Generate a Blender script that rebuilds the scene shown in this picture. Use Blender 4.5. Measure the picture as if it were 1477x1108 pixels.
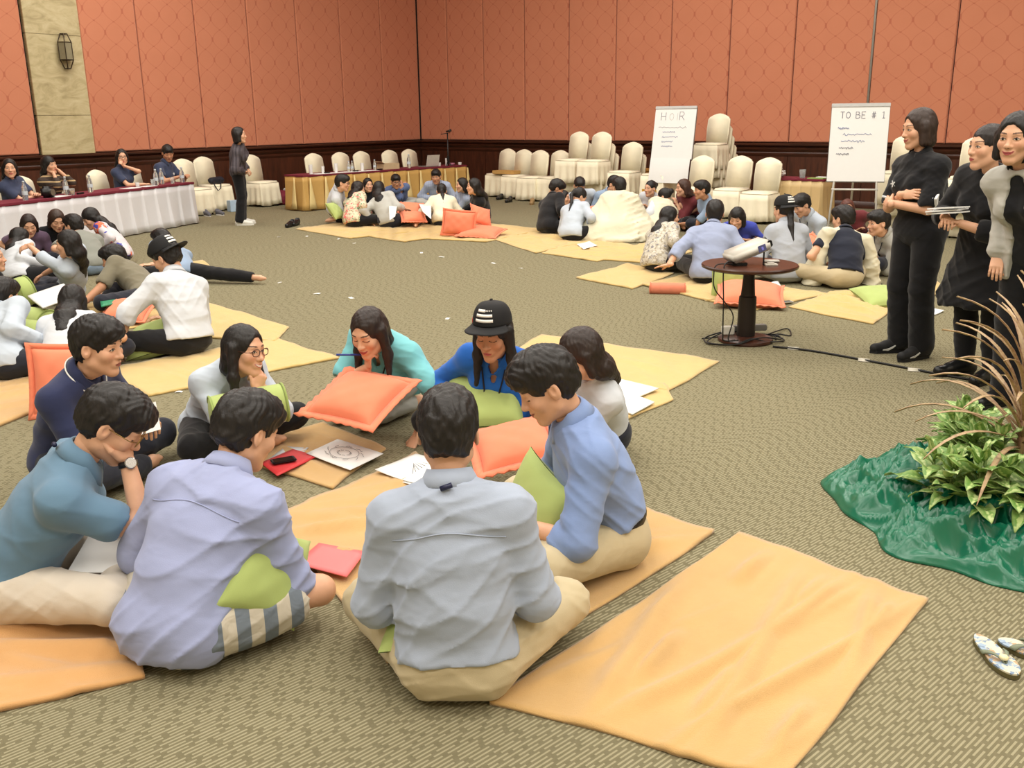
import bpy, bmesh, math, random
import numpy as np
from mathutils import Vector, Matrix
from mathutils.bvhtree import BVHTree

for _o in list(bpy.data.objects):
    bpy.data.objects.remove(_o, do_unlink=True)
SC = bpy.context.scene
COL = SC.collection

# ------------------------------------------------------------------ camera
CAM_F = 1360.0            # focal length in pixels of the 1477 x 1108 frame
CAM_H = 1.62
PITCH = math.atan(386 / 1360.0)
ROLL = 0.0117
_cp, _sp = math.cos(PITCH), math.sin(PITCH)
C_FW = np.array([0, _cp, -_sp])
_up0 = np.array([0, _sp, _cp]); _rt0 = np.array([1.0, 0, 0])
C_RT = math.cos(ROLL) * _rt0 - math.sin(ROLL) * _up0
C_UP = math.sin(ROLL) * _rt0 + math.cos(ROLL) * _up0
C_POS = np.array([0, 0, CAM_H])
cam_data = bpy.data.cameras.new('camera')
cam_data.sensor_fit = 'HORIZONTAL'
cam_data.sensor_width = 36.0
cam_data.lens = CAM_F / 1477.0 * 36.0
cam_data.clip_start = 0.05
cam_data.clip_end = 200
cam = bpy.data.objects.new('camera', cam_data)
COL.objects.link(cam)
_m = Matrix.Identity(4)
for _i in range(3):
    _m[_i][0] = C_RT[_i]; _m[_i][1] = C_UP[_i]; _m[_i][2] = -C_FW[_i]; _m[_i][3] = C_POS[_i]
cam.matrix_world = _m
SC.camera = cam

# ------------------------------------------------------------------ light and exposure
SC.view_settings.view_transform = 'Standard'
SC.view_settings.look = 'None'
SC.view_settings.gamma = 1.0
SC.view_settings.use_curve_mapping = False
SC.view_settings.exposure = 0.0
world = bpy.data.worlds.new('World')
SC.world = world
world.use_nodes = True
world.node_tree.nodes['Background'].inputs[0].default_value = (1.0, 0.95, 0.86, 1)
world.node_tree.nodes['Background'].inputs[1].default_value = 0.12

CEIL_Z = 6.6
LAMP_W = 150.0
LAMP_COL = (1.0, 0.955, 0.885)
def ceiling_lamp(x, y, w, size):
    d = bpy.data.lights.new('ceiling_lamp', 'AREA')
    d.shape = 'SQUARE'; d.size = size; d.energy = w; d.color = LAMP_COL
    o = bpy.data.objects.new('ceiling_lamp', d)
    o.location = (x, y, CEIL_Z - 0.06)
    COL.objects.link(o)
for _x in (-5.4, -1.6, 2.2, 6.0):
    for _y in (-2.0, 2.0, 6.5, 11.0, 15.0):
        if -12 + abs(_x) * 0.0 < _y and abs(_x + 2) * 0.78 + _y < 20.0 and not (_x < -4 and _y < 0):
            ceiling_lamp(_x, _y, LAMP_W, 2.4)

# ------------------------------------------------------------------ pixel -> place on the floor (or at height z)
def P(x, y, z=0.0):
    d = C_FW + C_RT * (x - 738.5) / CAM_F - C_UP * (y - 554) / CAM_F
    return C_POS + d * ((z - CAM_H) / d[2])
def ray(x, y):
    d = C_FW + C_RT * (x - 738.5) / CAM_F - C_UP * (y - 554) / CAM_F
    return d / np.linalg.norm(d)
def unit(v):
    v = np.asarray(v, float); return v / (np.linalg.norm(v) + 1e-12)
def A(*v): return np.array(v, float)
UPV = A(0, 0, 1)

# ------------------------------------------------------------------ materials
MATS = {}
def _tree(name):
    m = bpy.data.materials.new(name); m.use_nodes = True
    nt = m.node_tree
    return m, nt, nt.nodes['Principled BSDF']
def _in(b, k, v):
    if k in b.inputs: b.inputs[k].default_value = v
def srgb(*c):
    r = []
    for v in c:
        v /= 255.0
        r.append(v / 12.92 if v <= 0.04045 else ((v + 0.055) / 1.055) ** 2.4)
    return (*r, 1.0)
def mix_rgb(nt, fac, a, b):
    n = nt.nodes.new('ShaderNodeMix'); n.data_type = 'RGBA'
    for sock, v in ((n.inputs[0], fac), (n.inputs[6], a), (n.inputs[7], b)):
        if hasattr(v, 'is_output'): nt.links.new(v, sock)
        else: sock.default_value = v
    return n.outputs[2]
def noise_node(nt, scale, detail=3, vec=None, rough=0.55, dist=0.0):
    n = nt.nodes.new('ShaderNodeTexNoise')
    n.inputs['Scale'].default_value = scale; n.inputs['Detail'].default_value = detail
    n.inputs['Roughness'].default_value = rough; n.inputs['Distortion'].default_value = dist
    if vec is not None: nt.links.new(vec, n.inputs['Vector'])
    return n.outputs['Fac']
def coord(nt, kind='Object', scale=(1, 1, 1), rot=(0, 0, 0)):
    t = nt.nodes.new('ShaderNodeTexCoord'); m = nt.nodes.new('ShaderNodeMapping')
    m.inputs['Scale'].default_value = scale; m.inputs['Rotation'].default_value = rot
    nt.links.new(t.outputs[kind], m.inputs['Vector'])
    return m.outputs['Vector']
def ramp(nt, src, stops):
    r = nt.nodes.new('ShaderNodeValToRGB')
    e = r.color_ramp.elements
    while len(e) < len(stops): e.new(0.5)
    for i, (p, c) in enumerate(stops):
        e[i].position = p; e[i].color = c
    nt.links.new(src, r.inputs[0])
    return r.outputs[0]
def bump(nt, b, src, strength=0.3, dist=0.01):
    n = nt.nodes.new('ShaderNodeBump')
    n.inputs['Strength'].default_value = strength; n.inputs['Distance'].default_value = dist
    nt.links.new(src, n.inputs['Height']); nt.links.new(n.outputs[0], b.inputs['Normal'])
def math_node(nt, op, a, b=None):
    n = nt.nodes.new('ShaderNodeMath'); n.operation = op
    for i, v in enumerate((a, b)):
        if v is None: continue
        if hasattr(v, 'is_output'): nt.links.new(v, n.inputs[i])
        else: n.inputs[i].default_value = v
    return n.outputs[0]
def plain(name, rgb, rough=0.6, metal=0.0, var=0.12, scale=18, bstr=0.0, bscale=120, bdist=0.004, sheen=0.0, spec=0.4):
    """a plain colour with mild mottling and optional fine relief"""
    if name in MATS: return MATS[name]
    m, nt, b = _tree(name)
    c = srgb(*rgb)
    v = coord(nt)
    dark = tuple(x * (1 - var) for x in c[:3]) + (1,)
    lite = tuple(min(1, x * (1 + var)) for x in c[:3]) + (1,)
    nt.links.new(mix_rgb(nt, noise_node(nt, scale, 3, v), dark, lite), b.inputs['Base Color'])
    _in(b, 'Roughness', rough); _in(b, 'Metallic', metal); _in(b, 'Specular IOR Level', spec)
    if sheen: _in(b, 'Sheen Weight', sheen)
    if bstr: bump(nt, b, noise_node(nt, bscale, 2, v), bstr, bdist)
    MATS[name] = m
    return m
def cloth(name, rgb, rough=0.85, var=0.07, wr=0.35):
    """woven garment cloth: faint mottling, folds in the relief and a fine weave"""
    if name in MATS: return MATS[name]
    m, nt, b = _tree(name)
    c = srgb(*rgb); v = coord(nt)
    dark = tuple(x * (1 - var) for x in c[:3]) + (1,)
    lite = tuple(min(1, x * (1 + var)) for x in c[:3]) + (1,)
    nt.links.new(mix_rgb(nt, noise_node(nt, 9, 4, v), dark, lite), b.inputs['Base Color'])
    _in(b, 'Roughness', rough); _in(b, 'Specular IOR Level', 0.2); _in(b, 'Sheen Weight', 0.15)
    v2 = coord(nt, 'Object', (1, 1, 1.7), (0.5, 0.3, 0))
    h = math_node(nt, 'ADD', noise_node(nt, 8, 2, v2, 0.45, 0.3), math_node(nt, 'MULTIPLY', noise_node(nt, 420, 1, v), 0.05))
    bump(nt, b, h, wr, 0.022)
    MATS[name] = m
    return m

# ------------------------------------------------------------------ object helpers
def tag(o, label=None, cat=None, group=None, kind=None):
    if label: o['label'] = label
    if cat: o['category'] = cat
    if group: o['group'] = group
    if kind: o['kind'] = kind
    return o
def empty(name, loc, rz=0.0):
    o = bpy.data.objects.new(name, None); COL.objects.link(o)
    o.empty_display_size = 0.1
    o.location = tuple(loc); o.rotation_euler = (0, 0, rz)
    return o
def link(name, me, mat=None, parent=None, loc=None):
    o = bpy.data.objects.new(name, me); COL.objects.link(o)
    if mat is not None and len(me.materials) == 0: me.materials.append(mat)
    if parent is not None: o.parent = parent
    if loc is not None: o.location = tuple(loc)
    return o
def mesh_np(name, verts, quads, smooth=True, tris=None):
    """numpy vertices and quads (n x 4) and/or triangles (n x 3) to a mesh"""
    me = bpy.data.meshes.new(name)
    verts = np.asarray(verts, np.float32)
    me.vertices.add(len(verts)); me.vertices.foreach_set('co', verts.ravel())
    loops, starts = [], []
    n = 0
    for arr, k in ((quads, 4), (tris, 3)):
        if arr is None or len(arr) == 0: continue
        arr = np.asarray(arr, np.int32)
        loops.append(arr.ravel()); starts.append(n + np.arange(len(arr), dtype=np.int32) * k); n += arr.size
    loops = np.concatenate(loops); starts = np.concatenate(starts)
    me.loops.add(len(loops)); me.loops.foreach_set('vertex_index', loops)
    me.polygons.add(len(starts)); me.polygons.foreach_set('loop_start', starts)
    me.update(calc_edges=True)
    me.validate()
    if smooth: me.polygons.foreach_set('use_smooth', np.ones(len(me.polygons), bool))
    me.update()
    return me
def copy_tree(o, parent=None):
    c = o.copy(); COL.objects.link(c)
    if parent is not None: c.parent = parent
    for ch in list(o.children): copy_tree(ch, c)
    return c

class MB:
    """collects boxes, tubes, lathes and sheets for ONE mesh"""
    def __init__(s): s.v = []; s.f = []
    def add(s, vs, fs):
        n = len(s.v); s.v += [tuple(map(float, x)) for x in vs]; s.f += [tuple(i + n for i in f) for f in fs]; return s
    def box(s, lo, hi, R=None, t=None):
        x0, y0, z0 = lo; x1, y1, z1 = hi
        vs = [A(x, y, z) for z in (z0, z1) for x, y in ((x0, y0), (x1, y0), (x1, y1), (x0, y1))]
        if R is not None: vs = [R @ v for v in vs]
        if t is not None: vs = [v + np.asarray(t) for v in vs]
        return s.add(vs, [(3, 2, 1, 0), (4, 5, 6, 7), (0, 1, 5, 4), (1, 2, 6, 5), (2, 3, 7, 6), (3, 0, 4, 7)])
    def tube(s, pts, r, n=8, caps=True):
        pts = [np.asarray(p, float) for p in pts]; m = len(pts)
        rs = r if hasattr(r, '__len__') else [r] * m
        vs = []; prev = None
        for i, p in enumerate(pts):
            t = unit(pts[min(i + 1, m - 1)] - pts[max(i - 1, 0)])
            if prev is None:
                a = A(0, 0, 1) if abs(t[2]) < 0.9 else A(1, 0, 0)
                u = unit(np.cross(t, a))
            else:
                u = unit(prev - t * (prev @ t))
            prev = u; w = np.cross(t, u)
            for k in range(n):
                q = 2 * math.pi * k / n
                vs.append(p + (u * math.cos(q) + w * math.sin(q)) * rs[i])
        fs = [(i * n + k, i * n + (k + 1) % n, (i + 1) * n + (k + 1) % n, (i + 1) * n + k) for i in range(m - 1) for k in range(n)]
        if caps: fs += [tuple(range(n - 1, -1, -1)), tuple((m - 1) * n + k for k in range(n))]
        return s.add(vs, fs)
    def lathe(s, prof, n=24, c=(0, 0, 0), sx=1.0, sy=1.0):
        """prof: list of (radius, z) from bottom to top"""
        vs = [(c[0] + r * math.cos(2 * math.pi * k / n) * sx, c[1] + r * math.sin(2 * math.pi * k / n) * sy, c[2] + z) for r, z in prof for k in range(n)]
        m = len(prof)
        fs = [(i * n + k, i * n + (k + 1) % n, (i + 1) * n + (k + 1) % n, (i + 1) * n + k) for i in range(m - 1) for k in range(n)]
        fs += [tuple(range(n - 1, -1, -1)), tuple((m - 1) * n + k for k in range(n))]
        return s.add(vs, fs)
    def grid(s, F, nu, nv, closed_u=False):
        vs = [F(i / (nu if closed_u else nu - 1), j / (nv - 1)) for j in range(nv) for i in range(nu)]
        fs = []
        for j in range(nv - 1):
            for i in range(nu if closed_u else nu - 1):
                a = j * nu + i; b = j * nu + (i + 1) % nu
                fs.append((a, b, b + nu, a + nu))
        return s.add(vs, fs)
    def prism(s, outline, lo, hi, axis=1):
        """outline: 2D points (ccw) extruded along an axis between lo and hi"""
        n = len(outline)
        def pt(p, h):
            q = [0, 0, 0]; ax = [i for i in range(3) if i != axis]
            q[ax[0]], q[ax[1]], q[axis] = p[0], p[1], h
            return q
        vs = [pt(p, lo) for p in outline] + [pt(p, hi) for p in outline]
        fs = [tuple(range(n)), tuple(range(2 * n - 1, n - 1, -1))] + [((i + 1) % n, i, n + i, n + (i + 1) % n) for i in range(n)]
        return s.add(vs, fs)
    def mesh(s, name, smooth=False, bevel=0.0, seg=2, fix=True, thick=0.0):
        me = bpy.data.meshes.new(name); me.from_pydata(s.v, [], s.f)
        bm = bmesh.new(); bm.from_mesh(me)
        if fix: bmesh.ops.recalc_face_normals(bm, faces=bm.faces)
        if thick: bmesh.ops.solidify(bm, geom=list(bm.faces), thickness=thick)
        if bevel: bmesh.ops.bevel(bm, geom=[e for e in bm.edges if e.is_manifold and e.calc_face_angle(0) > 0.5], offset=bevel, segments=seg, affect='EDGES', clamp_overlap=True)
        bm.to_mesh(me); bm.free()
        for p in me.polygons: p.use_smooth = smooth
        me.update()
        return me
    def obj(s, name, mat, parent=None, loc=None, **k):
        return link(name, s.mesh(name, **k), mat, parent, loc)
def rotz(a):
    c, s_ = math.cos(a), math.sin(a); return np.array([[c, -s_, 0], [s_, c, 0], [0, 0, 1.0]])
def rotx(a):
    c, s_ = math.cos(a), math.sin(a); return np.array([[1.0, 0, 0], [0, c, -s_], [0, s_, c]])
def roty(a):
    c, s_ = math.cos(a), math.sin(a); return np.array([[c, 0, s_], [0, 1.0, 0], [-s_, 0, c]])
def auto_smooth(o, ang=0.7):
    me = o.data
    for p in me.polygons: p.use_smooth = True
    bm = bmesh.new(); bm.from_mesh(me)
    for e in bm.edges:
        if e.is_manifold and e.calc_face_angle(0) > ang: e.smooth = False
    bm.to_mesh(me); bm.free()
    return o
# ================================================================== THE ROOM
RAIL_Z = 1.085
K = P(607, 203, RAIL_Z); K[2] = 0
L_ANG, R_ANG = math.radians(233.5), math.radians(321.5)
LD = A(math.cos(L_ANG), math.sin(L_ANG), 0); RD = A(math.cos(R_ANG), math.sin(R_ANG), 0)
LN = A(math.cos(L_ANG + math.pi / 2), math.sin(L_ANG + math.pi / 2), 0)      # into the room from the left wall
RN = A(math.cos(R_ANG - math.pi / 2), math.sin(R_ANG - math.pi / 2), 0)      # into the room from the right wall
ROOM = 22.0

def mat_carpet():
    m, nt, b = _tree('carpet')
    v = coord(nt, 'Object', (1, 1, 1), (0, 0, math.radians(-42)))
    sep = nt.nodes.new('ShaderNodeSeparateXYZ'); nt.links.new(v, sep.inputs[0])
    X, Y = sep.outputs[0], sep.outputs[1]
    # thin pale dashes in rows, each row shifted by its own amount
    row = math_node(nt, 'MULTIPLY', Y, 1 / 0.0135)
    ri = math_node(nt, 'FLOOR', row); rf = math_node(nt, 'FRACT', row)
    wn = nt.nodes.new('ShaderNodeTexWhiteNoise'); wn.noise_dimensions = '1D'; nt.links.new(ri, wn.inputs['W']); shift = wn.outputs['Value']
    cf = math_node(nt, 'FRACT', math_node(nt, 'ADD', math_node(nt, 'MULTIPLY', X, 1 / 0.088), shift))
    in_row = math_node(nt, 'LESS_THAN', math_node(nt, 'ABSOLUTE', math_node(nt, 'SUBTRACT', rf, 0.5)), 0.22)
    in_col = math_node(nt, 'LESS_THAN', math_node(nt, 'ABSOLUTE', math_node(nt, 'SUBTRACT', cf, 0.5)), 0.40)
    dash = math_node(nt, 'MULTIPLY', in_row, in_col)
    n = noise_node(nt, 40.0, 3, v)
    base = mix_rgb(nt, n, srgb(106, 100, 76), srgb(126, 119, 95))
    lite = mix_rgb(nt, n, srgb(162, 155, 124), srgb(184, 177, 148))
    fuzz = noise_node(nt, 260, 2, v)
    colr = mix_rgb(nt, math_node(nt, 'MULTIPLY', dash, 0.66), base, lite)
    colr = mix_rgb(nt, math_node(nt, 'MULTIPLY', fuzz, 0.3), colr, srgb(84, 78, 60))
    nt.links.new(colr, b.inputs['Base Color'])
    _in(b, 'Roughness', 0.97); _in(b, 'Specular IOR Level', 0.1)
    bump(nt, b, math_node(nt, 'ADD', math_node(nt, 'MULTIPLY', dash, 0.5), fuzz), 0.5, 0.004)
    return m
def mat_fabric_wall():
    """orange wall fabric with a woven lattice of diamonds and little knots"""
    m, nt, b = _tree('orange_wall_fabric')
    v = coord(nt, 'UV')
    sep = nt.nodes.new('ShaderNodeSeparateXYZ'); nt.links.new(v, sep.inputs[0])
    U, V = sep.outputs[0], sep.outputs[1]
    w = noise_node(nt, 2.0, 2, v)
    def tri(x, per):
        f = math_node(nt, 'FRACT', math_node(nt, 'MULTIPLY', x, 1 / per))
        return math_node(nt, 'ABSOLUTE', math_node(nt, 'SUBTRACT', f, 0.5))
    sU = math_node(nt, 'MULTIPLY', math_node(nt, 'SINE', math_node(nt, 'MULTIPLY', V, 2 * math.pi / 0.36)), 0.035)
    a = tri(math_node(nt, 'ADD', math_node(nt, 'ADD', U, V), sU), 0.36)
    c = tri(math_node(nt, 'SUBTRACT', math_node(nt, 'SUBTRACT', U, V), sU), 0.36)
    la = math_node(nt, 'LESS_THAN', a, 0.030); lc = math_node(nt, 'LESS_THAN', c, 0.030)
    lat = math_node(nt, 'MAXIMUM', la, lc)
    knot = math_node(nt, 'LESS_THAN', math_node(nt, 'ADD', a, c), 0.10)
    motif = math_node(nt, 'MAXIMUM', math_node(nt, 'MULTIPLY', lat, 0.34), math_node(nt, 'MULTIPLY', knot, 0.75))
    base = mix_rgb(nt, w, srgb(190, 120, 90), srgb(198, 128, 98))
    weave = noise_node(nt, 150, 2, v)
    col = mix_rgb(nt, motif, base, srgb(166, 88, 66))
    col = mix_rgb(nt, math_node(nt, 'MULTIPLY', weave, 0.18), col, srgb(222, 150, 116))
    nt.links.new(col, b.inputs['Base Color'])
    _in(b, 'Roughness', 0.8); _in(b, 'Sheen Weight', 0.25); _in(b, 'Specular IOR Level', 0.25)
    bump(nt, b, weave, 0.15, 0.003)
    return m
def mat_wood(name, c0, c1, rough=0.4, scale=(1, 1, 1), spec=0.4):
    if name in MATS: return MATS[name]
    m, nt, b = _tree(name)
    v = coord(nt, 'Object', scale)
    n = noise_node(nt, 6, 5, v, 0.6, 0.6)
    nt.links.new(ramp(nt, n, [(0.3, srgb(*c0)), (0.7, srgb(*c1))]), b.inputs['Base Color'])
    _in(b, 'Roughness', rough); _in(b, 'Specular IOR Level', spec)
    bump(nt, b, n, 0.08, 0.003)
    MATS[name] = m
    return m
def mat_stone():
    m, nt, b = _tree('cream_marble')
    v = coord(nt, 'Object', (1, 1, 2.2))
    n = noise_node(nt, 2.2, 7, v, 0.65, 1.6)
    nt.links.new(ramp(nt, n, [(0.25, srgb(150, 136, 98)), (0.5, srgb(186, 172, 132)), (0.75, srgb(204, 193, 156))]), b.inputs['Base Color'])
    _in(b, 'Roughness', 0.45)
    return m
M_CARPET = mat_carpet(); M_FABRIC = mat_fabric_wall(); M_STONE = mat_stone()
M_WAINS = mat_wood('dark_mahogany', (52, 27, 17), (84, 44, 27), 0.42, (3, 3, 0.35))
M_RAIL = mat_wood('mahogany_rail', (44, 23, 15), (70, 36, 23), 0.3, (0.5, 0.5, 4))
M_CREAM = plain('painted_plaster', (214, 204, 182), 0.9, var=0.03)
M_DARKGAP = plain('shadow_gap', (22, 14, 11), 0.9)
M_METAL = plain('brushed_metal', (150, 146, 138), 0.35, 0.9)

# floor, ceiling and the two walls behind the camera
_c = [K, K + LD * ROOM, K + LD * ROOM + RD * ROOM, K + RD * ROOM]
def slab(name, z0, z1, mat):
    b_ = MB(); n = 4
    cc = [c - (LD + RD) * -0.0 for c in _c]
    b_.add([(*c[:2], z0) for c in cc] + [(*c[:2], z1) for c in cc], [(0, 1, 2, 3), (7, 6, 5, 4)] + [(i, i + 4, (i + 1) % 4 + 4, (i + 1) % 4) for i in range(4)])
    return tag(b_.obj(name, mat), kind='structure')
slab('floor', -0.1, 0.0, M_CARPET)
tag(bpy.data.objects['floor'], 'olive brown carpet with rows of short pale dashes')
slab('ceiling', CEIL_Z, CEIL_Z + 0.1, M_CREAM)
def wall_slab(name, a, b, nrm, mat, th=0.12):
    o = MB()
    a0, b0 = a - nrm * th, b - nrm * th
    o.add([a, b, b0, a0] + [p + UPV * CEIL_Z for p in (a, b, b0, a0)], [(3, 2, 1, 0), (4, 5, 6, 7), (0, 1, 5, 4), (1, 2, 6, 5), (2, 3, 7, 6), (3, 0, 4, 7)])
    return tag(o.obj(name, mat), kind='structure')
WL = wall_slab('wall_left', K, K + LD * ROOM, LN, M_DARKGAP)
WR = wall_slab('wall_right', K, K + RD * ROOM, RN, M_DARKGAP)
wall_slab('wall_front', K + LD * ROOM, K + LD * ROOM + RD * ROOM, -LD, M_CREAM)
wall_slab('wall_back', K + RD * ROOM, K + LD * ROOM + RD * ROOM, -RD, M_CREAM)
tag(WL, 'left wall of orange fabric panels over dark wood wainscot')
tag(WR, 'right wall of orange fabric panels over dark wood wainscot')

def padded_panel(parent, O, D, N, t0, t1, z0, z1, mat, th=0.045, soft=0.02, name='fabric_panel'):
    """an upholstered panel: flat face with softly rounded edges, uv in metres"""
    g = 0.006
    us = [t0 + g, t0 + g + soft * 0.3, t0 + g + soft, t1 - g - soft, t1 - g - soft * 0.3, t1 - g]
    hs = [0.0, 0.72, 1.0, 1.0, 0.72, 0.0]
    vs = [z0 + g, z0 + g + soft * 0.3, z0 + g + soft, z1 - g - soft, z1 - g - soft * 0.3, z1 - g]
    verts, faces = [], []
    for j, z in enumerate(vs):
        for i, u in enumerate(us):
            h = th * min(hs[i], hs[j]) + 0.002
            verts.append(O + D * u + N * h + UPV * z)
    for j in range(5):
        for i in range(5):
            a = j * 6 + i; faces.append((a, a + 1, a + 7, a + 6))
    me = bpy.data.meshes.new(name); me.from_pydata([tuple(p) for p in verts], [], faces)
    uv = me.uv_layers.new(name='UVMap')
    for li, l in enumerate(me.loops):
        j, i = divmod(l.vertex_index, 6)
        uv.data[li].uv = (us[i], vs[j])
    bm = bmesh.new(); bm.from_mesh(me)
    want = Vector(tuple(N))
    for f in bm.faces:
        if f.normal.dot(want) < 0: f.normal_flip()
        f.smooth = False
    bm.to_mesh(me); bm.free()
    return link(name, me, mat, parent)
R_SEAMS = [0.03, 0.9, 1.9, 2.97, 4.05, 5.12, 6.28, 7.42, 8.58, 9.86, 11.08, 12.3, 13.5, 14.7]
L_SEAMS = [0.03, 1.18, 2.33, 3.46, 4.6, 5.72, 6.83, 7.83]
L_SEAMS2 = [8.72, 9.85, 11.0, 12.1]
_k = 1.07
R_SEAMS, L_SEAMS, L_SEAMS2 = [[t * _k for t in S] for S in (R_SEAMS, L_SEAMS, L_SEAMS2)]
for S, D, N, par in ((R_SEAMS, RD, RN, WR), (L_SEAMS, LD, LN, WL), (L_SEAMS2, LD, LN, WL)):
    for a, b in zip(S, S[1:]):
        padded_panel(par, K, D, N, a, b, RAIL_Z + 0.02, CEIL_Z - 0.02, M_FABRIC)
# wainscot panels and moulded rail, skirting
def wall_box(name, par, D, N, t0, t1, z0, z1, d0, d1, mat, bevel=0.0):
    o = MB()
    p = [K + D * t + N * d for t, d in ((t0, d0), (t1, d0), (t1, d1), (t0, d1))]
    o.add([q + UPV * z0 for q in p] + [q + UPV * z1 for q in p], [(3, 2, 1, 0), (4, 5, 6, 7), (0, 1, 5, 4), (1, 2, 6, 5), (2, 3, 7, 6), (3, 0, 4, 7)])
    return o.obj(name, mat, par, bevel=bevel)
for S, D, N, par in ((R_SEAMS, RD, RN, WR), (L_SEAMS + L_SEAMS2, LD, LN, WL)):
    for a, b in zip(S, S[1:]):
        wall_box('wainscot_panel', par, D, N, a + 0.004, b - 0.004, 0.02, RAIL_Z - 0.20, 0.0, 0.03, M_WAINS, 0.004)
def moulding(name, D, N, t1, prof, mat):
    o = MB()
    n = len(prof)
    vs = [K + D * t + N * d + UPV * z for t in (0.0, t1) for d, z in prof]
    o.add(vs, [(i, i + 1, n + i + 1, n + i) for i in range(n - 1)] + [tuple(range(n)), tuple(range(2 * n - 1, n - 1, -1))])
    ob = o.obj(name, mat)
    return tag(auto_smooth(ob, 0.9), kind='structure')
PROF = [(d, z - 0.035) for d, z in [(0.0, 0.90), (0.035, 0.90), (0.045, 0.93), (0.05, 0.96), (0.04, 0.975), (0.055, 1.0), (0.075, 1.03), (0.075, 1.05), (0.05, 1.06),
        (0.06, 1.075), (0.1, 1.095), (0.1, 1.125), (0.085, 1.135), (0.0, 1.135)]]
tag(moulding('trim_1', LD, LN, 14.0, PROF, M_RAIL), 'moulded dark wood chair rail on the left wall')
tag(moulding('trim_2', RD, RN, 16.0, PROF, M_RAIL), 'moulded dark wood chair rail on the right wall')
PROF2 = None
SK = [(0.0, 0.0), (0.045, 0.0), (0.045, 0.10), (0.03, 0.12), (0.0, 0.12)]
tag(moulding('baseboard_left', LD, LN, 14.0, SK, M_RAIL), 'dark wood baseboard of the left wall')
tag(moulding('baseboard_right', RD, RN, 16.0, SK, M_RAIL), 'dark wood baseboard of the right wall')
# dark gap in the corner, thin metal strip on the right wall
o = wall_box('trim_3', None, RD, RN, 0.0, 0.075, RAIL_Z, CEIL_Z, 0.0, 0.07, M_DARKGAP)
tag(o, 'thin black strip running up the room corner', kind='structure')
o = wall_box('trim_4', None, RD, RN, 9.845 * _k, 9.875 * _k, RAIL_Z + 0.015, CEIL_Z, 0.01, 0.065, M_METAL)
tag(o, 'thin pale metal strip between two fabric panels', kind='structure')
# marble pilaster built of stone slabs
o = wall_box('trim_5', None, LD, LN, 7.845 * _k, 8.705 * _k, RAIL_Z + 0.015, CEIL_Z, 0.0, 0.06, M_DARKGAP)
tag(o, 'cream marble pilaster between orange fabric panels', kind='structure')
_z = RAIL_Z + 0.015
for h in (0.62, 1.25, 1.25, 1.4):
    z1 = min(_z + h, CEIL_Z)
    b_ = wall_box('stone_slab', o, LD, LN, 7.845 * _k, 8.705 * _k, _z + 0.002, z1 - 0.002, 0.0, 0.09, M_STONE, 0.004)
    _z = z1
# ================================================================== BODIES: smooth solids from blended tapered limbs
BIG = np.float32(0.3)
def cap(a, b, ra, rb=None, R=None, sc=None):
    return ('c', np.asarray(a, float), np.asarray(b, float), float(ra), float(ra if rb is None else rb), R, sc)
def ell(c, r, R=None):
    return ('e', np.asarray(c, float), np.asarray(r, float), R)
def half(p, n):
    """solid on the side opposite to n"""
    return ('h', np.asarray(p, float), unit(n))
def p_bbox(p):
    if p[0] == 'c':
        r = max(p[3], p[4]) * (1 if p[6] is None else max(p[6]))
        return np.minimum(p[1], p[2]) - r, np.maximum(p[1], p[2]) + r
    if p[0] == 'e':
        r = max(p[2]); return p[1] - r, p[1] + r
    return None
def p_eval(p, X, Y, Z):
    if p[0] == 'c':
        _, a, b, ra, rb, R, sc = p
        dx, dy, dz = X - np.float32(a[0]), Y - np.float32(a[1]), Z - np.float32(a[2])
        ab = b - a
        if R is not None:
            q = [(dx * np.float32(R[0][i]) + dy * np.float32(R[1][i]) + dz * np.float32(R[2][i])) / np.float32(sc[i]) for i in range(3)]
            ab = (R.T @ ab) / np.asarray(sc); dx, dy, dz = q
        L2 = float(ab @ ab) + 1e-9
        t = np.clip((dx * np.float32(ab[0]) + dy * np.float32(ab[1]) + dz * np.float32(ab[2])) / np.float32(L2), 0, 1)
        ex, ey, ez = dx - t * np.float32(ab[0]), dy - t * np.float32(ab[1]), dz - t * np.float32(ab[2])
        return np.sqrt(ex * ex + ey * ey + ez * ez) - (np.float32(ra) + t * np.float32(rb - ra))
    if p[0] == 'e':
        _, c, r, R = p
        dx, dy, dz = X - np.float32(c[0]), Y - np.float32(c[1]), Z - np.float32(c[2])
        if R is not None:
            dx, dy, dz = [dx * np.float32(R[0][i]) + dy * np.float32(R[1][i]) + dz * np.float32(R[2][i]) for i in range(3)]
        qx, qy, qz = dx / np.float32(r[0]), dy / np.float32(r[1]), dz / np.float32(r[2])
        k0 = np.sqrt(qx * qx + qy * qy + qz * qz)
        k1 = np.sqrt((qx / np.float32(r[0])) ** 2 + (qy / np.float32(r[1])) ** 2 + (qz / np.float32(r[2])) ** 2) + np.float32(1e-6)
        return k0 * (k0 - 1) / k1
    _, c, n = p
    return (X - np.float32(c[0])) * np.float32(n[0]) + (Y - np.float32(c[1])) * np.float32(n[1]) + (Z - np.float32(c[2])) * np.float32(n[2])
def smin(a, b, k):
    if k <= 1e-6: return np.minimum(a, b)
    h = np.maximum(np.float32(k) - np.abs(a - b), 0) / np.float32(k)
    return np.minimum(a, b) - h * h * np.float32(k * 0.25)
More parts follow.
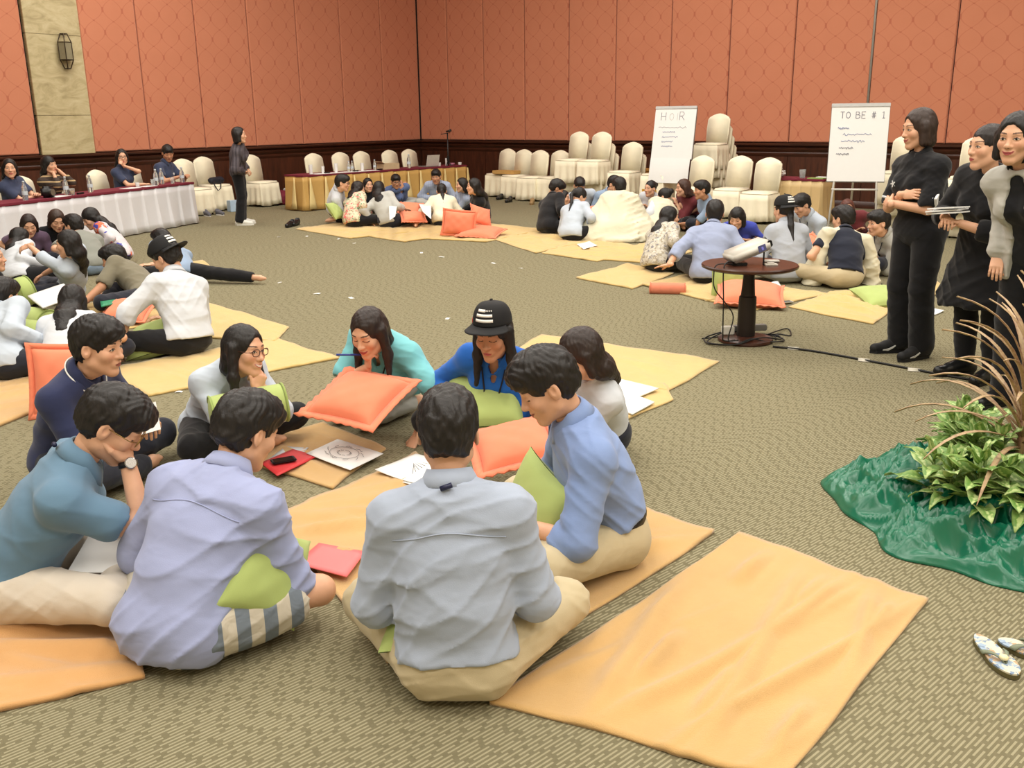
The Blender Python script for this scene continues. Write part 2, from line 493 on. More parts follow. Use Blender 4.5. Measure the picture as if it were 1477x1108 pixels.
def solid(ops, h, pad=0.03, disp=None, grow=0.0):
    """ops: list of (op, prim, k) with op u (union), s (subtract), i (keep). returns verts, quads"""
    lo = np.full(3, 1e9); hi = -lo
    for op, p, k in ops:
        if op == 'u':
            a, b = p_bbox(p); lo = np.minimum(lo, a); hi = np.maximum(hi, b)
    lo = lo - pad - grow; hi = hi + pad + grow
    n = np.ceil((hi - lo) / h).astype(int) + 1
    ax = [(lo[i] + h * np.arange(n[i])).astype(np.float32) for i in range(3)]
    f = np.full(n, BIG, np.float32)
    for op, p, k in ops:
        if op == 'h': continue
        bb = p_bbox(p)
        if bb is None: sl = [slice(0, m) for m in n]
        else:
            m = pad + grow + k
            i0 = np.clip(np.floor((bb[0] - m - lo) / h).astype(int), 0, n); i1 = np.clip(np.ceil((bb[1] + m - lo) / h).astype(int) + 1, 0, n)
            sl = [slice(i0[i], i1[i]) for i in range(3)]
            if any(s_.stop <= s_.start for s_ in sl): continue
        X = ax[0][sl[0]][:, None, None]; Y = ax[1][sl[1]][None, :, None]; Z = ax[2][sl[2]][None, None, :]
        d = p_eval(p, X, Y, Z)
        sl = tuple(sl)
        if op == 'u': f[sl] = smin(f[sl], d - np.float32(grow), k)
        elif op == 's': f[sl] = -smin(-f[sl], d, k)
        else: f[sl] = -smin(-f[sl], -d, k)
    if disp is not None:
        idx = np.nonzero(np.abs(f) < 0.03)
        f[idx] += disp(ax[0][idx[0]], ax[1][idx[1]], ax[2][idx[2]]).astype(np.float32)
    f[0] = f[-1] = BIG; f[:, 0] = f[:, -1] = BIG; f[:, :, 0] = f[:, :, -1] = BIG
    return nets(f, lo, h)
def nets(f, lo, h):
    s = f < 0
    n = np.array(f.shape)
    c = np.zeros(n - 1, np.int8)
    for dx in (0, 1):
        for dy in (0, 1):
            for dz in (0, 1):
                c += s[dx:n[0] - 1 + dx, dy:n[1] - 1 + dy, dz:n[2] - 1 + dz]
    act = (c > 0) & (c < 8)
    I, J, Kk = np.nonzero(act)
    idx = np.full(act.shape, -1, np.int32); idx[I, J, Kk] = np.arange(len(I))
    corner = {}
    for dx in (0, 1):
        for dy in (0, 1):
            for dz in (0, 1): corner[dx, dy, dz] = f[I + dx, J + dy, Kk + dz]
    acc = np.zeros((len(I), 3), np.float32); cnt = np.zeros(len(I), np.float32)
    for a in corner:
        for ax_ in range(3):
            if a[ax_]: continue
            b = list(a); b[ax_] = 1; b = tuple(b)
            fa, fb = corner[a], corner[b]
            m = (fa < 0) != (fb < 0)
            t = np.where(m, fa / np.where(m, fa - fb, 1), 0)
            for i in range(3):
                acc[:, i] += np.where(m, a[i] + (t if i == ax_ else 0), 0)
            cnt += m
    v = acc / cnt[:, None] + np.stack([I, J, Kk], 1)
    v = v * h + lo
    q = []
    for ax_ in range(3):
        o1, o2 = (ax_ + 1) % 3, (ax_ + 2) % 3
        a = [slice(None)] * 3; b = [slice(None)] * 3
        a[ax_] = slice(0, -1); b[ax_] = slice(1, None)
        sa, sb = s[tuple(a)], s[tuple(b)]
        E = np.array(np.nonzero(sa != sb))
        ok = (E[o1] > 0) & (E[o2] > 0) & (E[o1] < n[o1] - 1) & (E[o2] < n[o2] - 1)
        E = E[:, ok]
        flip = sa[tuple(E)]
        def cell(d1, d2):
            e = E.copy(); e[o1] -= d1; e[o2] -= d2
            return idx[tuple(e)]
        A_, B_, C_, D_ = cell(1, 1), cell(0, 1), cell(0, 0), cell(1, 0)
        qq = np.stack([A_, B_, C_, D_], 1)
        qq[~flip] = qq[~flip][:, ::-1]
        q.append(qq)
    q = np.concatenate(q)
    return v, q[(q >= 0).all(1)]

def folds(seed, amp, scale=1.0):
    """long creases running round and across the body"""
    rg = np.random.RandomState(seed)
    W = []
    for i in range(7):
        d = unit(A(rg.normal() * 0.55, rg.normal() * 0.55, rg.choice([-1, 1]) * (0.55 + 0.6 * rg.rand())))
        k = (2 * math.pi / (0.06 + 0.13 * rg.rand())) * scale
        W.append((d * k, rg.rand() * 6.28, unit(rg.normal(size=3)) * (3.5 + 4 * rg.rand()) * scale, rg.rand() * 6.28,
                  unit(rg.normal(size=3)) * (7 + 6 * rg.rand()) * scale, rg.rand() * 6.28))
    def f(x, y, z):
        r = 0
        for k, p, w, q, m, o in W:
            warp = np.sin(w[0] * x + w[1] * y + w[2] * z + q) * 1.3
            mask = np.clip(np.sin(m[0] * x + m[1] * y + m[2] * z + o) * 1.3 - 0.15, 0, 1)
            r = r + mask * (1 - np.abs(np.sin(0.5 * (k[0] * x + k[1] * y + k[2] * z + p + warp)))) ** 2.4
        return -amp * 0.62 * (r - 0.5)
    return f

# ------------------------------------------------------------------ head template (x right, y forward, z up, origin mid-head)
_HEAD = {}
def head_template(sex, h):
    key = (sex, round(h, 4))
    if key in _HEAD: return _HEAD[key]
    f = sex == 'f'
    w = 0.95 if f else 1.0
    U = []
    def u(p, k=0.02): U.append(('u', p, k))
    def s(p, k=0.012): U.append(('s', p, k))
    u(ell((0, -0.014, 0.034), (0.074 * w, 0.093, 0.084)))
    u(ell((0, 0.020, -0.032), (0.0605 * w, 0.068, 0.079)), 0.03)
    u(cap((-0.045 * w, 0.005, -0.06), (-0.012, 0.062, -0.098), 0.024, 0.017), 0.025)
    u(cap((0.045 * w, 0.005, -0.06), (0.012, 0.062, -0.098), 0.024, 0.017), 0.025)
    u(ell((0, 0.066, -0.099), (0.019, 0.018, 0.016)), 0.02)
    for sg in (-1, 1):
        u(ell((sg * 0.041 * w, 0.056, -0.022), (0.024, 0.026, 0.026)), 0.02)      # cheek
    u(cap((-0.033, 0.070, 0.026), (0.033, 0.070, 0.026), 0.013), 0.02)            # brow
    for sg in (-1, 1):
        s(ell((sg * 0.032, 0.098, 0.006), (0.020, 0.017, 0.013)), 0.014)
        u(ell((sg * 0.0315, 0.0725, 0.0065), (0.0165, 0.0115, 0.0105)), 0.005)     # eyeball and lids
    u(cap((0, 0.080, 0.012), (0, 0.097, -0.026), 0.0075, 0.0115), 0.012)
    u(ell((0, 0.099, -0.0285), (0.0125, 0.0115, 0.0105)), 0.008)
    for sg in (-1, 1): u(ell((sg * 0.0125, 0.088, -0.0305), (0.0085, 0.0105, 0.008)), 0.006)
    u(ell((0, 0.078, -0.060), (0.028, 0.014, 0.020)), 0.014)                       # muzzle
    u(ell((0, 0.088, -0.0555), (0.020, 0.0070, 0.0055)), 0.005)
    u(ell((0, 0.0865, -0.0665), (0.0175, 0.0075, 0.0062)), 0.005)
    s(cap((-0.017, 0.098, -0.0608), (0.017, 0.098, -0.0608), 0.0035), 0.003)
    for sg in (-1, 1):
        R = roty(-sg * 0.12) @ rotz(sg * 0.35)
        u(ell((sg * 0.0775 * w, -0.008, -0.004), (0.0085, 0.019, 0.032), R), 0.006)
        s(ell((sg * 0.085 * w, -0.004, 0.001), (0.007, 0.009, 0.015), R), 0.004)
    u(cap((0, -0.020, -0.050), (0, -0.024, -0.095), 0.050 * (0.88 if f else 1), 0.046 * (0.86 if f else 1)), 0.03)
    v, q = solid(U, h, pad=0.012)
    _HEAD[key] = (v, q)
    return v, q
def face_paint(v, skin, eyes='open', mouth='calm', brow=(28, 22, 20), lip=(168, 88, 80)):
    """the face's own colours: brows, eyes, lips"""
    x, y, z = v[:, 0], v[:, 1], v[:, 2]
    col = np.tile(np.array(srgb(*skin)[:3], np.float32), (len(v), 1))
    def put(m, rgb, a=1.0):
        m = np.clip(m, 0, 1)[:, None] * a
        col[:] = col * (1 - m) + np.array(srgb(*rgb)[:3], np.float32) * m
    front = y > 0.045
    ax = np.abs(x)
    put(front * np.exp(-((ax - 0.042) / 0.018) ** 2 - ((z + 0.025) / 0.018) ** 2), (206, 120, 96), 0.28)
    bz = 0.030 + 0.004 * np.sin((ax - 0.016) / 0.036 * 2.4)
    put(front * (np.abs(z - bz) < 0.0036) * (ax > 0.015) * (ax < 0.052), brow, 0.85)
    e = (ax - 0.0315) / 0.0155
    lid = np.maximum(1 - e * e, 0)
    if eyes == 'open':
        up, dn = 0.0085 + 0.0022 * lid + 0.0012 * e * 0, 0.0085 - 0.0075 * lid
        eye = front * (np.abs(e) < 1) * (z < 0.0045 + 0.0062 * lid) * (z > 0.0045 - 0.0042 * lid)
        put(eye, (225, 218, 208))
        put(eye * (((ax - 0.0315) ** 2 + (z - 0.0055) ** 2) < 0.0058 ** 2), (26, 16, 12))
        put(front * (np.abs(e) < 1.1) * (np.abs(z - (0.0045 + 0.0066 * lid)) < 0.0022), (24, 16, 14), 0.95)
    else:
        put(front * (np.abs(e) < 1.1) * (np.abs(z - (0.003 - 0.0035 * lid)) < 0.0024), (24, 16, 14), 0.95)
    sm = 0.0 if mouth == 'calm' else 1.0
    mw = 0.0215 + 0.006 * sm
    mz = z - (-0.0608 + sm * 12.0 * x * x)
    t = np.maximum(1 - (x / mw) ** 2, 0)
    put(front * (np.abs(x) < mw) * (mz < 0.0075 * t ** 0.7) * (mz > -(0.0095) * t ** 0.6), lip)
    if mouth == 'teeth':
        put(front * (np.abs(x) < mw * 0.86) * (mz < 0.0030) * (mz > -0.0050 * t), (232, 226, 216))
    else:
        put(front * (np.abs(x) < mw) * (np.abs(mz) < 0.0014), (90, 40, 36), 0.8)
    for sg in (-1, 1):
        put(((x - sg * 0.0065) ** 2 + (z + 0.0375) ** 2 < 0.0032 ** 2) * (y > 0.08), (80, 40, 32), 0.8)
    return col

# ------------------------------------------------------------------ hand template (right hand, wrist at 0, fingers +y, palm -z, thumb -x)
_HAND = {}
CURL = {'relax': (18, 28, 18, 18), 'flat': (3, 5, 4, 10), 'fist': (68, 82, 48, 34), 'hold': (40, 42, 26, 26), 'chin': (58, 66, 30, 22)}
def hand_template(pose, h):
    key = (pose, round(h, 4))
    if key in _HAND: return _HAND[key]
    c1, c2, c3, ct = [math.radians(a) for a in CURL[pose]]
    U = [('u', cap((0, -0.03, 0), (0, 0.01, 0), 0.022, 0.0195, np.eye(3), (1.2, 1, 0.9)), 0.0),
         ('u', cap((0, 0.02, 0), (0, 0.074, 0), 0.0135, 0.0135, np.eye(3), (2.7, 1, 1.0)), 0.012),
         ('u', ell((-0.020, 0.030, -0.010), (0.016, 0.026, 0.013)), 0.01)]
    for x0, ln, rr, sp in ((-0.0285, 0.071, 0.0086, -0.07), (-0.0095, 0.079, 0.0088, -0.02), (0.0095, 0.073, 0.0084, 0.03), (0.0275, 0.056, 0.0074, 0.09)):
        p = A(x0, 0.080, 0.0); ang = 0.0
        for k, (fr, c) in enumerate(zip((0.46, 0.31, 0.23), (c1, c2, c3))):
            ang += c
            d = A(math.sin(sp) * math.cos(ang), math.cos(ang), -math.sin(ang))
            q = p + unit(d) * ln * fr
            U.append(('u', cap(p, q, rr * (1 - 0.07 * k), rr * (1 - 0.07 * (k + 1))), 0.003 if k else 0.006)); p = q
    t0, t1 = A(-0.024, 0.022, -0.006), A(-0.050, 0.052, -0.012)
    t2 = t1 + A(-0.010 + 0.012 * ct, 0.030, -0.010 - 0.016 * ct); t3 = t2 + A(0.006 + 0.02 * ct, 0.022, -0.008 - 0.01 * ct)
    for a, b, ra, rb in ((t0, t1, 0.0135, 0.0105), (t1, t2, 0.0105, 0.0095), (t2, t3, 0.0095, 0.008)): U.append(('u', cap(a, b, ra, rb), 0.004))
    _HAND[key] = solid(U, h, pad=0.008)
    return _HAND[key]

def ik(S, T, a, b, pole):
    d = T - S; L = np.linalg.norm(d)
    if L > (a + b) * 0.995: T = S + d / L * (a + b) * 0.995; d = T - S; L = np.linalg.norm(d)
    if L < abs(a - b) + 0.05: L = abs(a - b) + 0.05; T = S + unit(d) * L; d = T - S
    x = (a * a - b * b + L * L) / (2 * L)
    hh = math.sqrt(max(a * a - x * x, 0))
    u = d / L
    p = pole - u * (pole @ u); p = unit(p)
    return S + u * x + p * hh, T
LEGS = {
    'cross': dict(hipz=0.105, kR=(.33, .31, .125), kL=(-.33, .31, .125), aR=(-.05, .37, .055), aL=(.06, .25, .055), tR=(-.19, .36, .04), tL=(.20, .27, .035)),
    'sideR': dict(hipz=0.10, kR=(.24, .36, .10), kL=(-.08, .41, .095), aR=(.44, .06, .055), aL=(.28, .28, .055), tR=(.50, -.09, .03), tL=(.42, .20, .03)),
    'sideL': dict(hipz=0.10, kL=(-.24, .36, .10), kR=(.08, .41, .095), aL=(-.44, .06, .055), aR=(-.28, .28, .055), tL=(-.50, -.09, .03), tR=(-.42, .20, .03)),
    'kneel': dict(hipz=0.21, kR=(.11, .40, .075), kL=(-.11, .40, .075), aR=(.09, .01, .06), aL=(-.09, .01, .06), tR=(.06, -.15, .03), tL=(-.06, -.15, .03)),
    'stand': dict(hipz=0.86, kR=(.10, .03, .47), kL=(-.10, .03, .47), aR=(.10, -.02, .085), aL=(-.10, -.02, .085), tR=(.13, .15, .03), tL=(-.13, .15, .03)),
    'chair': dict(hipz=0.56, kR=(.12, .41, .52), kL=(-.12, .41, .52), aR=(.12, .42, .085), aL=(-.12, .42, .085), tR=(.13, .58, .03), tL=(-.13, .58, .03)),
    'kneesup': dict(hipz=0.10, kR=(.15, .30, .38), kL=(-.15, .30, .38), aR=(.13, .46, .07), aL=(-.13, .46, .07), tR=(.15, .62, .03), tL=(-.15, .62, .03)),
}
_skin_mat = None
def skin_mat():
    global _skin_mat
    if _skin_mat: return _skin_mat
    m, nt, b = _tree('skin')
    a = nt.nodes.new('ShaderNodeAttribute'); a.attribute_name = 'Col'
    v = coord(nt)
    n = noise_node(nt, 30, 3, v)
    g = nt.nodes.new('ShaderNodeHueSaturation'); nt.links.new(a.outputs['Color'], g.inputs['Color'])
    nt.links.new(math_node(nt, 'ADD', math_node(nt, 'MULTIPLY', n, 0.16), 0.92), g.inputs['Value'])
    nt.links.new(g.outputs[0], b.inputs['Base Color'])
    _in(b, 'Roughness', 0.48); _in(b, 'Specular IOR Level', 0.35)
    _skin_mat = m
    return m
_hair_mats = {}
def hair_mat(rgb):
    if rgb in _hair_mats: return _hair_mats[rgb]
    m, nt, b = _tree('hair')
    v = coord(nt, 'Object', (90, 90, 9))
    n = noise_node(nt, 1.0, 3, v)
    c = srgb(*rgb)
    nt.links.new(mix_rgb(nt, n, tuple(x * 0.55 for x in c[:3]) + (1,), tuple(x * 1.5 for x in c[:3]) + (1,)), b.inputs['Base Color'])
    _in(b, 'Roughness', 0.5); _in(b, 'Specular IOR Level', 0.4)
    bump(nt, b, n, 0.5, 0.006)
    _hair_mats[rgb] = m
    return m
BLACK_HAIR = (26, 22, 21)
SKIN = (214, 165, 134); SKIN_T = (192, 140, 108); SKIN_L = (228, 186, 158)

class Person: pass
def person(label, base, head, face, hyaw=None, hpitch=0, htilt=0, s=1.0, sex='m', legs='cross', L=None, lean=0.12, arms=None,
           poles=None, hands=None, handdir=None, top=None, bottom=None, hair='short', hair_rgb=BLACK_HAIR, skin=SKIN, eyes='open', mouth='calm',
           fat=1.0, shoes=None, twist=0, glasses=None, earring=False, name='person', group=None, z0=0.012, detail=True, bulge=0.035, hv=0.0):
    B = P(*base) if len(base) == 2 else A(*base)
    pxm = CAM_F / max((B - C_POS) @ C_FW, 0.5)
    h = max(0.0068, 1.75 / pxm)
    near = pxm > 190
    a = math.radians(face)
    fwd = A(math.cos(a), math.sin(a), 0); rgt = A(math.sin(a), -math.cos(a), 0)
    def W(x, y, z): return B + rgt * x * s + fwd * y * s + UPV * (z * s + z0)
    lg = dict(LEGS[legs]) if isinstance(legs, str) else dict(LEGS[legs.get('base', 'cross')], **legs)
    if L is None: L = 0.655 if sex == 'm' else 0.635
    L *= s
    Hc = W(0, 0, lg['hipz'])
    if head is None: Hd = Hc + UPV * L * 0.985 + fwd * 0.17 * L
    elif len(head) == 3: Hd = A(*head)
    else:
        d = ray(*head)
        t0 = (Hc - C_POS) @ d
        ts = t0 + np.linspace(-0.6, 0.6, 601)
        pts = C_POS + d * ts[:, None] - Hc
        ln = np.linalg.norm(pts, axis=1)
        cost = ((ln - L) / 0.02) ** 2 + ((pts @ fwd - lean * s) / 0.12) ** 2 + ((pts @ rgt) / 0.14) ** 2
        i = int(np.argmin(cost)); Hd = Hc + pts[i]
        r_ = ln[i] / L
        if r_ > 1.05 or r_ < 0.93: print('POSE', label[:34], 'len ratio %.2f' % r_, 'fwd %.2f side %.2f' % (pts[i] @ fwd, pts[i] @ rgt))
    # torso
    v = Hd - Hc
    at = a + math.radians(twist)
    rt_ = A(math.sin(at), -math.cos(at), 0)
    Sc = Hc + v * (0.635 if legs == 'stand' else 0.665) - fwd * bulge * s
    zt = unit(Sc - Hc)
    rt_ = unit(rt_ - zt * (rt_ @ zt)); ft = np.cross(zt, rt_); RT = np.stack([rt_, ft, zt], 1)
    Wc = Hc * 0.60 + Sc * 0.40 - fwd * bulge * 0.6 * s
    fs = s * fat
    m = sex == 'm'
    sw = (0.168 if m else 0.146) * s
    SR, SL = Sc + rt_ * sw - zt * 0.012 * s, Sc - rt_ * sw - zt * 0.012 * s
    # head frame
    hy = math.radians(face if hyaw is None else hyaw); hp = math.radians(hpitch)
    fy = A(math.cos(hy) * math.cos(hp), math.sin(hy) * math.cos(hp), -math.sin(hp))
    fx = A(math.sin(hy), -math.cos(hy), 0); fz = np.cross(fx, fy)
    tl = math.radians(htilt)
    fx, fz = fx * math.cos(tl) - fz * math.sin(tl), fz * math.cos(tl) + fx * math.sin(tl)
    RH = np.stack([fx, fy, fz], 1)
    hs = s ** 0.6 * (1.045 if m else 1.03)
    def HW(x, y, z): return Hd + RH @ (A(x, y, z) * hs)
    neck_top = HW(0, -0.022, -0.06); Nb = Sc + zt * 0.035 * s + fwd * 0.005
    # limbs
    J = {}
    for sd in 'RL':
        sg = 1 if sd == 'R' else -1
        hip = Hc + rgt * sg * 0.085 * s
        J['h' + sd] = hip
        for k in 'kat': J[k + sd] = W(*lg[k + sd])
    ua, fa = 0.275 * s, 0.245 * s
    arms = arms or {}
    for sd, S in (('R', SR), ('L', SL)):
        sg = 1 if sd == 'R' else -1
        T = arms.get(sd, (sg * 0.10, 0.27, 0.19))
        if callable(T): T = T(W, HW, J)
        else: T = W(*T) if T is not None else None
        pole = (poles or {}).get(sd, (sg * 0.75, -0.35, -0.6))
        pole = rgt * pole[0] + fwd * pole[1] + UPV * pole[2]
        E_, T = ik(S, np.asarray(T), ua, fa, pole)
        J['s' + sd], J['e' + sd], J['w' + sd] = S, E_, T
    # body prims
    TOR = [(cap(Hc - rgt * 0.065 * s, Hc + rgt * 0.065 * s, 0.108 * fs), 0.03),
           (cap(Hc, Wc, 0.100 * fs, 0.096 * fs, RT, (1.36 if m else 1.26, 1, 1)), 0.04),
           (cap(Wc, Hc * 0.3 + Sc * 0.7, 0.095 * fs, 0.106 * fs, RT, (1.36 if m else 1.24, 1, 1)), 0.05),
           (cap(Hc * 0.3 + Sc * 0.7, Sc - zt * 0.035 * s, 0.106 * fs, 0.086 * fs, RT, (1.42 if m else 1.32, 1, 1)), 0.05),
           (cap(SR, SL, 0.056 * fs), 0.05),
           (cap(Nb, SR + zt * 0.014 * s, 0.052 * s, 0.041 * s), 0.05), (cap(Nb, SL + zt * 0.014 * s, 0.052 * s, 0.041 * s), 0.05)]
    if not m:
        ch = Hc * 0.27 + Sc * 0.73
        for sg in (-1, 1): TOR.append((ell(ch + rt_ * sg * 0.062 * s + ft * 0.085 * s, A(0.058, 0.05, 0.058) * s), 0.04))
    NECK = [(cap(Nb, neck_top, (0.052 if m else 0.045) * s, (0.048 if m else 0.042) * s), 0.025)]
    ARM = {sd: (cap(J['s' + sd], J['e' + sd], (0.047 if m else 0.041) * fs, (0.038 if m else 0.034) * fs),
                cap(J['e' + sd], J['w' + sd], (0.039 if m else 0.034) * fs, (0.026 if m else 0.0235) * fs)) for sd in 'RL'}
    LEG = {sd: (cap(J['h' + sd], J['k' + sd], 0.084 * fs, 0.055 * fs), cap(J['k' + sd], J['k' + sd] * 0.62 + J['a' + sd] * 0.38, 0.052 * fs, 0.053 * fs),
                cap(J['k' + sd] * 0.62 + J['a' + sd] * 0.38, J['a' + sd], 0.053 * fs, 0.036 * s)) for sd in 'RL'}
    root = empty(name, B)
    tag(root, label, 'person', group)
    pr = Person(); pr.TOR, pr.ARM, pr.fs, pr.neck_top, pr.seed0 = TOR, ARM, fs, neck_top, len(label); pr.root, pr.B, pr.W, pr.HW, pr.J, pr.RH, pr.Hd, pr.RT, pr.Sc, pr.Hc, pr.s, pr.hs, pr.fwd, pr.rgt, pr.pxm = root, B, W, HW, J, RH, Hd, RT, Sc, Hc, s, hs, fwd, rgt, pxm
    pr.near = near; pr.h = h; pr.ft = ft; pr.zt = zt; pr.Nb = Nb
    V, Q, Cc = [], [], []
    n = 0
    def app(vv, qq, cc):
        nonlocal n
        V.append(vv); Q.append(qq + n); Cc.append(cc); n += len(vv)
    tone = np.array(srgb(*skin)[:3], np.float32)
    def shr(p_, d_): return (p_[0], p_[1], p_[2], max(p_[3] - d_, 0.012), max(p_[4] - d_, 0.012), p_[5], p_[6]) if p_[0] == 'c' else p_
    dt_, db_ = (0.010 * s if top else 0), (0.013 * s if bottom else 0)
    ops = [('u', shr(p, (db_ + 0.010 * s if i_ < 2 and bottom else dt_)), k) for i_, (p, k) in enumerate(TOR)] + [('u', p, k) for p, k in NECK]
    for sd in 'RL':
        ops += [('u', ARM[sd][0], 0.02), ('u', ARM[sd][1], 0.012)]
        ops += [('u', shr(p, db_ * 0.8 if (bottom and (bottom.get('kind', 'long') in ('long', 'crop') or i_ == 0)) else 0), 0.014) for i_, p in enumerate(LEG[sd])]
        t_, k_ = J['t' + sd], J['a' + sd]
        fd = unit(t_ - k_)
        heel = k_ - fd * 0.035 * s - UPV * 0.0
        ops += [('u', cap(heel, k_ * 0.4 + t_ * 0.6, 0.031 * s, 0.030 * s), 0.012),
                ('u', cap(k_ * 0.4 + t_ * 0.6, t_, 0.030 * s, 0.019 * s), 0.012)]
        if shoes: ops = ops[:-2]
        if near and not shoes:
            side_ = unit(np.cross(fd, UPV))
            for i_, off in enumerate((-0.024, -0.011, 0.0, 0.010, 0.019)):
                b0 = k_ * 0.2 + t_ * 0.8 + side_ * off * s
                ops.append(('u', cap(b0, b0 + (t_ - k_) * 0.26 * (1 - 0.06 * i_), (0.013 if i_ == 0 else 0.010) * s), 0.004))
    hb = max(h, 0.0095)
    vv, qq = solid(ops, hb, pad=0.03)
    vv[:, 2] = np.maximum(vv[:, 2], B[2] + 0.004)
    app(vv, qq, np.tile(tone, (len(vv), 1)))
    hv_, hq = head_template(sex, 0.0028 if near else (0.0042 if pxm > 120 else 0.0065))
    fc = face_paint(hv_, skin, eyes, mouth, lip=(176, 84, 84) if not m else (160, 92, 80))
    app((hv_ * hs) @ RH.T + Hd, hq, fc)
    for sd in 'RL':
        ps = (hands or {}).get(sd, 'relax')
        if ps is None: continue
        tv, tq = hand_template(ps, 0.0034 if near else 0.0065)
        if sd == 'L': tv = tv * A(-1, 1, 1); tq = tq[:, ::-1]
        y_ = unit(J['w' + sd] - J['e' + sd])
        hd = (handdir or {}).get(sd)
        up_ = UPV
        if hd is not None:
            y2, n2 = hd                    # finger direction and back-of-hand direction in person axes
            y_ = unit(rgt * y2[0] + fwd * y2[1] + UPV * y2[2]); up_ = rgt * n2[0] + fwd * n2[1] + UPV * n2[2]
        z_ = up_ - y_ * (up_ @ y_)
        if np.linalg.norm(z_) < 0.1: z_ = fwd - y_ * (fwd @ y_)
        z_ = unit(z_); x_ = np.cross(y_, z_)
        Rh = np.stack([x_, y_, z_], 1)
        app((tv * s * (1.0 if m else 0.92)) @ Rh.T + J['w' + sd], tq, np.tile(tone, (len(tv), 1)))
        pr.__dict__['hand' + sd] = (Rh, J['w' + sd])
    v_ = np.concatenate(V) - B
    me = mesh_np('body', v_, np.concatenate(Q))
    ca = me.color_attributes.new('Col', 'FLOAT_COLOR', 'POINT')
    cc = np.concatenate(Cc); ca.data.foreach_set('color', np.concatenate([cc, np.ones((len(cc), 1), np.float32)], 1).astype(np.float32).ravel())
    me.materials.append(skin_mat())
    link('body', me, None, root)
    seed = abs(hash(label)) % 9999 if False else sum(ord(c) * (i + 3) for i, c in enumerate(label)) % 9999
    # ---- upper garment
    if top:
        g = top.get('loose', 0.012) * s
        sl = top.get('sleeve', 'short')
        ops = [('u', p, k) for p, k in TOR]
        hem = top.get('hem', -0.06) * s
        ops.append(('i', half(Hc + zt * hem, -zt if hem > 0 else -unit(zt + UPV)), 0.004))
        for sd in 'RL':
            S, E_, T = J['s' + sd], J['e' + sd], J['w' + sd]
            r0, r1, r2 = ARM[sd][0][3], ARM[sd][0][4], ARM[sd][1][4]
            if sl == 'none': continue
            if sl == 'short':
                e2 = S + (E_ - S) * top.get('slen', 0.62)
                ops += [('u', cap(S, e2, r0 + 0.004 * s, r1 + 0.016 * s), 0.03)]
            else:
                fr = {'roll': 0.18, 'long': 0.93, 'mid': 0.45}[sl]
                e2 = E_ + (T - E_) * fr
                rr = r1 + (r2 - r1) * fr
                ops += [('u', cap(S, E_, r0 + 0.003 * s, r1 + 0.008 * s), 0.03), ('u', cap(E_, e2, r1 + 0.008 * s, rr + 0.006 * s), 0.015)]
                if sl in ('roll', 'mid'):
                    ops += [('u', cap(e2 - unit(e2 - E_) * 0.035 * s, e2, rr + 0.013 * s, rr + 0.012 * s), 0.004)]
        for sd in 'RL':
            if sl == 'none': continue
            S, E_, T = J['s' + sd], J['e' + sd], J['w' + sd]
            ax_ = unit(E_ - S) if sl == 'short' else unit(T - E_)
            q_ = S + (E_ - S) * top.get('slen', 0.62) if sl == 'short' else E_ + (T - E_) * {'roll': 0.18, 'long': 0.93, 'mid': 0.45}[sl]
            ops.append(('s', cap(q_ + ax_ * (0.066 * s + g), q_ + ax_ * 0.12 * s, 0.062 * s + g * 0.3), 0.004))
        nk = top.get('neck', 0.060) * s
        nd = unit(neck_top - Nb); ops.append(('s', cap(Nb + nd * (0.075 * s + g) + ft * 0.004 * s, Nb + nd * 0.16 * s, nk * 0.95, nk * 1.05), 0.008))
        if top.get('vneck'):
            ops.append(('s', cap(Nb + ft * 0.06 * s, Nb + ft * 0.10 * s - zt * 0.10 * s, 0.035 * s, 0.012 * s), 0.006))
        amp = top.get('wr', 0.006)
        vv, qq = solid(ops, h, disp=folds(seed, amp * s, 1.0) if pxm > 85 else None, grow=g)
        vv[:, 2] = np.maximum(vv[:, 2], B[2] + 0.006)
        pr.top = link(top.get('name', 'shirt'), mesh_np('shirt', vv - B, qq), top['mat'], root)
        if top.get('label'): pr.top['label'] = top['label']
        pr.top_v, pr.top_q = vv, qq
        if top.get('collar'):
            cm = top['collar'] if not isinstance(top['collar'], bool) else top['mat']
            zn = unit(neck_top - Nb + zt * 0.05); xn = unit(rt_ - zn * (rt_ @ zn)); yn = np.cross(zn, xn)
            prof = [(0.064, -0.004), (0.061, 0.030), (0.061, 0.046), (0.067, 0.048), (0.080, 0.024), (0.092, -0.004)]
            k_ = 1.0 if m else 0.92
            def Fc(u, v2):
                th = math.radians(-90 + 22 + (360 - 44) * u - 180)
                x_ = v2 * 5; i0 = min(int(x_), 4); fr = x_ - i0
                r = (prof[i0][0] * (1 - fr) + prof[i0 + 1][0] * fr) * s * k_ * (top.get('ck', 1.0)); zz = (prof[i0][1] * (1 - fr) + prof[i0 + 1][1] * fr) * s
                frontness = max(0, -math.sin(th) * -1)
                c_ = Nb + zn * (zz + (0.040 + g * 0.5 / s) * s - 0.050 * s * max(0, math.sin(th))) + yn * 0.010 * s
                return c_ + (xn * math.cos(th) + yn * math.sin(th) * 1.05) * r - B
            mb = MB(); mb.grid(Fc, 28 if near else 16, 6)
            co = mb.obj('collar', cm, root, smooth=True, thick=0.003)
            if top.get('stripe') is not None:
                mb = MB(); mb.tube([np.asarray(Fc(k2 / 30, 0.94)) + unit(np.asarray(Fc(k2 / 30, 0.94)) - (Nb - B)) * 0.004 for k2 in range(31)], 0.0035, 6); mb.obj('collar_stripe', top['stripe'], co, smooth=True)
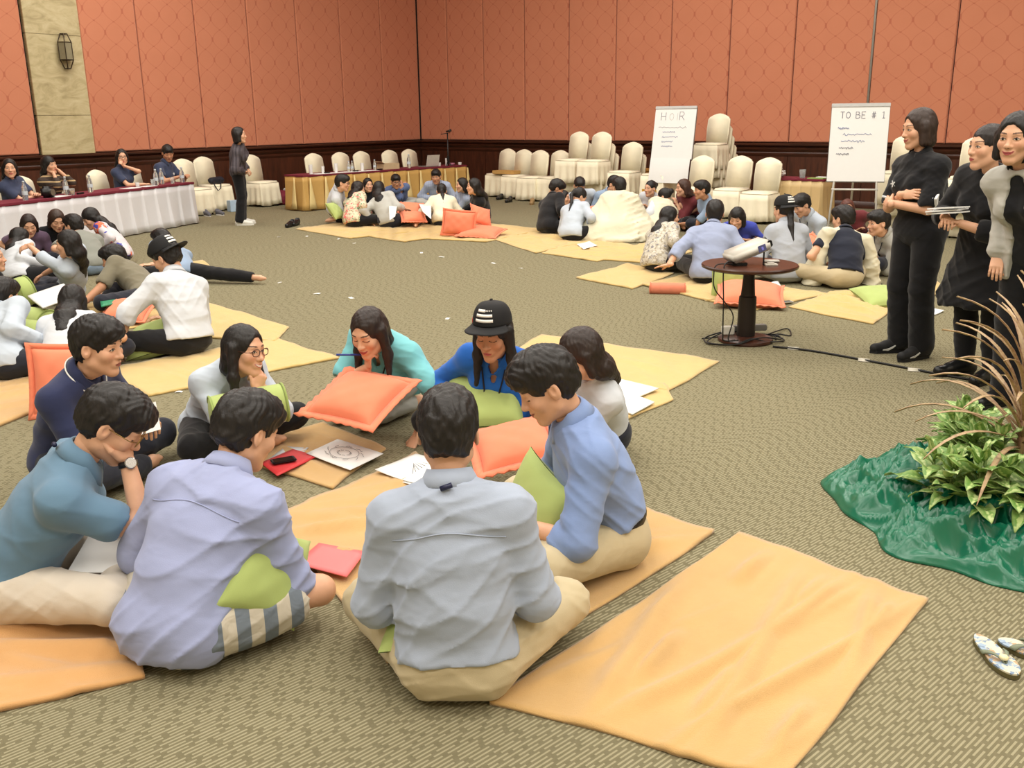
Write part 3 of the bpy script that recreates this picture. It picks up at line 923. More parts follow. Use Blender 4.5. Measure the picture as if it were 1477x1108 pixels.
        if top.get('placket') and near:
            bvh = BVHTree.FromPolygons([tuple(x) for x in vv], qq.tolist())
            for i_ in range(top['placket']):
                o_ = Sc - zt * (0.05 + 0.085 * i_) * s + ft * 0.35
                hit = bvh.ray_cast(Vector(o_), Vector(-ft))[0]
                if hit is not None:
                    mb = MB(); mb.lathe([(0.0055, 0), (0.0055, 0.002), (0.004, 0.003)], 10)
                    mb.v = [tuple(RT @ rotx(-math.pi / 2) @ np.array(q2) + np.array(hit) - B) for q2 in mb.v]
                    mb.obj('button', plain('button_white', (225, 222, 214), 0.4), root)
    # ---- lower garment
    if bottom:
        g = bottom.get('loose', 0.012) * s
        kind = bottom.get('kind', 'long')
        sh_ = 0.010 * s if bottom.get('waist', 0.075) < 0.06 or True else 0
        ops = [('u', cap(Hc - rgt * 0.065 * s, Hc + rgt * 0.065 * s, 0.108 * fs - sh_), 0.03), ('u', cap(Hc, Wc, 0.100 * fs - sh_, 0.096 * fs - sh_, RT, (1.36 if m else 1.26, 1, 1)), 0.03), ('i', half(Hc + zt * bottom.get('waist', 0.075) * s, zt), 0.004)]
        for sd in 'RL':
            H_, K_, A_ = J['h' + sd], J['k' + sd], J['a' + sd]
            if kind in ('long', 'crop'):
                fr = bottom.get('len', 0.93) if kind == 'long' else 0.7
                e2 = K_ + (A_ - K_) * fr
                ops += [('u', LEG[sd][0], 0.022), ('u', cap(K_, K_ * 0.62 + A_ * 0.38, 0.054 * fs, 0.055 * fs), 0.02),
                        ('u', cap(K_ * 0.62 + A_ * 0.38, e2, 0.055 * fs, 0.046 * s * bottom.get('flare', 1.0)), 0.012)]
            elif kind == 'shorts':
                sf = bottom.get('slen', 0.88); ops += [('u', cap(H_, H_ * (1 - sf) + K_ * sf, 0.086 * fs, 0.068 * fs), 0.022)]
            elif kind == 'skirt':
                ops += [('u', cap(H_, H_ * 0.1 + K_ * 0.9, 0.086 * fs, 0.066 * fs), 0.09)]
        if kind == 'shorts':
            for sd in 'RL':
                ax_ = unit(J['k' + sd] - J['h' + sd]); q_ = J['h' + sd] * (1 - sf) + J['k' + sd] * sf
                ops.append(('s', cap(q_ + ax_ * (0.088 * s + g), q_ + ax_ * 0.15 * s, 0.085 * s), 0.004))
        if kind in ('long', 'crop'):
            for sd in 'RL':
                K_, A_ = J['k' + sd], J['a' + sd]
                fr = bottom.get('len', 0.93) if kind == 'long' else 0.7
                ax_ = unit(A_ - K_); q_ = K_ + (A_ - K_) * fr
                ops.append(('s', cap(q_ + ax_ * (0.062 * s + g), q_ + ax_ * 0.11 * s, 0.060 * s), 0.004))
        vv, qq = solid(ops, h, disp=folds(seed + 77, bottom.get('wr', 0.006) * s, 1.1) if pxm > 85 else None, grow=g)
        vv[:, 2] = np.maximum(vv[:, 2], B[2] + 0.005)
        pr.bot = link(bottom.get('name', 'trousers'), mesh_np('trousers', vv - B, qq), bottom['mat'], root)
        if bottom.get('label'): pr.bot['label'] = bottom['label']
        if bottom.get('belt'):
            wz = bottom.get('waist', 0.075) * s - 0.022 * s
            c_ = Hc * (1 - wz / np.linalg.norm(Wc - Hc)) + Wc * (wz / np.linalg.norm(Wc - Hc))
            bt = MB(); rx, ry = (0.102 * 1.36 * fs + g + 0.004), (0.102 * fs + g + 0.004)
            def Fb(u, v2):
                th = 2 * math.pi * u
                return c_ + rt_ * math.cos(th) * rx + ft * math.sin(th) * ry + zt * (v2 - 0.5) * 0.034 * s - B
            bt.grid(Fb, 40, 2, closed_u=True)
            bt.obj('belt', plain('belt_leather', (28, 22, 20), 0.4), root, smooth=True, thick=0.004)
    # ---- shoes
    if shoes:
        for sd in 'RL':
            t_, k_ = J['t' + sd], J['a' + sd]
            fd = unit(A(t_[0] - k_[0], t_[1] - k_[1], 0)); heel = A(k_[0], k_[1], B[2] + 0.04 * s) - fd * 0.045 * s
            tip = A(t_[0], t_[1], B[2] + 0.034 * s) + fd * 0.015 * s
            top_ = A(k_[0], k_[1], B[2] + 0.07 * s)
            ops = [('u', cap(heel, tip, 0.040 * s, 0.034 * s), 0.0), ('u', cap(heel, top_, 0.040 * s, 0.044 * s), 0.02), ('u', cap(top_, heel * 0.35 + tip * 0.65 + UPV * 0.014 * s, 0.044 * s, 0.036 * s), 0.02)]
            vv, qq = solid(ops, max(h, 0.007)); vv[:, 2] = np.maximum(vv[:, 2], B[2] + 0.002)
            sh = link('shoe', mesh_np('shoe', vv - B, qq), shoes['mat'], root)
            so = MB(); 
            ring = [(heel * (1 - k2 / 5) + tip * (k2 / 5)) for k2 in range(6)]
            side_ = np.cross(UPV, fd)
            out = [ring[0] - fd * 0.042 * s] + [r2 + side_ * (0.041 - 0.001 * i2) * s for i2, r2 in enumerate(ring)] + [ring[-1] + fd * 0.038 * s] + [r2 - side_ * (0.041 - 0.001 * i2) * s for i2, r2 in reversed(list(enumerate(ring)))]
            so.prism([(q2[0] - B[0], q2[1] - B[1]) for q2 in out], 0.0, 0.022 * s, axis=2)
            so.obj('sole', shoes.get('sole', shoes['mat']), sh)
            if shoes.get('swoosh'):
                for sg in (-1, 1):
                    bvh = BVHTree.FromPolygons([tuple(x) for x in vv], qq.tolist())
                    top_pts, bot_pts = [], []
                    for i2 in range(9):
                        f2 = i2 / 8
                        base_ = heel * (0.30 + 0.0) + tip * 0.70 if False else heel * (0.18 + 0.50 * (1 - f2)) + tip * (0.82 - 0.50 * (1 - f2))
                        z_hi = 0.030 + 0.050 * (1 - f2) ** 1.6 if True else 0
                        th_ = 0.016 * math.sin(min(1.0, (f2 + 0.04)) * math.pi * 0.62) ** 1.0 + 0.002
                        for lst, zz in ((top_pts, z_hi), (bot_pts, z_hi - th_)):
                            o_ = A(base_[0], base_[1], B[2] + zz * s) + side_ * sg * 0.2
                            hit = bvh.ray_cast(Vector(o_), Vector(-side_ * sg))[0]
                            lst.append((np.array(hit) if hit is not None else o_ - side_ * sg * 0.16) + side_ * sg * 0.0025)
                    mb = MB(); mb.add([q2 - B for q2 in top_pts + bot_pts], [(i2, i2 + 1, 9 + i2 + 1, 9 + i2) for i2 in range(8)])
                    mb.obj('swoosh_mark', plain('shoe_white', (232, 232, 230), 0.5), sh, thick=0.002)
    if hair: make_hair(pr, hair, hair_rgb, sex, hv)
    if glasses: make_glasses(pr, glasses)
    if earring:
        for sg in (-1, 1):
            mb = MB(); mb.lathe([(0.002, -0.008), (0.008, -0.004), (0.009, 0.001), (0.006, 0.007), (0.001, 0.009)], 12)
            mb.v = [tuple(HW(sg * 0.083, -0.004, -0.040) + A(*q2) - B) for q2 in mb.v]
            mb.obj('earring', plain('pearl', (240, 238, 232), 0.25), root, smooth=True)
    return pr

def make_hair(pr, style, rgb, sex, hv=0.0):
    HW, RH, Hd, hs, s, B = pr.HW, pr.RH, pr.Hd, pr.hs, pr.s, pr.B
    h = max(0.0048, 1.3 / pr.pxm)
    X, Y, Z = RH[:, 0], RH[:, 1], RH[:, 2]
    back = -unit(A(Y[0], Y[1], 0)); side = unit(A(X[0], X[1], 0)); dn = -UPV
    def e(c, r, tilt=None): return ell(HW(*c), A(*r) * hs, RH)
    U = []
    f = sex == 'f'
    w = 0.96 if f else 1.0
    def u(p, k=0.02): U.append(('u', p, k))
    def sb(p, k=0.012): U.append(('s', p, k))
    def keep(pt, nrm, k=0.012): U.append(('i', half(HW(*pt), RH @ A(*nrm)), k))
    kinds = style.split('+')
    if 'short' in kinds:
        u(e((0, -0.022, 0.034), (0.0865, 0.103, 0.098)))
        u(e((0, -0.052, -0.030), (0.062, 0.060, 0.062)), 0.03)
        u(e((0, 0.018, 0.078), (0.072, 0.084, 0.054 + hv)), 0.03)
        u(e((0, 0.068, 0.070), (0.058, 0.036, 0.034)), 0.025)
        sb(e((0, 0.135, -0.045), (0.105, 0.082, 0.104)), 0.02)
        keep((0, -0.055, -0.066), (0, -0.42, -1), 0.015)
        for sg in (-1, 1): sb(e((sg * 0.088, 0.004, -0.022), (0.032, 0.034, 0.042)), 0.012)
    if 'bun' in kinds or 'pony' in kinds or 'tied' in kinds:
        u(e((0, -0.020, 0.034), (0.083 * w, 0.100, 0.091)))
        sb(e((0, 0.130, -0.030), (0.092, 0.085, 0.100)), 0.02)
        keep((0, -0.055, -0.048), (0, -0.5, -1), 0.015)
        for sg in (-1, 1): sb(e((sg * 0.086, 0.012, -0.024), (0.03, 0.036, 0.042)), 0.012)
        if 'bun' in kinds: u(e((0, -0.125, 0.045), (0.04, 0.036, 0.04)), 0.012)
        if 'pony' in kinds:
            p0 = HW(0, -0.112, 0.03); p1 = p0 + back * 0.045 * s + dn * 0.06 * s; p2 = pr.Nb - pr.ft * 0.12 * s; p3 = p2 - pr.zt * 0.17 * s - pr.ft * 0.03 * s
            u(cap(p0, p1, 0.024 * s, 0.028 * s), 0.015); u(cap(p1, p2, 0.028 * s, 0.022 * s), 0.015); u(cap(p2, p3, 0.022 * s, 0.008 * s), 0.015)
        if 'tied' in kinds:       # gathered low, falling down the back
            p0 = HW(0, -0.095, -0.02); p1 = pr.Nb - pr.ft * 0.10 * s; p2 = p1 - pr.zt * 0.20 * s - pr.ft * 0.04 * s
            u(cap(p0, p1, 0.034 * s, 0.030 * s), 0.02); u(cap(p1, p2, 0.03 * s, 0.012 * s), 0.02)
    if 'long' in kinds or 'bob' in kinds or 'mid' in kinds or 'front' in kinds:
        u(e((0, -0.016, 0.036), (0.088 * w, 0.102, 0.094)))
        R2 = np.stack([side, -back, UPV], 1)
        if 'bob' in kinds:
            p0, p1 = HW(0, -0.035, 0.0), HW(0, -0.045, -0.075)
            u(cap(p0, p1, 0.070 * s, 0.060 * s, RH, (1.34, 1, 1)), 0.03)
            for sg in (-1, 1): u(cap(HW(sg * 0.070, 0.0, 0.02), HW(sg * 0.076, 0.016, -0.082), 0.030 * s, 0.024 * s), 0.02)
        else:
            kd = [k for k in kinds if k in ('long', 'mid', 'front')][0]
            p0 = HW(0, -0.05, 0.005); p1 = HW(0, -0.072, -0.085)
            u(cap(p0, p1, 0.062 * s, 0.056 * s, RH, (1.36, 1, 1)), 0.03)
            if kd != 'front':
                p2 = pr.Sc - pr.ft * 0.098 * s - pr.zt * 0.02 * s; Rb = pr.RT
                p1b = p1 * 0.5 + (pr.Nb - pr.ft * 0.08 * s + pr.zt * 0.05 * s) * 0.5
                u(cap(p1, p1b, 0.056 * s, 0.052 * s, Rb, (1.40, 1, 1)), 0.03); u(cap(p1b, p2, 0.052 * s, 0.040 * s, Rb, (1.6, 1, 1)), 0.03)
                if kd == 'long':
                    p3 = p2 - pr.zt * 0.16 * s - pr.ft * 0.014 * s
                    u(cap(p2, p3, 0.040 * s, 0.024 * s, Rb, (1.75, 1, 1)), 0.03)
        if 'front' in kinds:
            for sg in (-1, 1):
                q0 = HW(sg * 0.078, -0.006, 0.02); q1 = HW(sg * 0.088, 0.004, -0.09); q1 = q1 + dn * 0.03 * s; q2 = q1 + dn * 0.15 * s - back * 0.015 * s + side * sg * 0.006
                u(cap(q0, q1, 0.028 * s, 0.026 * s), 0.02); u(cap(q1, q2, 0.027 * s, 0.012 * s), 0.02)
        else:
            for sg in (-1, 1):
                q0 = HW(sg * 0.074, -0.008, 0.01); q1 = HW(sg * 0.078, -0.016, -0.085)
                u(cap(q0, q1, 0.026 * s, 0.022 * s), 0.02)
        if 'fringe' in kinds:
            sb(e((0, 0.130, -0.062), (0.076, 0.085, 0.088)), 0.012)
        else:
            sb(e((0, 0.126, -0.014), (0.073, 0.092, 0.107)), 0.014)
        sb(cap(HW(0, 0.075, -0.05), HW(0, 0.085, -0.19), 0.052 * hs, 0.086 * hs), 0.015)
    if 'undercap' in kinds: pass
    rg = np.random.RandomState(int(abs(Hd[0]) * 1000) % 997)
    ph = rg.rand(4) * 6.28
    def disp(x, y, z):
        q = (np.stack([x, y, z], 1) - Hd) @ RH / hs
        a, b, c = q[:, 0], q[:, 1], q[:, 2]
        r = np.sin(a * 190 + 3 * np.sin(b * 60 + ph[0])) * np.sin(b * 170 + 2 * np.sin(c * 70 + ph[1]))
        r = r + 0.8 * np.sin(a * 75 + c * 60 + ph[2]) * np.sin(b * 90 - c * 40 + ph[3])
        return (0.0030 if 'short' in kinds else 0.0016) * r
    if 'wavy' in kinds:
        d0 = disp
        def disp(x, y, z): return d0(x, y, z) * 1.2 + 0.006 * np.sin(x * 95 + ph[0]) * np.sin(y * 95 + ph[1]) * np.sin(z * 70 + ph[2])
    vv, qq = solid(U, h, disp=disp, pad=0.02)
    vv[:, 2] = np.maximum(vv[:, 2], B[2] + 0.01)
    pr.hair = link('hair', mesh_np('hair', vv - B, qq), hair_mat(rgb), pr.root)

def make_glasses(pr, mat):
    HW, B, hs = pr.HW, pr.B, pr.hs
    g = MB()
    for sg in (-1, 1):
        pts = []
        for k in range(17):
            t = 2 * math.pi * k / 16
            ct, st = math.cos(t), math.sin(t)
            x = 0.0225 * math.copysign(abs(ct) ** 0.7, ct); z = 0.0165 * math.copysign(abs(st) ** 0.75, st)
            pts.append(HW(sg * 0.033 + x, 0.099 - 0.18 * abs(x + sg * 0.033) * 0.5, 0.004 + z) - B)
        g.tube(pts, 0.0019, 6, caps=False)
        g.tube([HW(sg * 0.055, 0.092, 0.008) - B, HW(sg * 0.076, 0.072, 0.008) - B, HW(sg * 0.079, 0.0, 0.010) - B], 0.0017, 6)
    g.tube([HW(-0.011, 0.098, 0.008) - B, HW(0, 0.1005, 0.010) - B, HW(0.011, 0.098, 0.008) - B], 0.0017, 6)
    g.obj('glasses', mat, pr.root, smooth=True)

# ------------------------------------------------------------------ wearables
M_CAP = plain('black_cap_cloth', (24, 24, 26), 0.8, var=0.1, bstr=0.2, bscale=300)
M_CAPLOGO = plain('white_embroidery', (236, 234, 228), 0.7)
def snapback(pr, yaw=0.0, tilt=0.0, drop=0.0, tag_red=False):
    """flat-brim cap; yaw turns the brim about the head (180 = worn backwards)"""
    HW, B = pr.HW, pr.B
    Ry = rotz(math.radians(yaw)) ; Rt = rotx(math.radians(tilt))
    c = A(0, -0.012, 0.052 - drop)
    def T(p): return HW(*(c + Ry @ (Rt @ p))) - B
    rx, ry, rz = 0.092, 0.109, 0.098
    def dome(th, ph, off=0.0):      # th round the head (0 = front), ph 0 rim .. 1 top
        a = ph * math.pi / 2
        cr = math.cos(a) ** 0.62; sr = math.sin(a) ** 0.95
        front = 0.5 + 0.5 * math.cos(th)
        zz = (rz + 0.012 * front * math.sin(a * 1.3)) * sr
        d = A(math.sin(th) * cr * rx, math.cos(th) * cr * ry, zz)
        return d + unit(d) * off
    n = 40 if pr.near else 24
    mb = MB(); mb.grid(lambda u, v: T(dome(2 * math.pi * u, v * 0.985)), n, 14, closed_u=True)
    mb.add([T(dome(2 * math.pi * k / n, 0.985)) for k in range(n)], [tuple(range(n))])
    crown = mb.obj('cap', M_CAP, pr.root, smooth=True, thick=0.003)
    crown['label'] = 'black flat brimmed cap with white stars and stripes'
    mb = MB()
    def F(u, v):
        th = (u - 0.5) * 2 * 1.18
        rr = 1.0 + v * 0.68 * (math.cos(th * 1.12) ** 0.75 if math.cos(th * 1.12) > 0 else 0)
        return T(A(math.sin(th) * rx * rr, math.cos(th) * ry * rr, 0.004 - 0.010 * v - 0.012 * v * abs(th)))
    mb.grid(F, 21, 7)
    mb.obj('brim', M_CAP, crown, smooth=True, thick=0.005)
    mb = MB(); mb.lathe([(0.008, 0), (0.008, 0.004), (0.004, 0.007)], 10)
    t0 = dome(0, 0.999)
    mb.v = [tuple(T(t0 + A(*q))) for q in mb.v]; mb.obj('button', M_CAP, crown, smooth=True)
    for z0, a0, a1 in ((0.16, -0.50, 0.50), (0.31, -0.48, 0.48), (0.46, -0.05, 0.45)):
        mb = MB(); mb.grid(lambda u, v: T(dome(a0 + (a1 - a0) * u, z0 + 0.085 * v, 0.0022)), 15, 3)
        mb.obj('stripe', M_CAPLOGO, crown, smooth=True, thick=0.002)
    for k in range(4):
        mb = MB(); cth = -0.44 + 0.105 * k; cz = 0.503
        pts = []
        for j in range(10):
            r = 0.036 if j % 2 == 0 else 0.016
            pts.append(T(dome(cth + math.sin(j * math.pi / 5) * r * 1.15, cz + math.cos(j * math.pi / 5) * r, 0.003)))
        mb.add(pts + [T(dome(cth, cz, 0.003))], [(10, j, (j + 1) % 10) for j in range(10)])
        mb.obj('star', M_CAPLOGO, crown, thick=0.002)
    if tag_red:
        mb = MB(); mb.grid(lambda u, v: T(dome(0.95 + 0.22 * u, 0.06 + 0.11 * v, 0.002)), 4, 3)
        mb.obj('side_tag', plain('red_tag', (186, 40, 44), 0.6), crown, thick=0.002)
def surf_point(pr, p_from, direction, off=0.004):
    if not hasattr(pr, '_bvh'): pr._bvh = BVHTree.FromPolygons([tuple(x) for x in pr.top_v], pr.top_q.tolist())
    hit = pr._bvh.ray_cast(Vector(tuple(p_from)), Vector(tuple(direction)))[0]
    return None if hit is None else np.array(hit) - unit(direction) * off
def lanyard(pr, mat, drop=0.30, badge=None):
    """a strap round the neck lying on the chest"""
    s = pr.s; xt = pr.RT[:, 0]
    pts = []
    for k in range(15):
        f = (k - 7) / 7.0
        x = 0.062 * math.copysign(abs(f) ** 0.8, f); z = -drop * (1 - abs(f) ** 1.1) + 0.03
        o = pr.Sc + xt * x * s + pr.zt * z * s + pr.ft * 0.4
        q = surf_point(pr, o, -pr.ft, 0.006)
        if q is not None: pts.append(q - pr.B)
    if len(pts) < 3: return
    mb = MB(); mb.tube(pts, 0.0042, 6); mb.obj('lanyard', mat, pr.root, smooth=True)
    if badge is not None:
        i = len(pts) // 2
        c = pts[i]; R = pr.RT
        mb = MB(); mb.box((-0.028, -0.002, -0.085), (0.028, 0.002, -0.005), R, c + pr.ft * 0.008)
        mb.obj('badge', badge, pr.root)
def wristwatch(pr, sd, mat, strap):
    J, s = pr.J, pr.s
    d = unit(J['w' + sd] - J['e' + sd]); c = J['w' + sd] - d * 0.012 * s - pr.B
    u = unit(np.cross(d, UPV)); w = np.cross(u, d)
    mb = MB()
    mb.grid(lambda a, b: c + (u * math.cos(2 * math.pi * a) + w * math.sin(2 * math.pi * a)) * (0.0295 + 0.002) * s + d * (b - 0.5) * 0.020 * s, 24, 2, closed_u=True)
    o = mb.obj('wristwatch', strap, pr.root, smooth=True, thick=0.004)
    R = np.stack([u, d, w], 1)
    mb = MB(); mb.lathe([(0.019, 0), (0.020, 0.006), (0.017, 0.009)], 20)
    mb.v = [tuple(R @ A(*q) + c + w * 0.031 * s) for q in mb.v]
    mb.obj('watch_case', mat, o, smooth=False)
def on_surface_badge(pr, fx_, fz_, name, mat, shape, front=True):
    """small flat emblem on the chest (fx right, fz below the shoulder line)"""
    dir_ = -pr.ft if front else pr.ft
    o = pr.Sc + pr.RT[:, 0] * fx_ * pr.s + pr.zt * fz_ * pr.s - dir_ * 0.4
    q = surf_point(pr, o, dir_, 0.003)
    if q is None: return
    mb = MB(); mb.add([q + pr.RT[:, 0] * x + pr.zt * z - pr.B for x, z in shape], [tuple(range(len(shape)))])
    return mb.obj(name, mat, pr.root, thick=0.002)

def layer(pr, name, mat, ops, grow, h=None, amp=0.008, floor=True, label=None):
    """an extra garment laid over a person"""
    h = h or max(0.008, 1.9 / pr.pxm)
    vv, qq = solid(ops, h, disp=folds(pr.seed0 * 7 + 5, amp, 0.9), grow=grow)
    if floor: vv[:, 2] = np.maximum(vv[:, 2], pr.B[2] + 0.008)
    o = link(name, mesh_np(name, vv - pr.B, qq), mat, pr.root)
    if label: o['label'] = label
    return o
def sleeve_band(pr, sd, frac, width, mat, extra=0.004, g=0.012):
    S, E_ = pr.J['s' + sd], pr.J['e' + sd]
    d = unit(E_ - S); c = S + (E_ - S) * frac - pr.B
    a0 = pr.ARM[sd][0]; r = a0[3] + 0.004 * pr.s + (a0[4] + 0.016 * pr.s - a0[3] - 0.004 * pr.s) * min(1, frac / 0.82) + g * pr.s + extra
    u = unit(np.cross(d, A(0.3, 0.2, 1))); w = np.cross(d, u)
    mb = MB(); mb.grid(lambda a, b: c + (u * math.cos(2 * math.pi * a) + w * math.sin(2 * math.pi * a)) * r + d * (b - 0.5) * width, 32, 2, closed_u=True)
    return mb.obj('sleeve_stripe', mat, pr.root, smooth=True, thick=0.003)
# ================================================================== PEOPLE
def mat_stripes(name, ca, cb, per, rot=(0, 0, 0), duty=0.5):
    m, nt, b = _tree(name)
    v = coord(nt, 'Object', (1, 1, 1), rot)
    sep = nt.nodes.new('ShaderNodeSeparateXYZ'); nt.links.new(v, sep.inputs[0])
    f = math_node(nt, 'FRACT', math_node(nt, 'MULTIPLY', sep.outputs[0], 1 / per))
    k = math_node(nt, 'LESS_THAN', f, duty)
    nt.links.new(mix_rgb(nt, k, srgb(*ca), srgb(*cb)), b.inputs['Base Color'])
    _in(b, 'Roughness', 0.85); bump(nt, b, noise_node(nt, 14, 2, v, 0.5, 1.0), 0.3, 0.03)
    return m
def mat_blotch(name, base, cols, scale=14, thr=0.56):
    m, nt, b = _tree(name)
    v = coord(nt)
    cur = srgb(*base)
    for i, c in enumerate(cols):
        n = nt.nodes.new('ShaderNodeTexNoise'); n.inputs['Scale'].default_value = scale * (1 + 0.23 * i); n.inputs['Detail'].default_value = 3
        mp = nt.nodes.new('ShaderNodeMapping'); mp.inputs['Location'].default_value = (i * 3.7, i * 1.9, i * 5.1)
        nt.links.new(v, mp.inputs[0]); nt.links.new(mp.outputs[0], n.inputs['Vector'])
        k = math_node(nt, 'GREATER_THAN', n.outputs['Fac'], thr)
        cur = mix_rgb(nt, k, cur, srgb(*c))
    nt.links.new(cur, b.inputs['Base Color']); _in(b, 'Roughness', 0.85)
    bump(nt, b, noise_node(nt, 13, 2, v, 0.5, 1.2), 0.3, 0.03)
    return m
C_STEEL = cloth('steel_blue_jersey', (96, 126, 150), wr=0.2)
C_LAV = cloth('lavender_blue_cotton', (152, 160, 196))
C_GREYBL = cloth('grey_blue_cotton', (158, 168, 186))
C_BLUE = cloth('sky_blue_cotton', (128, 150, 196))
C_NAVY = cloth('navy_jersey', (46, 52, 84), wr=0.2)
C_PALE = cloth('pale_blue_cotton', (184, 194, 206))
C_TEAL = cloth('teal_jersey', (120, 190, 196), wr=0.25)
C_ROYAL = cloth('royal_blue_cotton', (36, 98, 186))
C_WHITE = cloth('white_cotton', (202, 206, 212))
C_CREAM = cloth('cream_knit', (224, 216, 190))
C_BEIGE = cloth('beige_chino', (190, 176, 144))
C_STONE = cloth('stone_chino', (204, 194, 180))
C_BLACK = cloth('black_cloth', (24, 24, 27))
C_CHAR = cloth('charcoal_denim', (38, 40, 50))
C_LGREY = cloth('light_grey_cotton', (178, 178, 172))
C_OLIVE = cloth('olive_grey_jersey', (122, 116, 98), wr=0.25)
C_GREYT = cloth('grey_jersey', (134, 136, 128), wr=0.25)
C_CHAMB = cloth('chambray', (142, 162, 188))
C_MAROON = cloth('maroon_knit', (110, 48, 52))
C_COBALT = cloth('cobalt_cotton', (62, 74, 168))
C_SLATE = cloth('slate_navy_jersey', (58, 66, 90), wr=0.2)
C_STRIPSHORT = mat_stripes('striped_shorts_cloth', (196, 188, 172), (112, 122, 134), 0.085, (0, 0, math.radians(-23)))
C_PLAID = mat_stripes('dark_checked_cloth', (62, 56, 62), (84, 78, 84), 0.05)
C_FLORAL = mat_blotch('floral_print', (214, 204, 176), [(226, 110, 110), (120, 150, 120), (232, 150, 140), (150, 140, 110)], 16, 0.60)
C_LACE = mat_blotch('grey_lace_print', (188, 182, 168), [(132, 130, 134), (160, 150, 130), (206, 200, 188)], 22, 0.56)
C_TSTRIPE = mat_stripes('tan_striped_knit', (176, 150, 110), (60, 48, 40), 0.07, (0, math.radians(90), 0), 0.75)
C_PIN = mat_stripes('pin_stripe_cotton', (176, 186, 206), (146, 160, 190), 0.02)
M_GOLDW = plain('gold_wire', (150, 120, 70), 0.3, 0.8)
M_BROWNP = plain('brown_plastic', (70, 40, 30), 0.3)
M_BLACKP = plain('black_plastic', (20, 20, 22), 0.35)
M_STEEL = plain('polished_steel', (170, 170, 172), 0.25, 0.9)
M_STRAP = plain('black_strap', (26, 28, 40), 0.7)
TUCK = 0.055
def shirt(mat, sleeve='roll', **k): return dict(dict(mat=mat, sleeve=sleeve, collar=True, hem=-0.07, loose=0.014), **k)
def tee(mat, **k): return dict(dict(mat=mat, sleeve='short', name='t_shirt', hem=-0.06, loose=0.010, neck=0.062), **k)
def polo(mat, **k): return dict(dict(mat=mat, sleeve='short', name='polo_shirt', collar=True, hem=-0.08, loose=0.012), **k)
def pants(mat, **k): return dict(dict(mat=mat, name='trousers'), **k)
GF = 'people in the front circle'
# ---- the front circle
F8 = person('person seen from behind in pale grey blue shirt and beige trousers, front circle', (663, 1000), (647, 624), 88, hpitch=12, s=0.96,
            arms={'R': (.14, .27, .20), 'L': (-.14, .27, .20)}, poles={'R': (.45, -.45, -.7), 'L': (-.45, -.45, -.7)}, top=shirt(C_GREYBL, wr=0.011, loose=0.022, hem=0.02), bottom=pants(C_BEIGE, loose=0.020, wr=0.008, waist=0.05), group=GF, hv=0.006)
F9 = person('person in lavender blue shirt and striped shorts, front circle', (258, 950), (356, 622), 70, hyaw=48, hpitch=26, s=1.0, lean=0.25,
            arms={'R': (.03, .33, .21), 'L': (-.06, .30, .24)}, poles={'R': (.85, -.15, -.6)}, top=shirt(C_LAV, wr=0.012, loose=0.024, hem=-0.10), bottom=dict(mat=C_STRIPSHORT, kind='shorts', name='shorts', loose=0.022, slen=0.70), group=GF, hv=0.004)
F1 = person('person in steel blue polo leaning on one hand at far left of front circle', (28, 882), (163, 612), 22, hyaw=10, hpitch=38, s=1.0, lean=0.3,
            arms={'R': lambda W, HW, J: HW(.03, .10, -.07), 'L': (.02, .40, .24)}, poles={'R': (.4, .2, -1)}, hands={'R': 'hold', 'L': 'hold'},
            handdir={'R': ((-.1, -.1, 1), (.6, .8, 0))}, top=polo(C_STEEL, wr=0.006, slen=0.56, loose=0.016), bottom=pants(C_STONE, loose=0.02), glasses=M_GOLDW, eyes='closed', group=GF)
wristwatch(F1, 'R', M_STEEL, M_BLACKP)
F2 = person('person in navy polo with white collar stripe looking right, front circle', (98, 690), (142, 500), 350, hyaw=352, hpitch=8, s=1.0,
            arms={'R': (.04, .40, .27), 'L': (-.06, .40, .27)}, hands={'R': 'hold', 'L': 'hold'}, top=polo(C_NAVY, wr=0.005, stripe=plain('white_collar_stripe', (226, 226, 222), 0.7)), bottom=pants(C_CHAR), group=GF, hv=0.008)
F3 = person('smiling person in glasses resting chin on clasped hands, front circle', (308, 640), (353, 506), 322, hyaw=335, hpitch=2, htilt=-6, s=0.95, sex='f', lean=0.16,
            arms={'R': lambda W, HW, J: HW(.01, .075, -.175), 'L': lambda W, HW, J: HW(-.045, .07, -.175)}, poles={'R': (.5, .3, -1), 'L': (-.5, .3, -1)}, hands={'R': 'fist', 'L': 'chin'},
            handdir={'R': ((-.5, .1, .85), (.2, 1, 0)), 'L': ((.45, .1, .9), (-.2, 1, 0))}, top=shirt(C_PALE, 'roll', wr=0.006, hem=-0.02), bottom=pants(C_BLACK), hair='front', glasses=M_BROWNP, mouth='teeth', group=GF)
F4 = person('person in teal shirt kneeling with orange cushion and pen at chin, front circle', (580, 592), (532, 480), 232, hyaw=244, hpitch=22, s=0.98, sex='f', legs='kneel', lean=0.30, L=0.62,
            arms={'R': lambda W, HW, J: HW(.02, .065, -.17), 'L': lambda W, HW, J: P(601, 628, 0.05)}, poles={'R': (.5, .6, -1), 'L': (-.7, -.3, -.1)}, hands={'R': 'chin', 'L': 'flat'},
            handdir={'R': ((-.3, .2, .9), (.3, 1, .1))}, top=tee(C_TEAL, slen=0.78, wr=0.006, loose=0.016, vneck=True), bottom=pants(C_LGREY), hair='front', hair_rgb=(38, 26, 22), mouth='smile', eyes='closed', group=GF)
F5 = person('person in royal blue shirt and black cap facing camera, front circle', (722, 622), (711, 482), 256, hyaw=248, hpitch=14, s=0.97, sex='f', lean=0.14,
            arms={'R': (.20, .30, .19), 'L': (.04, .36, .20)}, top=shirt(C_ROYAL, 'long', wr=0.006, vneck=True), bottom=pants(C_BLACK), hair='front', eyes='closed', skin=SKIN_T, group=GF)
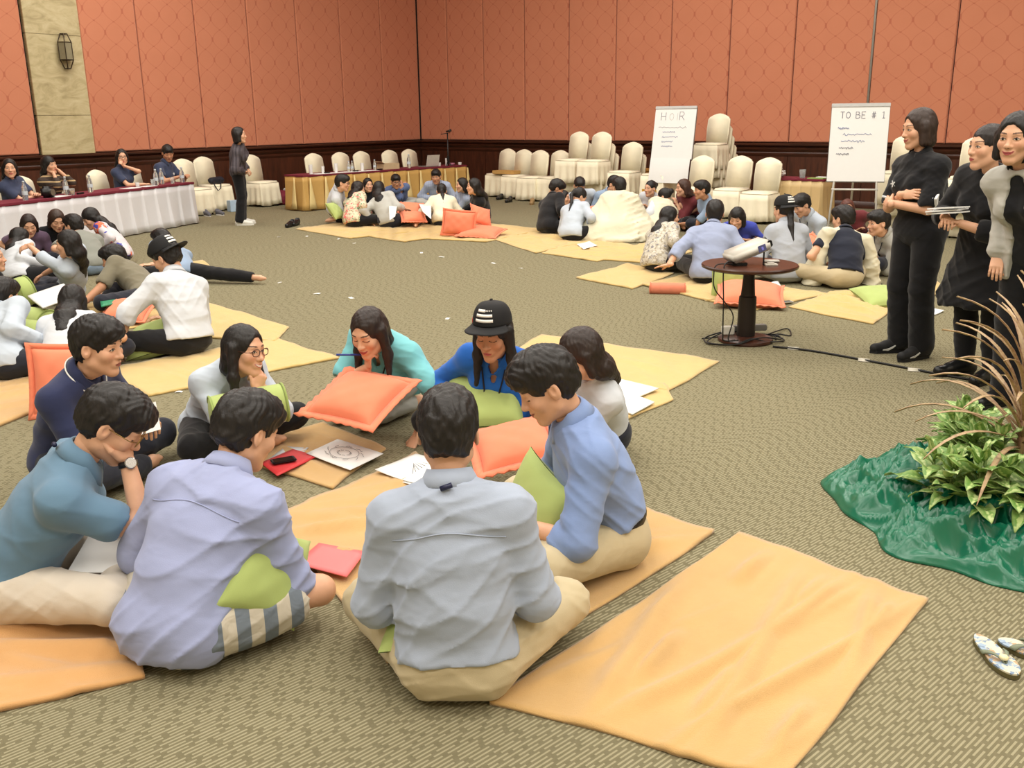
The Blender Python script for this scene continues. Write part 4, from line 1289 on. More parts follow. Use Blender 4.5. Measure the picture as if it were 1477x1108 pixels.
snapback(F5, yaw=0, tilt=9, drop=-0.006, tag_red=True)
F6 = person('person in white shirt with swept back long hair behind the blue shirted one', (868, 648), (836, 512), 196, hyaw=190, hpitch=18, s=0.94, sex='f', lean=0.2, legs='sideR',
            arms={'R': (.06, .30, .33), 'L': (-.10, .34, .26)}, hands={'R': 'fist', 'L': 'fist'}, top=shirt(C_WHITE, 'long', wr=0.006, hem=-0.09), bottom=dict(mat=C_CHAR, kind='skirt', name='skirt'), hair='mid', hair_rgb=(40, 28, 24), group=GF)
F7 = person('person in sky blue shirt with belt and beige trousers in profile, front circle', (886, 806), (788, 556), 186, hyaw=190, hpitch=30, s=1.02, lean=0.26,
            arms={'R': (.08, .36, .20), 'L': (-.12, .36, .20)}, top=shirt(C_BLUE, wr=0.008, hem=0.095, loose=0.020), bottom=pants(C_BEIGE, loose=0.02, belt=True, waist=0.10), eyes='closed', mouth='smile', group=GF, hv=0.008)
lanyard(F4, M_STRAP, 0.22); lanyard(F5, M_STRAP, 0.24)
# white stripe along the navy collar
def collar_clip(pr, mat):
    q = surf_point(pr, pr.Nb - pr.ft * 0.4 + pr.zt * 0.012, pr.ft, 0.01)
    c = pr.Nb - pr.ft * 0.092 * pr.s + pr.zt * 0.055 * pr.s - pr.B
    mb = MB(); mb.tube([c + pr.RT[:, 0] * -0.016, c + pr.RT[:, 0] * 0.016 + pr.zt * 0.01], 0.008, 8); mb.obj('collar_clip', mat, pr.root, smooth=True)
collar_clip(F8, plain('navy_clip', (30, 34, 66), 0.4)); collar_clip(F1, MATS['navy_clip'])

def yoke(pr, drop, mat):
    """stitched yoke seam across the back"""
    pts = []
    for k in range(25):
        x = (k - 12) / 12 * 0.165 * pr.s
        q = surf_point(pr, pr.Sc + pr.RT[:, 0] * x - pr.zt * (drop + 0.012 * math.cos(k * 0.26)) * pr.s - pr.ft * 0.5, pr.ft, 0.0008)
        if q is not None: pts.append(q - pr.B)
    if len(pts) > 4:
        mb = MB(); mb.tube(pts, 0.0022, 5); mb.obj('yoke_seam', mat, pr.root, smooth=True)
yoke(F8, 0.045, C_GREYBL); yoke(F9, 0.045, C_LAV)
# ---- the circle at the left
GL = 'people in the left circle'
L1 = person('person in pale shirt and backwards black cap seen from behind, left circle', (274, 512), (240, 372), 150, hyaw=165, hpitch=26, s=1.0, lean=0.14,
            arms={'R': (.12, .34, .20), 'L': (-.34, .30, .10)}, poles={'L': (-.9, .2, -.2)}, hands={'L': 'hold'}, top=shirt(C_WHITE, wr=0.008, hem=0.0, loose=0.022), bottom=pants(C_BLACK, waist=0.05), hair='short', group=GL)
snapback(L1, yaw=180, drop=0.006)
L2 = person('person in olive grey shirt leaning forward on both arms, left circle', (214, 446), (164, 374), 192, hyaw=188, hpitch=16, s=1.0, lean=0.34, L=0.62,
            arms={'R': (.16, .52, .08), 'L': (-.16, .52, .08)}, hands={'R': 'flat', 'L': 'flat'}, top=tee(C_OLIVE, loose=0.016, slen=0.8), bottom=pants(C_CHAR), skin=SKIN_T, group=GL)
L3 = person('person with long dark hair over pale grey shirt, back to camera, left circle', (96, 545), (106, 436), 96, hyaw=92, hpitch=16, s=0.93, sex='f',
            top=tee(C_LGREY if False else C_WHITE, slen=0.85), bottom=pants(C_CHAR), hair='long', group=GL)
L4 = person('person in light blue shirt cut by the left edge, left circle', (8, 548), (4, 428), 62, hyaw=70, hpitch=16, s=0.98,
            top=shirt(C_CHAMB if False else C_PALE, 'long'), bottom=pants(C_CHAR), group=GL)
L5 = person('person in pale blue shirt raising one hand beside the face, left circle', (104, 434), (98, 352), 190, hyaw=184, hpitch=4, s=0.95, sex='f',
            arms={'R': (.12, .30, .22), 'L': (-.05, .34, .58)}, poles={'L': (-.8, .2, -.8)}, hands={'L': 'relax'}, handdir={'L': ((.1, .8, -.3), (-.6, .2, .8))},
            top=shirt(C_PALE), bottom=pants(C_CHAR), hair='long', group=GL)
L6 = person('person in white shirt with back turned beside the green bolster, left circle', (28, 412), (30, 345), 62, hyaw=50, hpitch=12, s=0.93, sex='f',
            top=shirt(C_WHITE, 'long'), bottom=pants(C_BLACK), hair='mid', group=GL)
L7 = person('person in purple top with brown hair behind the white shirted back', (46, 384), (42, 325), 285, hyaw=300, hpitch=22, s=0.92, sex='f',
            top=tee(cloth('plum_jersey', (104, 84, 106))), bottom=pants(C_CHAR), hair='long', hair_rgb=(40, 30, 28), eyes='closed', group=GL)
L8 = person('person with long brown hair looking down in black top, left circle', (84, 380), (82, 318), 300, hyaw=310, hpitch=24, s=0.93, sex='f',
            top=tee(C_BLACK), bottom=pants(C_BLACK), hair='long', hair_rgb=(56, 40, 32), eyes='closed', group=GL)
L9 = person('person in grey t shirt seen from behind, left circle', (138, 396), (106, 326), 150, hyaw=160, hpitch=10, s=0.97, lean=0.26, top=tee(C_GREYT, slen=0.8), bottom=pants(C_CHAMB), group=GL)
L10 = person('person with black bangs leaning in, white orange and blue top, left circle', (178, 380), (131, 315), 195, hyaw=225, hpitch=26, s=0.94, sex='f', lean=0.36, L=0.62,
             top=shirt(mat_blotch('white_orange_blue_print', (206, 200, 204), [(222, 110, 78), (70, 74, 170)], 7, 0.60), 'long', collar=False), bottom=pants(C_BLACK), hair='long+fringe', eyes='closed', group=GL)
L11 = person('person in light blue shirt lying on one side with bare foot stretched out', (262, 408), (233, 348), 170, hyaw=150, hpitch=10, s=0.98, lean=0.22,
             legs=dict(base='cross', hipz=0.11, kR=(.02, -.42, .09), aR=(.02, -.80, .055), tR=(.0, -.94, .05), kL=(-.25, .30, .12), aL=(.06, .25, .055), tL=(.20, .27, .035)),
             top=shirt(C_CHAMB), bottom=pants(C_BLACK), group=GL)
L12 = person('person with black hair at the very left edge behind pale shirts', (-22, 452), (-12, 372), 20, s=0.93, sex='f', top=tee(C_BLACK), bottom=pants(C_BLACK), hair='long', group=GL)
# ---- behind the left table
TAB_L = P(285, 322)           # front right foot of the white skirted table
GT = 'people sitting behind the white skirted table'
TAB_D = unit(P(0, 375) - TAB_L); TAB_N = A(-TAB_D[1], TAB_D[0], 0)
def tt(label, t, head, **k):
    b = TAB_L + TAB_D * t - TAB_N * 0.62; b[2] = 0
    return person(label, tuple(b), head, math.degrees(math.atan2(TAB_N[1], TAB_N[0])), legs=dict(base='chair', hipz=0.45, kR=(.12, .38, .45), kL=(-.12, .38, .45), aR=(.12, .38, .085), aL=(-.12, .38, .085), tR=(.13, .5, .03), tL=(-.13, .5, .03)), name='person', group=GT, lean=0.16, **k)
T1 = tt('person in navy shirt with folded arms at left end of the white table', 3.1, (14, 243), s=0.97, sex='f', hyaw=300, arms={'R': (-.05, .36, .70), 'L': (.05, .38, .72)}, top=polo(C_SLATE), bottom=pants(C_BLACK), hair='long', mouth='smile')
T2 = tt('person in striped tan top resting face on hand, white table', 2.42, (71, 238), s=0.95, sex='f', hyaw=340, htilt=8, arms={'R': lambda W, HW, J: HW(.04, .08, -.10), 'L': lambda W, HW, J: HW(-.05, .09, -.08)}, poles={'R': (.6, .4, -1), 'L': (-.6, .4, -1)}, hands={'R': 'chin', 'L': 'chin'}, top=tee(C_TSTRIPE, sleeve='mid'), bottom=pants(C_BLACK), hair='mid+fringe')
T3 = tt('person in glasses and navy shirt with hand over mouth, white table', 0.9, (176, 227), s=0.96, sex='f', hyaw=300, arms={'L': lambda W, HW, J: HW(.01, .10, -.12), 'R': (.0, .38, .70)}, poles={'L': (-.9, .4, -.5)}, hands={'L': 'chin'}, handdir={'L': ((.7, .2, .6), (0, 1, .2))}, top=polo(C_SLATE), bottom=pants(C_BLACK), hair='mid+wavy', glasses=M_BLACKP)
T4 = tt('person in navy polo looking down at bottles on the white table', -0.08, (242, 221), s=1.0, sex='m', hyaw=300, hpitch=22, arms={'R': (.10, .38, .73), 'L': (-.10, .38, .73)}, hands={'R': 'hold', 'L': 'hold'}, top=polo(C_SLATE), bottom=pants(C_BLACK), eyes='closed', skin=SKIN_T)
_rnd = plain('white_emblem', (226, 228, 230), 0.6)
for pr in (T1, T4): on_surface_badge(pr, -0.075, -0.10, 'emblem', _rnd, [(0.022 * math.cos(k * math.pi / 5), 0.022 * math.sin(k * math.pi / 5)) for k in range(10)])
# ---- standing
S1 = person('person standing by the left wall in dark checked blouse and white shoes', (350, 324), (345, 195), 8, s=0.965, sex='f', legs='stand', lean=0.02, bulge=0.01,
            arms={'R': (.14, .10, .86), 'L': (-.14, .14, .88)}, hands={'R': 'relax', 'L': 'hold'}, top=shirt(C_PLAID, 'long', collar=False, hem=-0.10, loose=0.022), bottom=pants(C_BLACK, len=1.02, flare=1.4, loose=0.018), hair='bob', shoes=dict(mat=plain('white_leather', (226, 224, 216), 0.5)), group='people standing')
W1 = person('person standing with crossed arms in black polo with striped cuffs', (1308, 512), (1325, 186), 200, hyaw=186, hpitch=8, s=1.0, sex='f', legs='stand', lean=0.04, bulge=0.015, L=0.65, fat=1.06,
            arms={'R': (-.02, .19, 1.09), 'L': (.04, .235, 1.03)}, poles={'R': (1, -.2, -1), 'L': (-1, -.2, -1)}, hands={'R': 'relax', 'L': 'relax'}, handdir={'R': ((-1, -.25, .1), (.1, 1, .3)), 'L': ((1, -.35, .15), (-.1, 1, .3))},
            top=polo(C_BLACK, slen=0.82, hem=-0.12, loose=0.016), bottom=pants(C_BLACK, flare=1.35, loose=0.022, len=1.02), hair='bob', hair_rgb=(50, 36, 30), mouth='smile', earring=True,
            shoes=dict(mat=plain('black_mesh', (26, 26, 28), 0.7), swoosh=True), group='people standing')
W2 = person('person standing in black dress holding folded white paper', (1405, 545), (1424, 212), 205, hyaw=190, hpitch=2, s=1.0, sex='f', legs='stand', lean=0.05, bulge=0.02, L=0.65, fat=1.08,
            arms={'R': (.04, .36, 1.00), 'L': (-.06, .36, .98)}, hands={'R': 'hold', 'L': 'hold'}, top=tee(C_BLACK, sleeve='mid', hem=-0.02, name='dress_bodice', loose=0.02), bottom=pants(C_BLACK, len=1.02), hair='bun', hair_rgb=(34, 26, 24),
            shoes=dict(mat=plain('black_leather', (20, 20, 21), 0.35)), group='people standing')
W3 = person('person in light grey cardigan over black at the right edge', (1470, 590), (1466, 200), 215, hyaw=222, hpitch=4, s=1.03, sex='f', legs='stand', lean=0.05, bulge=0.02, L=0.65,
            arms={'R': (.17, .10, .82), 'L': (-.17, .12, .84)}, poles={'R': (.3, -1, 0), 'L': (-.3, -1, 0)}, top=shirt(C_BLACK, 'short', collar=True, hem=-0.10), bottom=pants(C_BLACK, loose=0.018, len=1.02, flare=1.3), hair='bob', mouth='smile',
            shoes=dict(mat=MATS['black_leather']), group='people standing')
# ---- circle in front of the gold table
GC = 'people in the far circle before the gold table'
C1 = person('person in white shirt and glasses kneeling at left of far circle', (484, 322), (494, 264), 8, hyaw=0, hpitch=8, s=1.0, sex='m', lean=0.2, legs='kneel', L=0.6, top=shirt(C_WHITE, 'long', hem=0.02), bottom=pants(C_BLACK), glasses=M_BLACKP, group=GC)
C2 = person('person in flowered blouse with curly hair, back to camera', (510, 328), (517, 273), 45, hyaw=20, hpitch=10, s=0.96, sex='f', top=shirt(C_FLORAL, 'long', collar=False, loose=0.024), bottom=pants(C_BLACK), hair='mid+wavy', hair_rgb=(34, 26, 24), group=GC)
C2b = person('person in dark top almost hidden behind the flowered blouse', (536, 306), (531, 267), 300, s=0.92, sex='f', top=tee(C_CHAR), bottom=pants(C_CHAR), hair='long', group=GC)
C3 = person('person with straight black hair, white blouse and dark blue skirt, far circle', (562, 328), (547, 273), 70, hyaw=70, hpitch=6, s=0.97, sex='f', legs='sideR', arms={'L': (-.28, -.04, .06), 'R': (.16, .30, .25)}, hands={'L': 'flat'}, poles={'L': (-.3, -1, 0)},
            top=shirt(C_LGREY, 'mid', collar=False, loose=0.022), bottom=dict(mat=C_CHAR, kind='skirt', name='skirt'), hair='long', group=GC)
C4 = person('person in blue shirt and glasses with hands clasped, far circle', (578, 300), (571, 262), 285, hyaw=290, hpitch=12, s=0.97, sex='m', lean=0.14, arms={'R': (.03, .30, .44), 'L': (-.03, .30, .44)}, poles={'R': (.8, .1, -1), 'L': (-.8, .1, -1)}, hands={'R': 'fist', 'L': 'fist'},
            top=shirt(cloth('mid_blue_cotton', (92, 108, 148)), 'roll'), bottom=pants(C_LGREY), glasses=M_BLACKP, skin=SKIN_T, group=GC)
C5 = person('person in pin striped shirt facing camera behind cream sweater, far circle', (634, 300), (629, 255), 265, hyaw=262, hpitch=10, s=1.0, sex='m', top=shirt(C_PIN, 'long'), bottom=pants(C_LGREY), skin=SKIN_T, group=GC)
C6 = person('person in cream sweater with tied black hair, back to camera', (640, 326), (637, 276), 100, hyaw=95, hpitch=14, s=0.95, sex='f', legs='sideL', top=shirt(C_CREAM, 'long', collar=False, loose=0.024), bottom=pants(C_CHAR), hair='tied', group=GC)
C7 = person('person in pale shirt with long hair in profile beside the black top', (668, 308), (666, 267), 195, hyaw=195, hpitch=4, s=0.92, sex='f', top=shirt(C_PIN, 'mid'), bottom=pants(C_CHAR), hair='long', mouth='smile', group=GC)
C8 = person('person in black top with black hair in profile beside orange cushions', (697, 322), (683, 269), 180, hyaw=185, hpitch=2, s=0.97, sex='f', arms={'R': (.12, .30, .2), 'L': (-.1, .34, .16)}, top=shirt(C_BLACK, 'long', collar=False, loose=0.02), bottom=pants(C_BLACK), hair='long', group=GC)
# ---- circle in the middle right
GM = 'people in the far right circle'
M1 = person('person in black jacket looking down in profile, far right circle', (790, 338), (803, 272), 30, hyaw=5, hpitch=30, s=1.0, sex='m', lean=0.14, top=shirt(C_BLACK, 'long', loose=0.02), bottom=pants(C_BLACK), eyes='closed', skin=SKIN_T, group=GM)
M1b = person('person in blue shirt mostly hidden behind the black jacket', (796, 318), (814, 286), 330, s=0.92, sex='f', lean=0.2, L=0.5, top=shirt(C_CHAMB, 'long'), bottom=pants(C_BLACK), hair='mid', group=GM)
M2 = person('person with black ponytail in pale blue shirt, back to camera, far right circle', (824, 348), (836, 284), 48, hyaw=20, hpitch=34, s=0.97, sex='f', lean=0.16, top=shirt(C_PALE, 'long', loose=0.02), bottom=pants(C_BLACK), hair='pony', group=GM)
M3 = person('person in glasses and pale shirt facing camera, far right circle', (842, 318), (836, 268), 275, hyaw=275, hpitch=26, s=0.99, sex='m', lean=0.14, top=shirt(C_PALE), bottom=pants(C_BLACK), glasses=M_BLACKP, eyes='closed', group=GM)
M4 = person('person in blue shirt leaning in behind the white blanket', (868, 318), (886, 266), 300, hyaw=320, hpitch=24, s=1.0, sex='m', lean=0.2, top=shirt(C_CHAMB), bottom=pants(C_CHAR), group=GM)
M5 = person('person wrapped in a white blanket, back to camera', (893, 346), (893, 270), 95, hyaw=110, hpitch=16, s=1.0, sex='m', top=None, bottom=None, group=GM)
M6 = person('person with hair tied back holding up a yellow folder', (940, 322), (938, 272), 235, hyaw=220, hpitch=2, s=0.93, sex='f', arms={'R': (.06, .33, .24), 'L': (-.10, .33, .28)}, hands={'R': 'hold', 'L': 'hold'}, top=shirt(C_WHITE, 'mid'), bottom=pants(C_BLACK), hair='bun', group=GM)
M7 = person('person in white cloak with black hair pinned in pink, far right circle', (948, 342), (958, 284), 118, hyaw=150, hpitch=20, s=0.95, sex='f', top=shirt(C_WHITE, 'long', collar=False, loose=0.03), bottom=pants(C_BLACK), hair='bun', group=GM)
M8 = person('person with long brown hair in maroon top, far right circle', (996, 328), (985, 271), 205, hyaw=190, hpitch=4, s=0.97, sex='f', arms={'L': (-.05, .30, .36), 'R': (.1, .3, .3)}, top=shirt(C_MAROON, 'mid', collar=False), bottom=pants(C_BLACK), hair='long', hair_rgb=(66, 42, 32), group=GM)
M9 = person('person in light blue t shirt in profile beside the maroon top', (1020, 332), (1012, 274), 180, hyaw=185, hpitch=6, s=1.0, sex='m', arms={'L': (-.15, .40, .10), 'R': (.1, .3, .2)}, top=tee(C_CHAMB, slen=0.7), bottom=pants(C_CHAR), skin=SKIN_T, group=GM)
# ---- circle at the right, behind the projector
GR = 'people in the right circle behind the projector'
R1 = person('person in grey lace blouse with long black hair, right circle', (946, 392), (966, 314), 28, hyaw=15, hpitch=0, s=0.96, sex='f', top=shirt(C_LACE, 'long', collar=False, loose=0.024), bottom=pants(C_BLACK), hair='long', group=GR)
R2 = person('person in blue shirt leaning back on one straight arm, right circle', (1022, 410), (1031, 308), 66, hyaw=78, hpitch=4, s=1.02, sex='m', arms={'L': lambda W, HW, J: P(940, 410, 0.06), 'R': (.16, .30, .2)}, poles={'L': (-.6, -.6, .3)}, hands={'L': 'flat'},
            handdir={'L': ((-.8, .2, -.2), (0, 0, 1))}, top=shirt(C_BLUE if False else cloth('dusty_blue_cotton', (150, 160, 188)), 'mid', wr=0.008, loose=0.02), bottom=pants(C_BLACK), group=GR)
R3 = person('person with black bangs in cobalt shirt facing camera, right circle', (1070, 368), (1063, 315), 250, hyaw=240, hpitch=18, s=0.94, sex='f', arms={'R': (.1, .34, .22), 'L': (-.1, .34, .22)}, top=shirt(C_COBALT), bottom=pants(C_CHAR), hair='bob+fringe', eyes='closed', group=GR)
R4 = person('person in grey shirt and backwards black cap with ponytail, right circle', (1136, 408), (1130, 304), 100, hyaw=118, hpitch=4, s=0.98, sex='f', top=shirt(cloth('mist_grey_cotton', (170, 176, 186)), 'long', wr=0.008, loose=0.024), bottom=pants(C_LGREY), hair='tied', group=GR)
snapback(R4, yaw=180, drop=0.0)
R5 = person('person in grey shirt bowing the head beside the cap wearer', (1178, 362), (1156, 296), 200, hyaw=200, hpitch=30, s=1.0, sex='m', lean=0.24, top=shirt(C_LGREY if False else C_PALE), bottom=pants(C_BEIGE), group=GR)
R6 = person('person in navy vest with white towel over shoulders, back to camera', (1216, 416), (1216, 316), 96, hyaw=125, hpitch=8, s=1.0, sex='m', top=dict(mat=cloth('navy_knit', (34, 38, 52), wr=0.15), sleeve='short', name='vest', collar=True, hem=0.02, slen=0.5), bottom=pants(C_BEIGE, waist=0.05, belt=True), group=GR)
R7 = person('person with reddish brown hair hidden behind the vest wearer', (1236, 352), (1222, 302), 262, s=0.93, sex='f', top=tee(C_MAROON), bottom=pants(C_CHAR), hair='long', hair_rgb=(88, 48, 38), group=GR)
R8 = person('person with short hair and lanyard in profile beside black trousers', (1284, 392), (1267, 322), 186, hyaw=188, hpitch=6, s=0.98, sex='m', top=shirt(C_LGREY), bottom=pants(C_CHAR), group=GR)
for pr in (R8, C4, R5): lanyard(pr, M_STRAP, 0.26)

# ---- layered garments
C_BLANKET = cloth('white_blanket', (214, 208, 184), wr=0.3); C_CARDI = cloth('light_grey_bouclé'.replace('é', 'e'), (176, 174, 166), wr=0.5)
pr = M5; s_ = pr.s
base_ = lambda x, y, z: pr.W(x, y, z)
ops = [('u', p_, k_) for p_, k_ in pr.TOR] + [('u', cap(pr.Sc, pr.Hc + UPV * 0.02, 0.135, 0.21, pr.RT, (1.45, 1.0, 1)), 0.08), ('u', cap(pr.J['sR'], base_(.36, .14, .10), 0.075, 0.17), 0.12), ('u', cap(pr.J['sL'], base_(-.36, .14, .10), 0.075, 0.17), 0.12),
       ('u', cap(base_(-.26, -.06, .06), base_(.26, -.06, .06), 0.20), 0.10), ('u', cap(base_(-.34, .2, .05), base_(.34, .2, .05), 0.14), 0.1), ('u', ell(base_(.0, -.02, .02), A(.50, .34, .07), pr.RT if False else np.stack([pr.rgt, pr.fwd, UPV], 1)), 0.08)]
ops.append(('s', cap(pr.Nb + unit(pr.neck_top - pr.Nb) * 0.10, pr.Nb + unit(pr.neck_top - pr.Nb) * 0.2, 0.07), 0.02))
layer(pr, 'blanket', C_BLANKET, ops, 0.02, amp=0.022, label='white blanket wrapped round the whole body')
pr = R6
for sd, sg in (('R', 1), ('L', -1)):
    S = pr.J['s' + sd]; x = pr.RT[:, 0] * sg
    ops = [('u', cap(pr.Nb + x * 0.055, S + x * 0.01, 0.058, 0.060), 0.0), ('u', cap(S + x * 0.03, S + x * 0.10 - UPV * 0.26 - pr.fwd * 0.01, 0.056, 0.060, pr.RT, (1.0, 1.8, 1)), 0.05),
           ('u', cap(S + x * 0.10 - UPV * 0.26, S + x * 0.13 - UPV * 0.50, 0.060, 0.075, pr.RT, (1.0, 1.7, 1)), 0.04), ('i', half(pr.Sc + x * 0.075, -x), 0.01)]
    layer(pr, 'towel_flap', C_BLANKET, ops, 0.014, amp=0.016, label='white towel hanging from the shoulder')
pr = M7
ops = [('u', cap(pr.J['sR'], pr.J['sL'], 0.075), 0.0), ('u', cap(pr.Sc, pr.Hc, 0.12, 0.17, pr.RT, (1.4, 1, 1)), 0.06), ('i', half(pr.Hc + UPV * -0.04, -UPV), 0.01), ('s', cap(pr.Nb + UPV * 0.09, pr.Nb + UPV * 0.2, 0.065), 0.02)]
layer(pr, 'shawl', C_BLANKET, ops, 0.012, amp=0.016, label='white towel draped over the back')
pr = W3
ops = [('u', p_, k_) for p_, k_ in pr.TOR]
ops += [('u', cap(pr.Hc, pr.Hc - UPV * 0.10, 0.12, 0.135, pr.RT, (1.35, 1, 1)), 0.05)]
for sd in 'RL':
    S, E_, T = pr.J['s' + sd], pr.J['e' + sd], pr.J['w' + sd]
    ops += [('u', cap(S, E_, 0.052, 0.046), 0.03), ('u', cap(E_, E_ * 0.15 + T * 0.85, 0.046, 0.038), 0.015)]
ops += [('i', half(pr.Hc - UPV * 0.14, -unit(UPV + pr.fwd * 0.25)), 0.005), ('s', cap(pr.Nb + pr.ft * 0.13 - pr.zt * 0.0, pr.Hc + pr.ft * 0.15 - UPV * 0.3, 0.042, 0.115, pr.RT, (1, 2.2, 1)), 0.01), ('s', cap(pr.Nb + pr.zt * 0.08, pr.Nb + pr.zt * 0.16 + pr.ft * 0.03, 0.07), 0.01)]
layer(pr, 'cardigan', C_CARDI, ops, 0.026, amp=0.008, label='light grey open cardigan')
pr = W2
ops = [('u', p_, k_) for p_, k_ in pr.TOR[:3]] + [('u', cap(pr.Hc, pr.Hc - UPV * 0.36 + pr.fwd * 0.0, 0.125, 0.215, pr.RT, (1.25, 1, 1)), 0.05), ('i', half(pr.Hc - UPV * 0.40, -UPV), 0.005)]
layer(pr, 'dress_skirt', C_BLACK, ops, 0.02, amp=0.016)
_cuff = plain('grey_cuff_stripe', (198, 200, 204), 0.7)
for sd in 'RL': sleeve_band(W1, sd, 0.80, 0.016, _cuff)
on_surface_badge(W1, 0.075, -0.10, 'emblem', _rnd, [((0.014 + 0.010 * math.cos(5 * k * math.pi / 15)) * math.cos(k * math.pi / 15), (0.014 + 0.010 * math.cos(5 * k * math.pi / 15)) * math.sin(k * math.pi / 15)) for k in range(30)])
_fl = plain('coral_print', (226, 150, 120), 0.8)
for cx, cz in ((-0.06, -0.14), (-0.082, -0.155), (-0.045, -0.165), (-0.066, -0.175)):
    on_surface_badge(F4, cx, cz, 'printed_flower', _fl, [((0.008 + 0.006 * math.cos(5 * k * math.pi / 15)) * math.cos(k * math.pi / 15), (0.008 + 0.006 * math.cos(5 * k * math.pi / 15)) * math.sin(k * math.pi / 15)) for k in range(30)])
# ================================================================== THINGS
def mat_towel(name, rgb):
    if name in MATS: return MATS[name]
    m, nt, b = _tree(name)
    v = coord(nt)
    c = srgb(*rgb)
    n = noise_node(nt, 5, 4, v)
    f = noise_node(nt, 380, 2, v)
    col = mix_rgb(nt, n, tuple(x * 0.88 for x in c[:3]) + (1,), tuple(min(1, x * 1.1) for x in c[:3]) + (1,))
    col = mix_rgb(nt, math_node(nt, 'MULTIPLY', f, 0.25), col, tuple(x * 0.7 for x in c[:3]) + (1,))
    nt.links.new(col, b.inputs['Base Color'])
    _in(b, 'Roughness', 0.95); _in(b, 'Sheen Weight', 0.4); _in(b, 'Specular IOR Level', 0.1)
    bump(nt, b, math_node(nt, 'ADD', f, math_node(nt, 'MULTIPLY', noise_node(nt, 14, 3, v), 1.5)), 0.35, 0.008)
    MATS[name] = m
    return m
M_TOWEL = mat_towel('golden_terry', (198, 160, 104)); M_TOWEL2 = mat_towel('yellow_terry', (208, 178, 114)); M_TOWEL3 = mat_towel('apricot_terry', (204, 156, 102))
def towel(label, px, mat, seed, amp=0.012, z=0.0, group='golden towels spread on the carpet', n=(46, 26), curl=0.0):
    """four corners given as places on the floor; a thick terry sheet with soft creases"""
    Wc = [P(*q) for q in px]
    c = sum(Wc) / 4; rg = np.random.RandomState(seed)
    big = max(np.linalg.norm(Wc[1] - Wc[0]), np.linalg.norm(Wc[2] - Wc[1]))
    wv = []; d0 = rg.rand() * math.pi if seed > 100 else 2.5
    for i in range(6):
        d = d0 + 0.7 * (rg.rand() - 0.5); wl = 0.16 + 0.24 * rg.rand()
        wv.append((math.cos(d) * 2 * math.pi / wl, math.sin(d) * 2 * math.pi / wl, rg.rand() * 6.28, rg.rand() * 6.28, (rg.rand(2) - 0.5) * 14))
    e = rg.rand(4, 3) * 6.28
    nu, nv = n
    U, V = np.meshgrid(np.linspace(0, 1, nu), np.linspace(0, 1, nv))
    def edge(t, k): return 0.010 * np.sin(t * 5 + e[k, 0]) + 0.0025 * np.sin(t * 13 + e[k, 1])
    u = U + ((1 - U) * edge(V, 0) + U * edge(V, 1)) * (1.0 / max(big, 0.3)); v = V + ((1 - V) * edge(U, 2) + V * edge(U, 3))
    p = (((1 - u) * (1 - v))[..., None] * Wc[0] + (u * (1 - v))[..., None] * Wc[1] + (u * v)[..., None] * Wc[2] + ((1 - u) * v)[..., None] * Wc[3])
    x, y = p[..., 0] - c[0], p[..., 1] - c[1]
    h = 0
    for kx, ky, ph, q, mm in wv:
        mask = np.clip(np.sin(mm[0] * x + mm[1] * y + q) * 1.2, 0, 1)
        h = np.maximum(h, mask * (1 - np.sin(0.5 * (kx * x + ky * y + ph + 1.2 * np.sin(3 * x + q))) ** 2) ** 5)
    rim0 = np.minimum(np.minimum(U, 1 - U) * nu, np.minimum(V, 1 - V) * nv)
    h = h * amp * (1.2 if seed == 100 else 2.0) * (0.25 + 0.75 * np.clip(rim0 / 9, 0, 1) ** 1.5) + 0.004 + 0.002 * np.sin(9 * x + e[0, 2]) * np.sin(8 * y + e[1, 2])
    rim = np.minimum(np.minimum(U, 1 - U) * nu, np.minimum(V, 1 - V) * nv)
    h = h + curl * np.exp(-rim * 0.8) * np.clip(np.sin(9 * U + e[2, 2]) * np.sin(7 * V + e[3, 2]), 0, 1)
    top = np.stack([x, y, h + 0.006 + z], -1).reshape(-1, 3); bot = np.stack([x, y, np.full_like(h, 0.0015) + np.maximum(h - 0.012, 0)], -1).reshape(-1, 3)
    N = nu * nv
    q = []
    ii = np.arange(N).reshape(nv, nu)
    a, b, c2, d = ii[:-1, :-1].ravel(), ii[:-1, 1:].ravel(), ii[1:, 1:].ravel(), ii[1:, :-1].ravel()
    orient = np.cross(top[b[0]] - top[a[0]], top[d[0]] - top[a[0]])[2] > 0
    f1 = np.stack([a, b, c2, d], 1); f2 = np.stack([a, d, c2, b], 1)
    q = [f1 if orient else f2, (f2 if orient else f1) + N]
    ring = np.concatenate([ii[0, :-1], ii[:-1, -1], ii[-1, :0:-1], ii[:0:-1, 0]])
    r2 = np.roll(ring, -1)
    sd = np.stack([ring, ring + N, r2 + N, r2], 1) if orient else np.stack([ring, r2, r2 + N, ring + N], 1)
    q.append(sd)
    me = mesh_np('towel', np.concatenate([top, bot]), np.concatenate(q))
    o = link('towel', me, mat, None, (c[0], c[1], 0))
    return tag(o, label, 'towel', group)
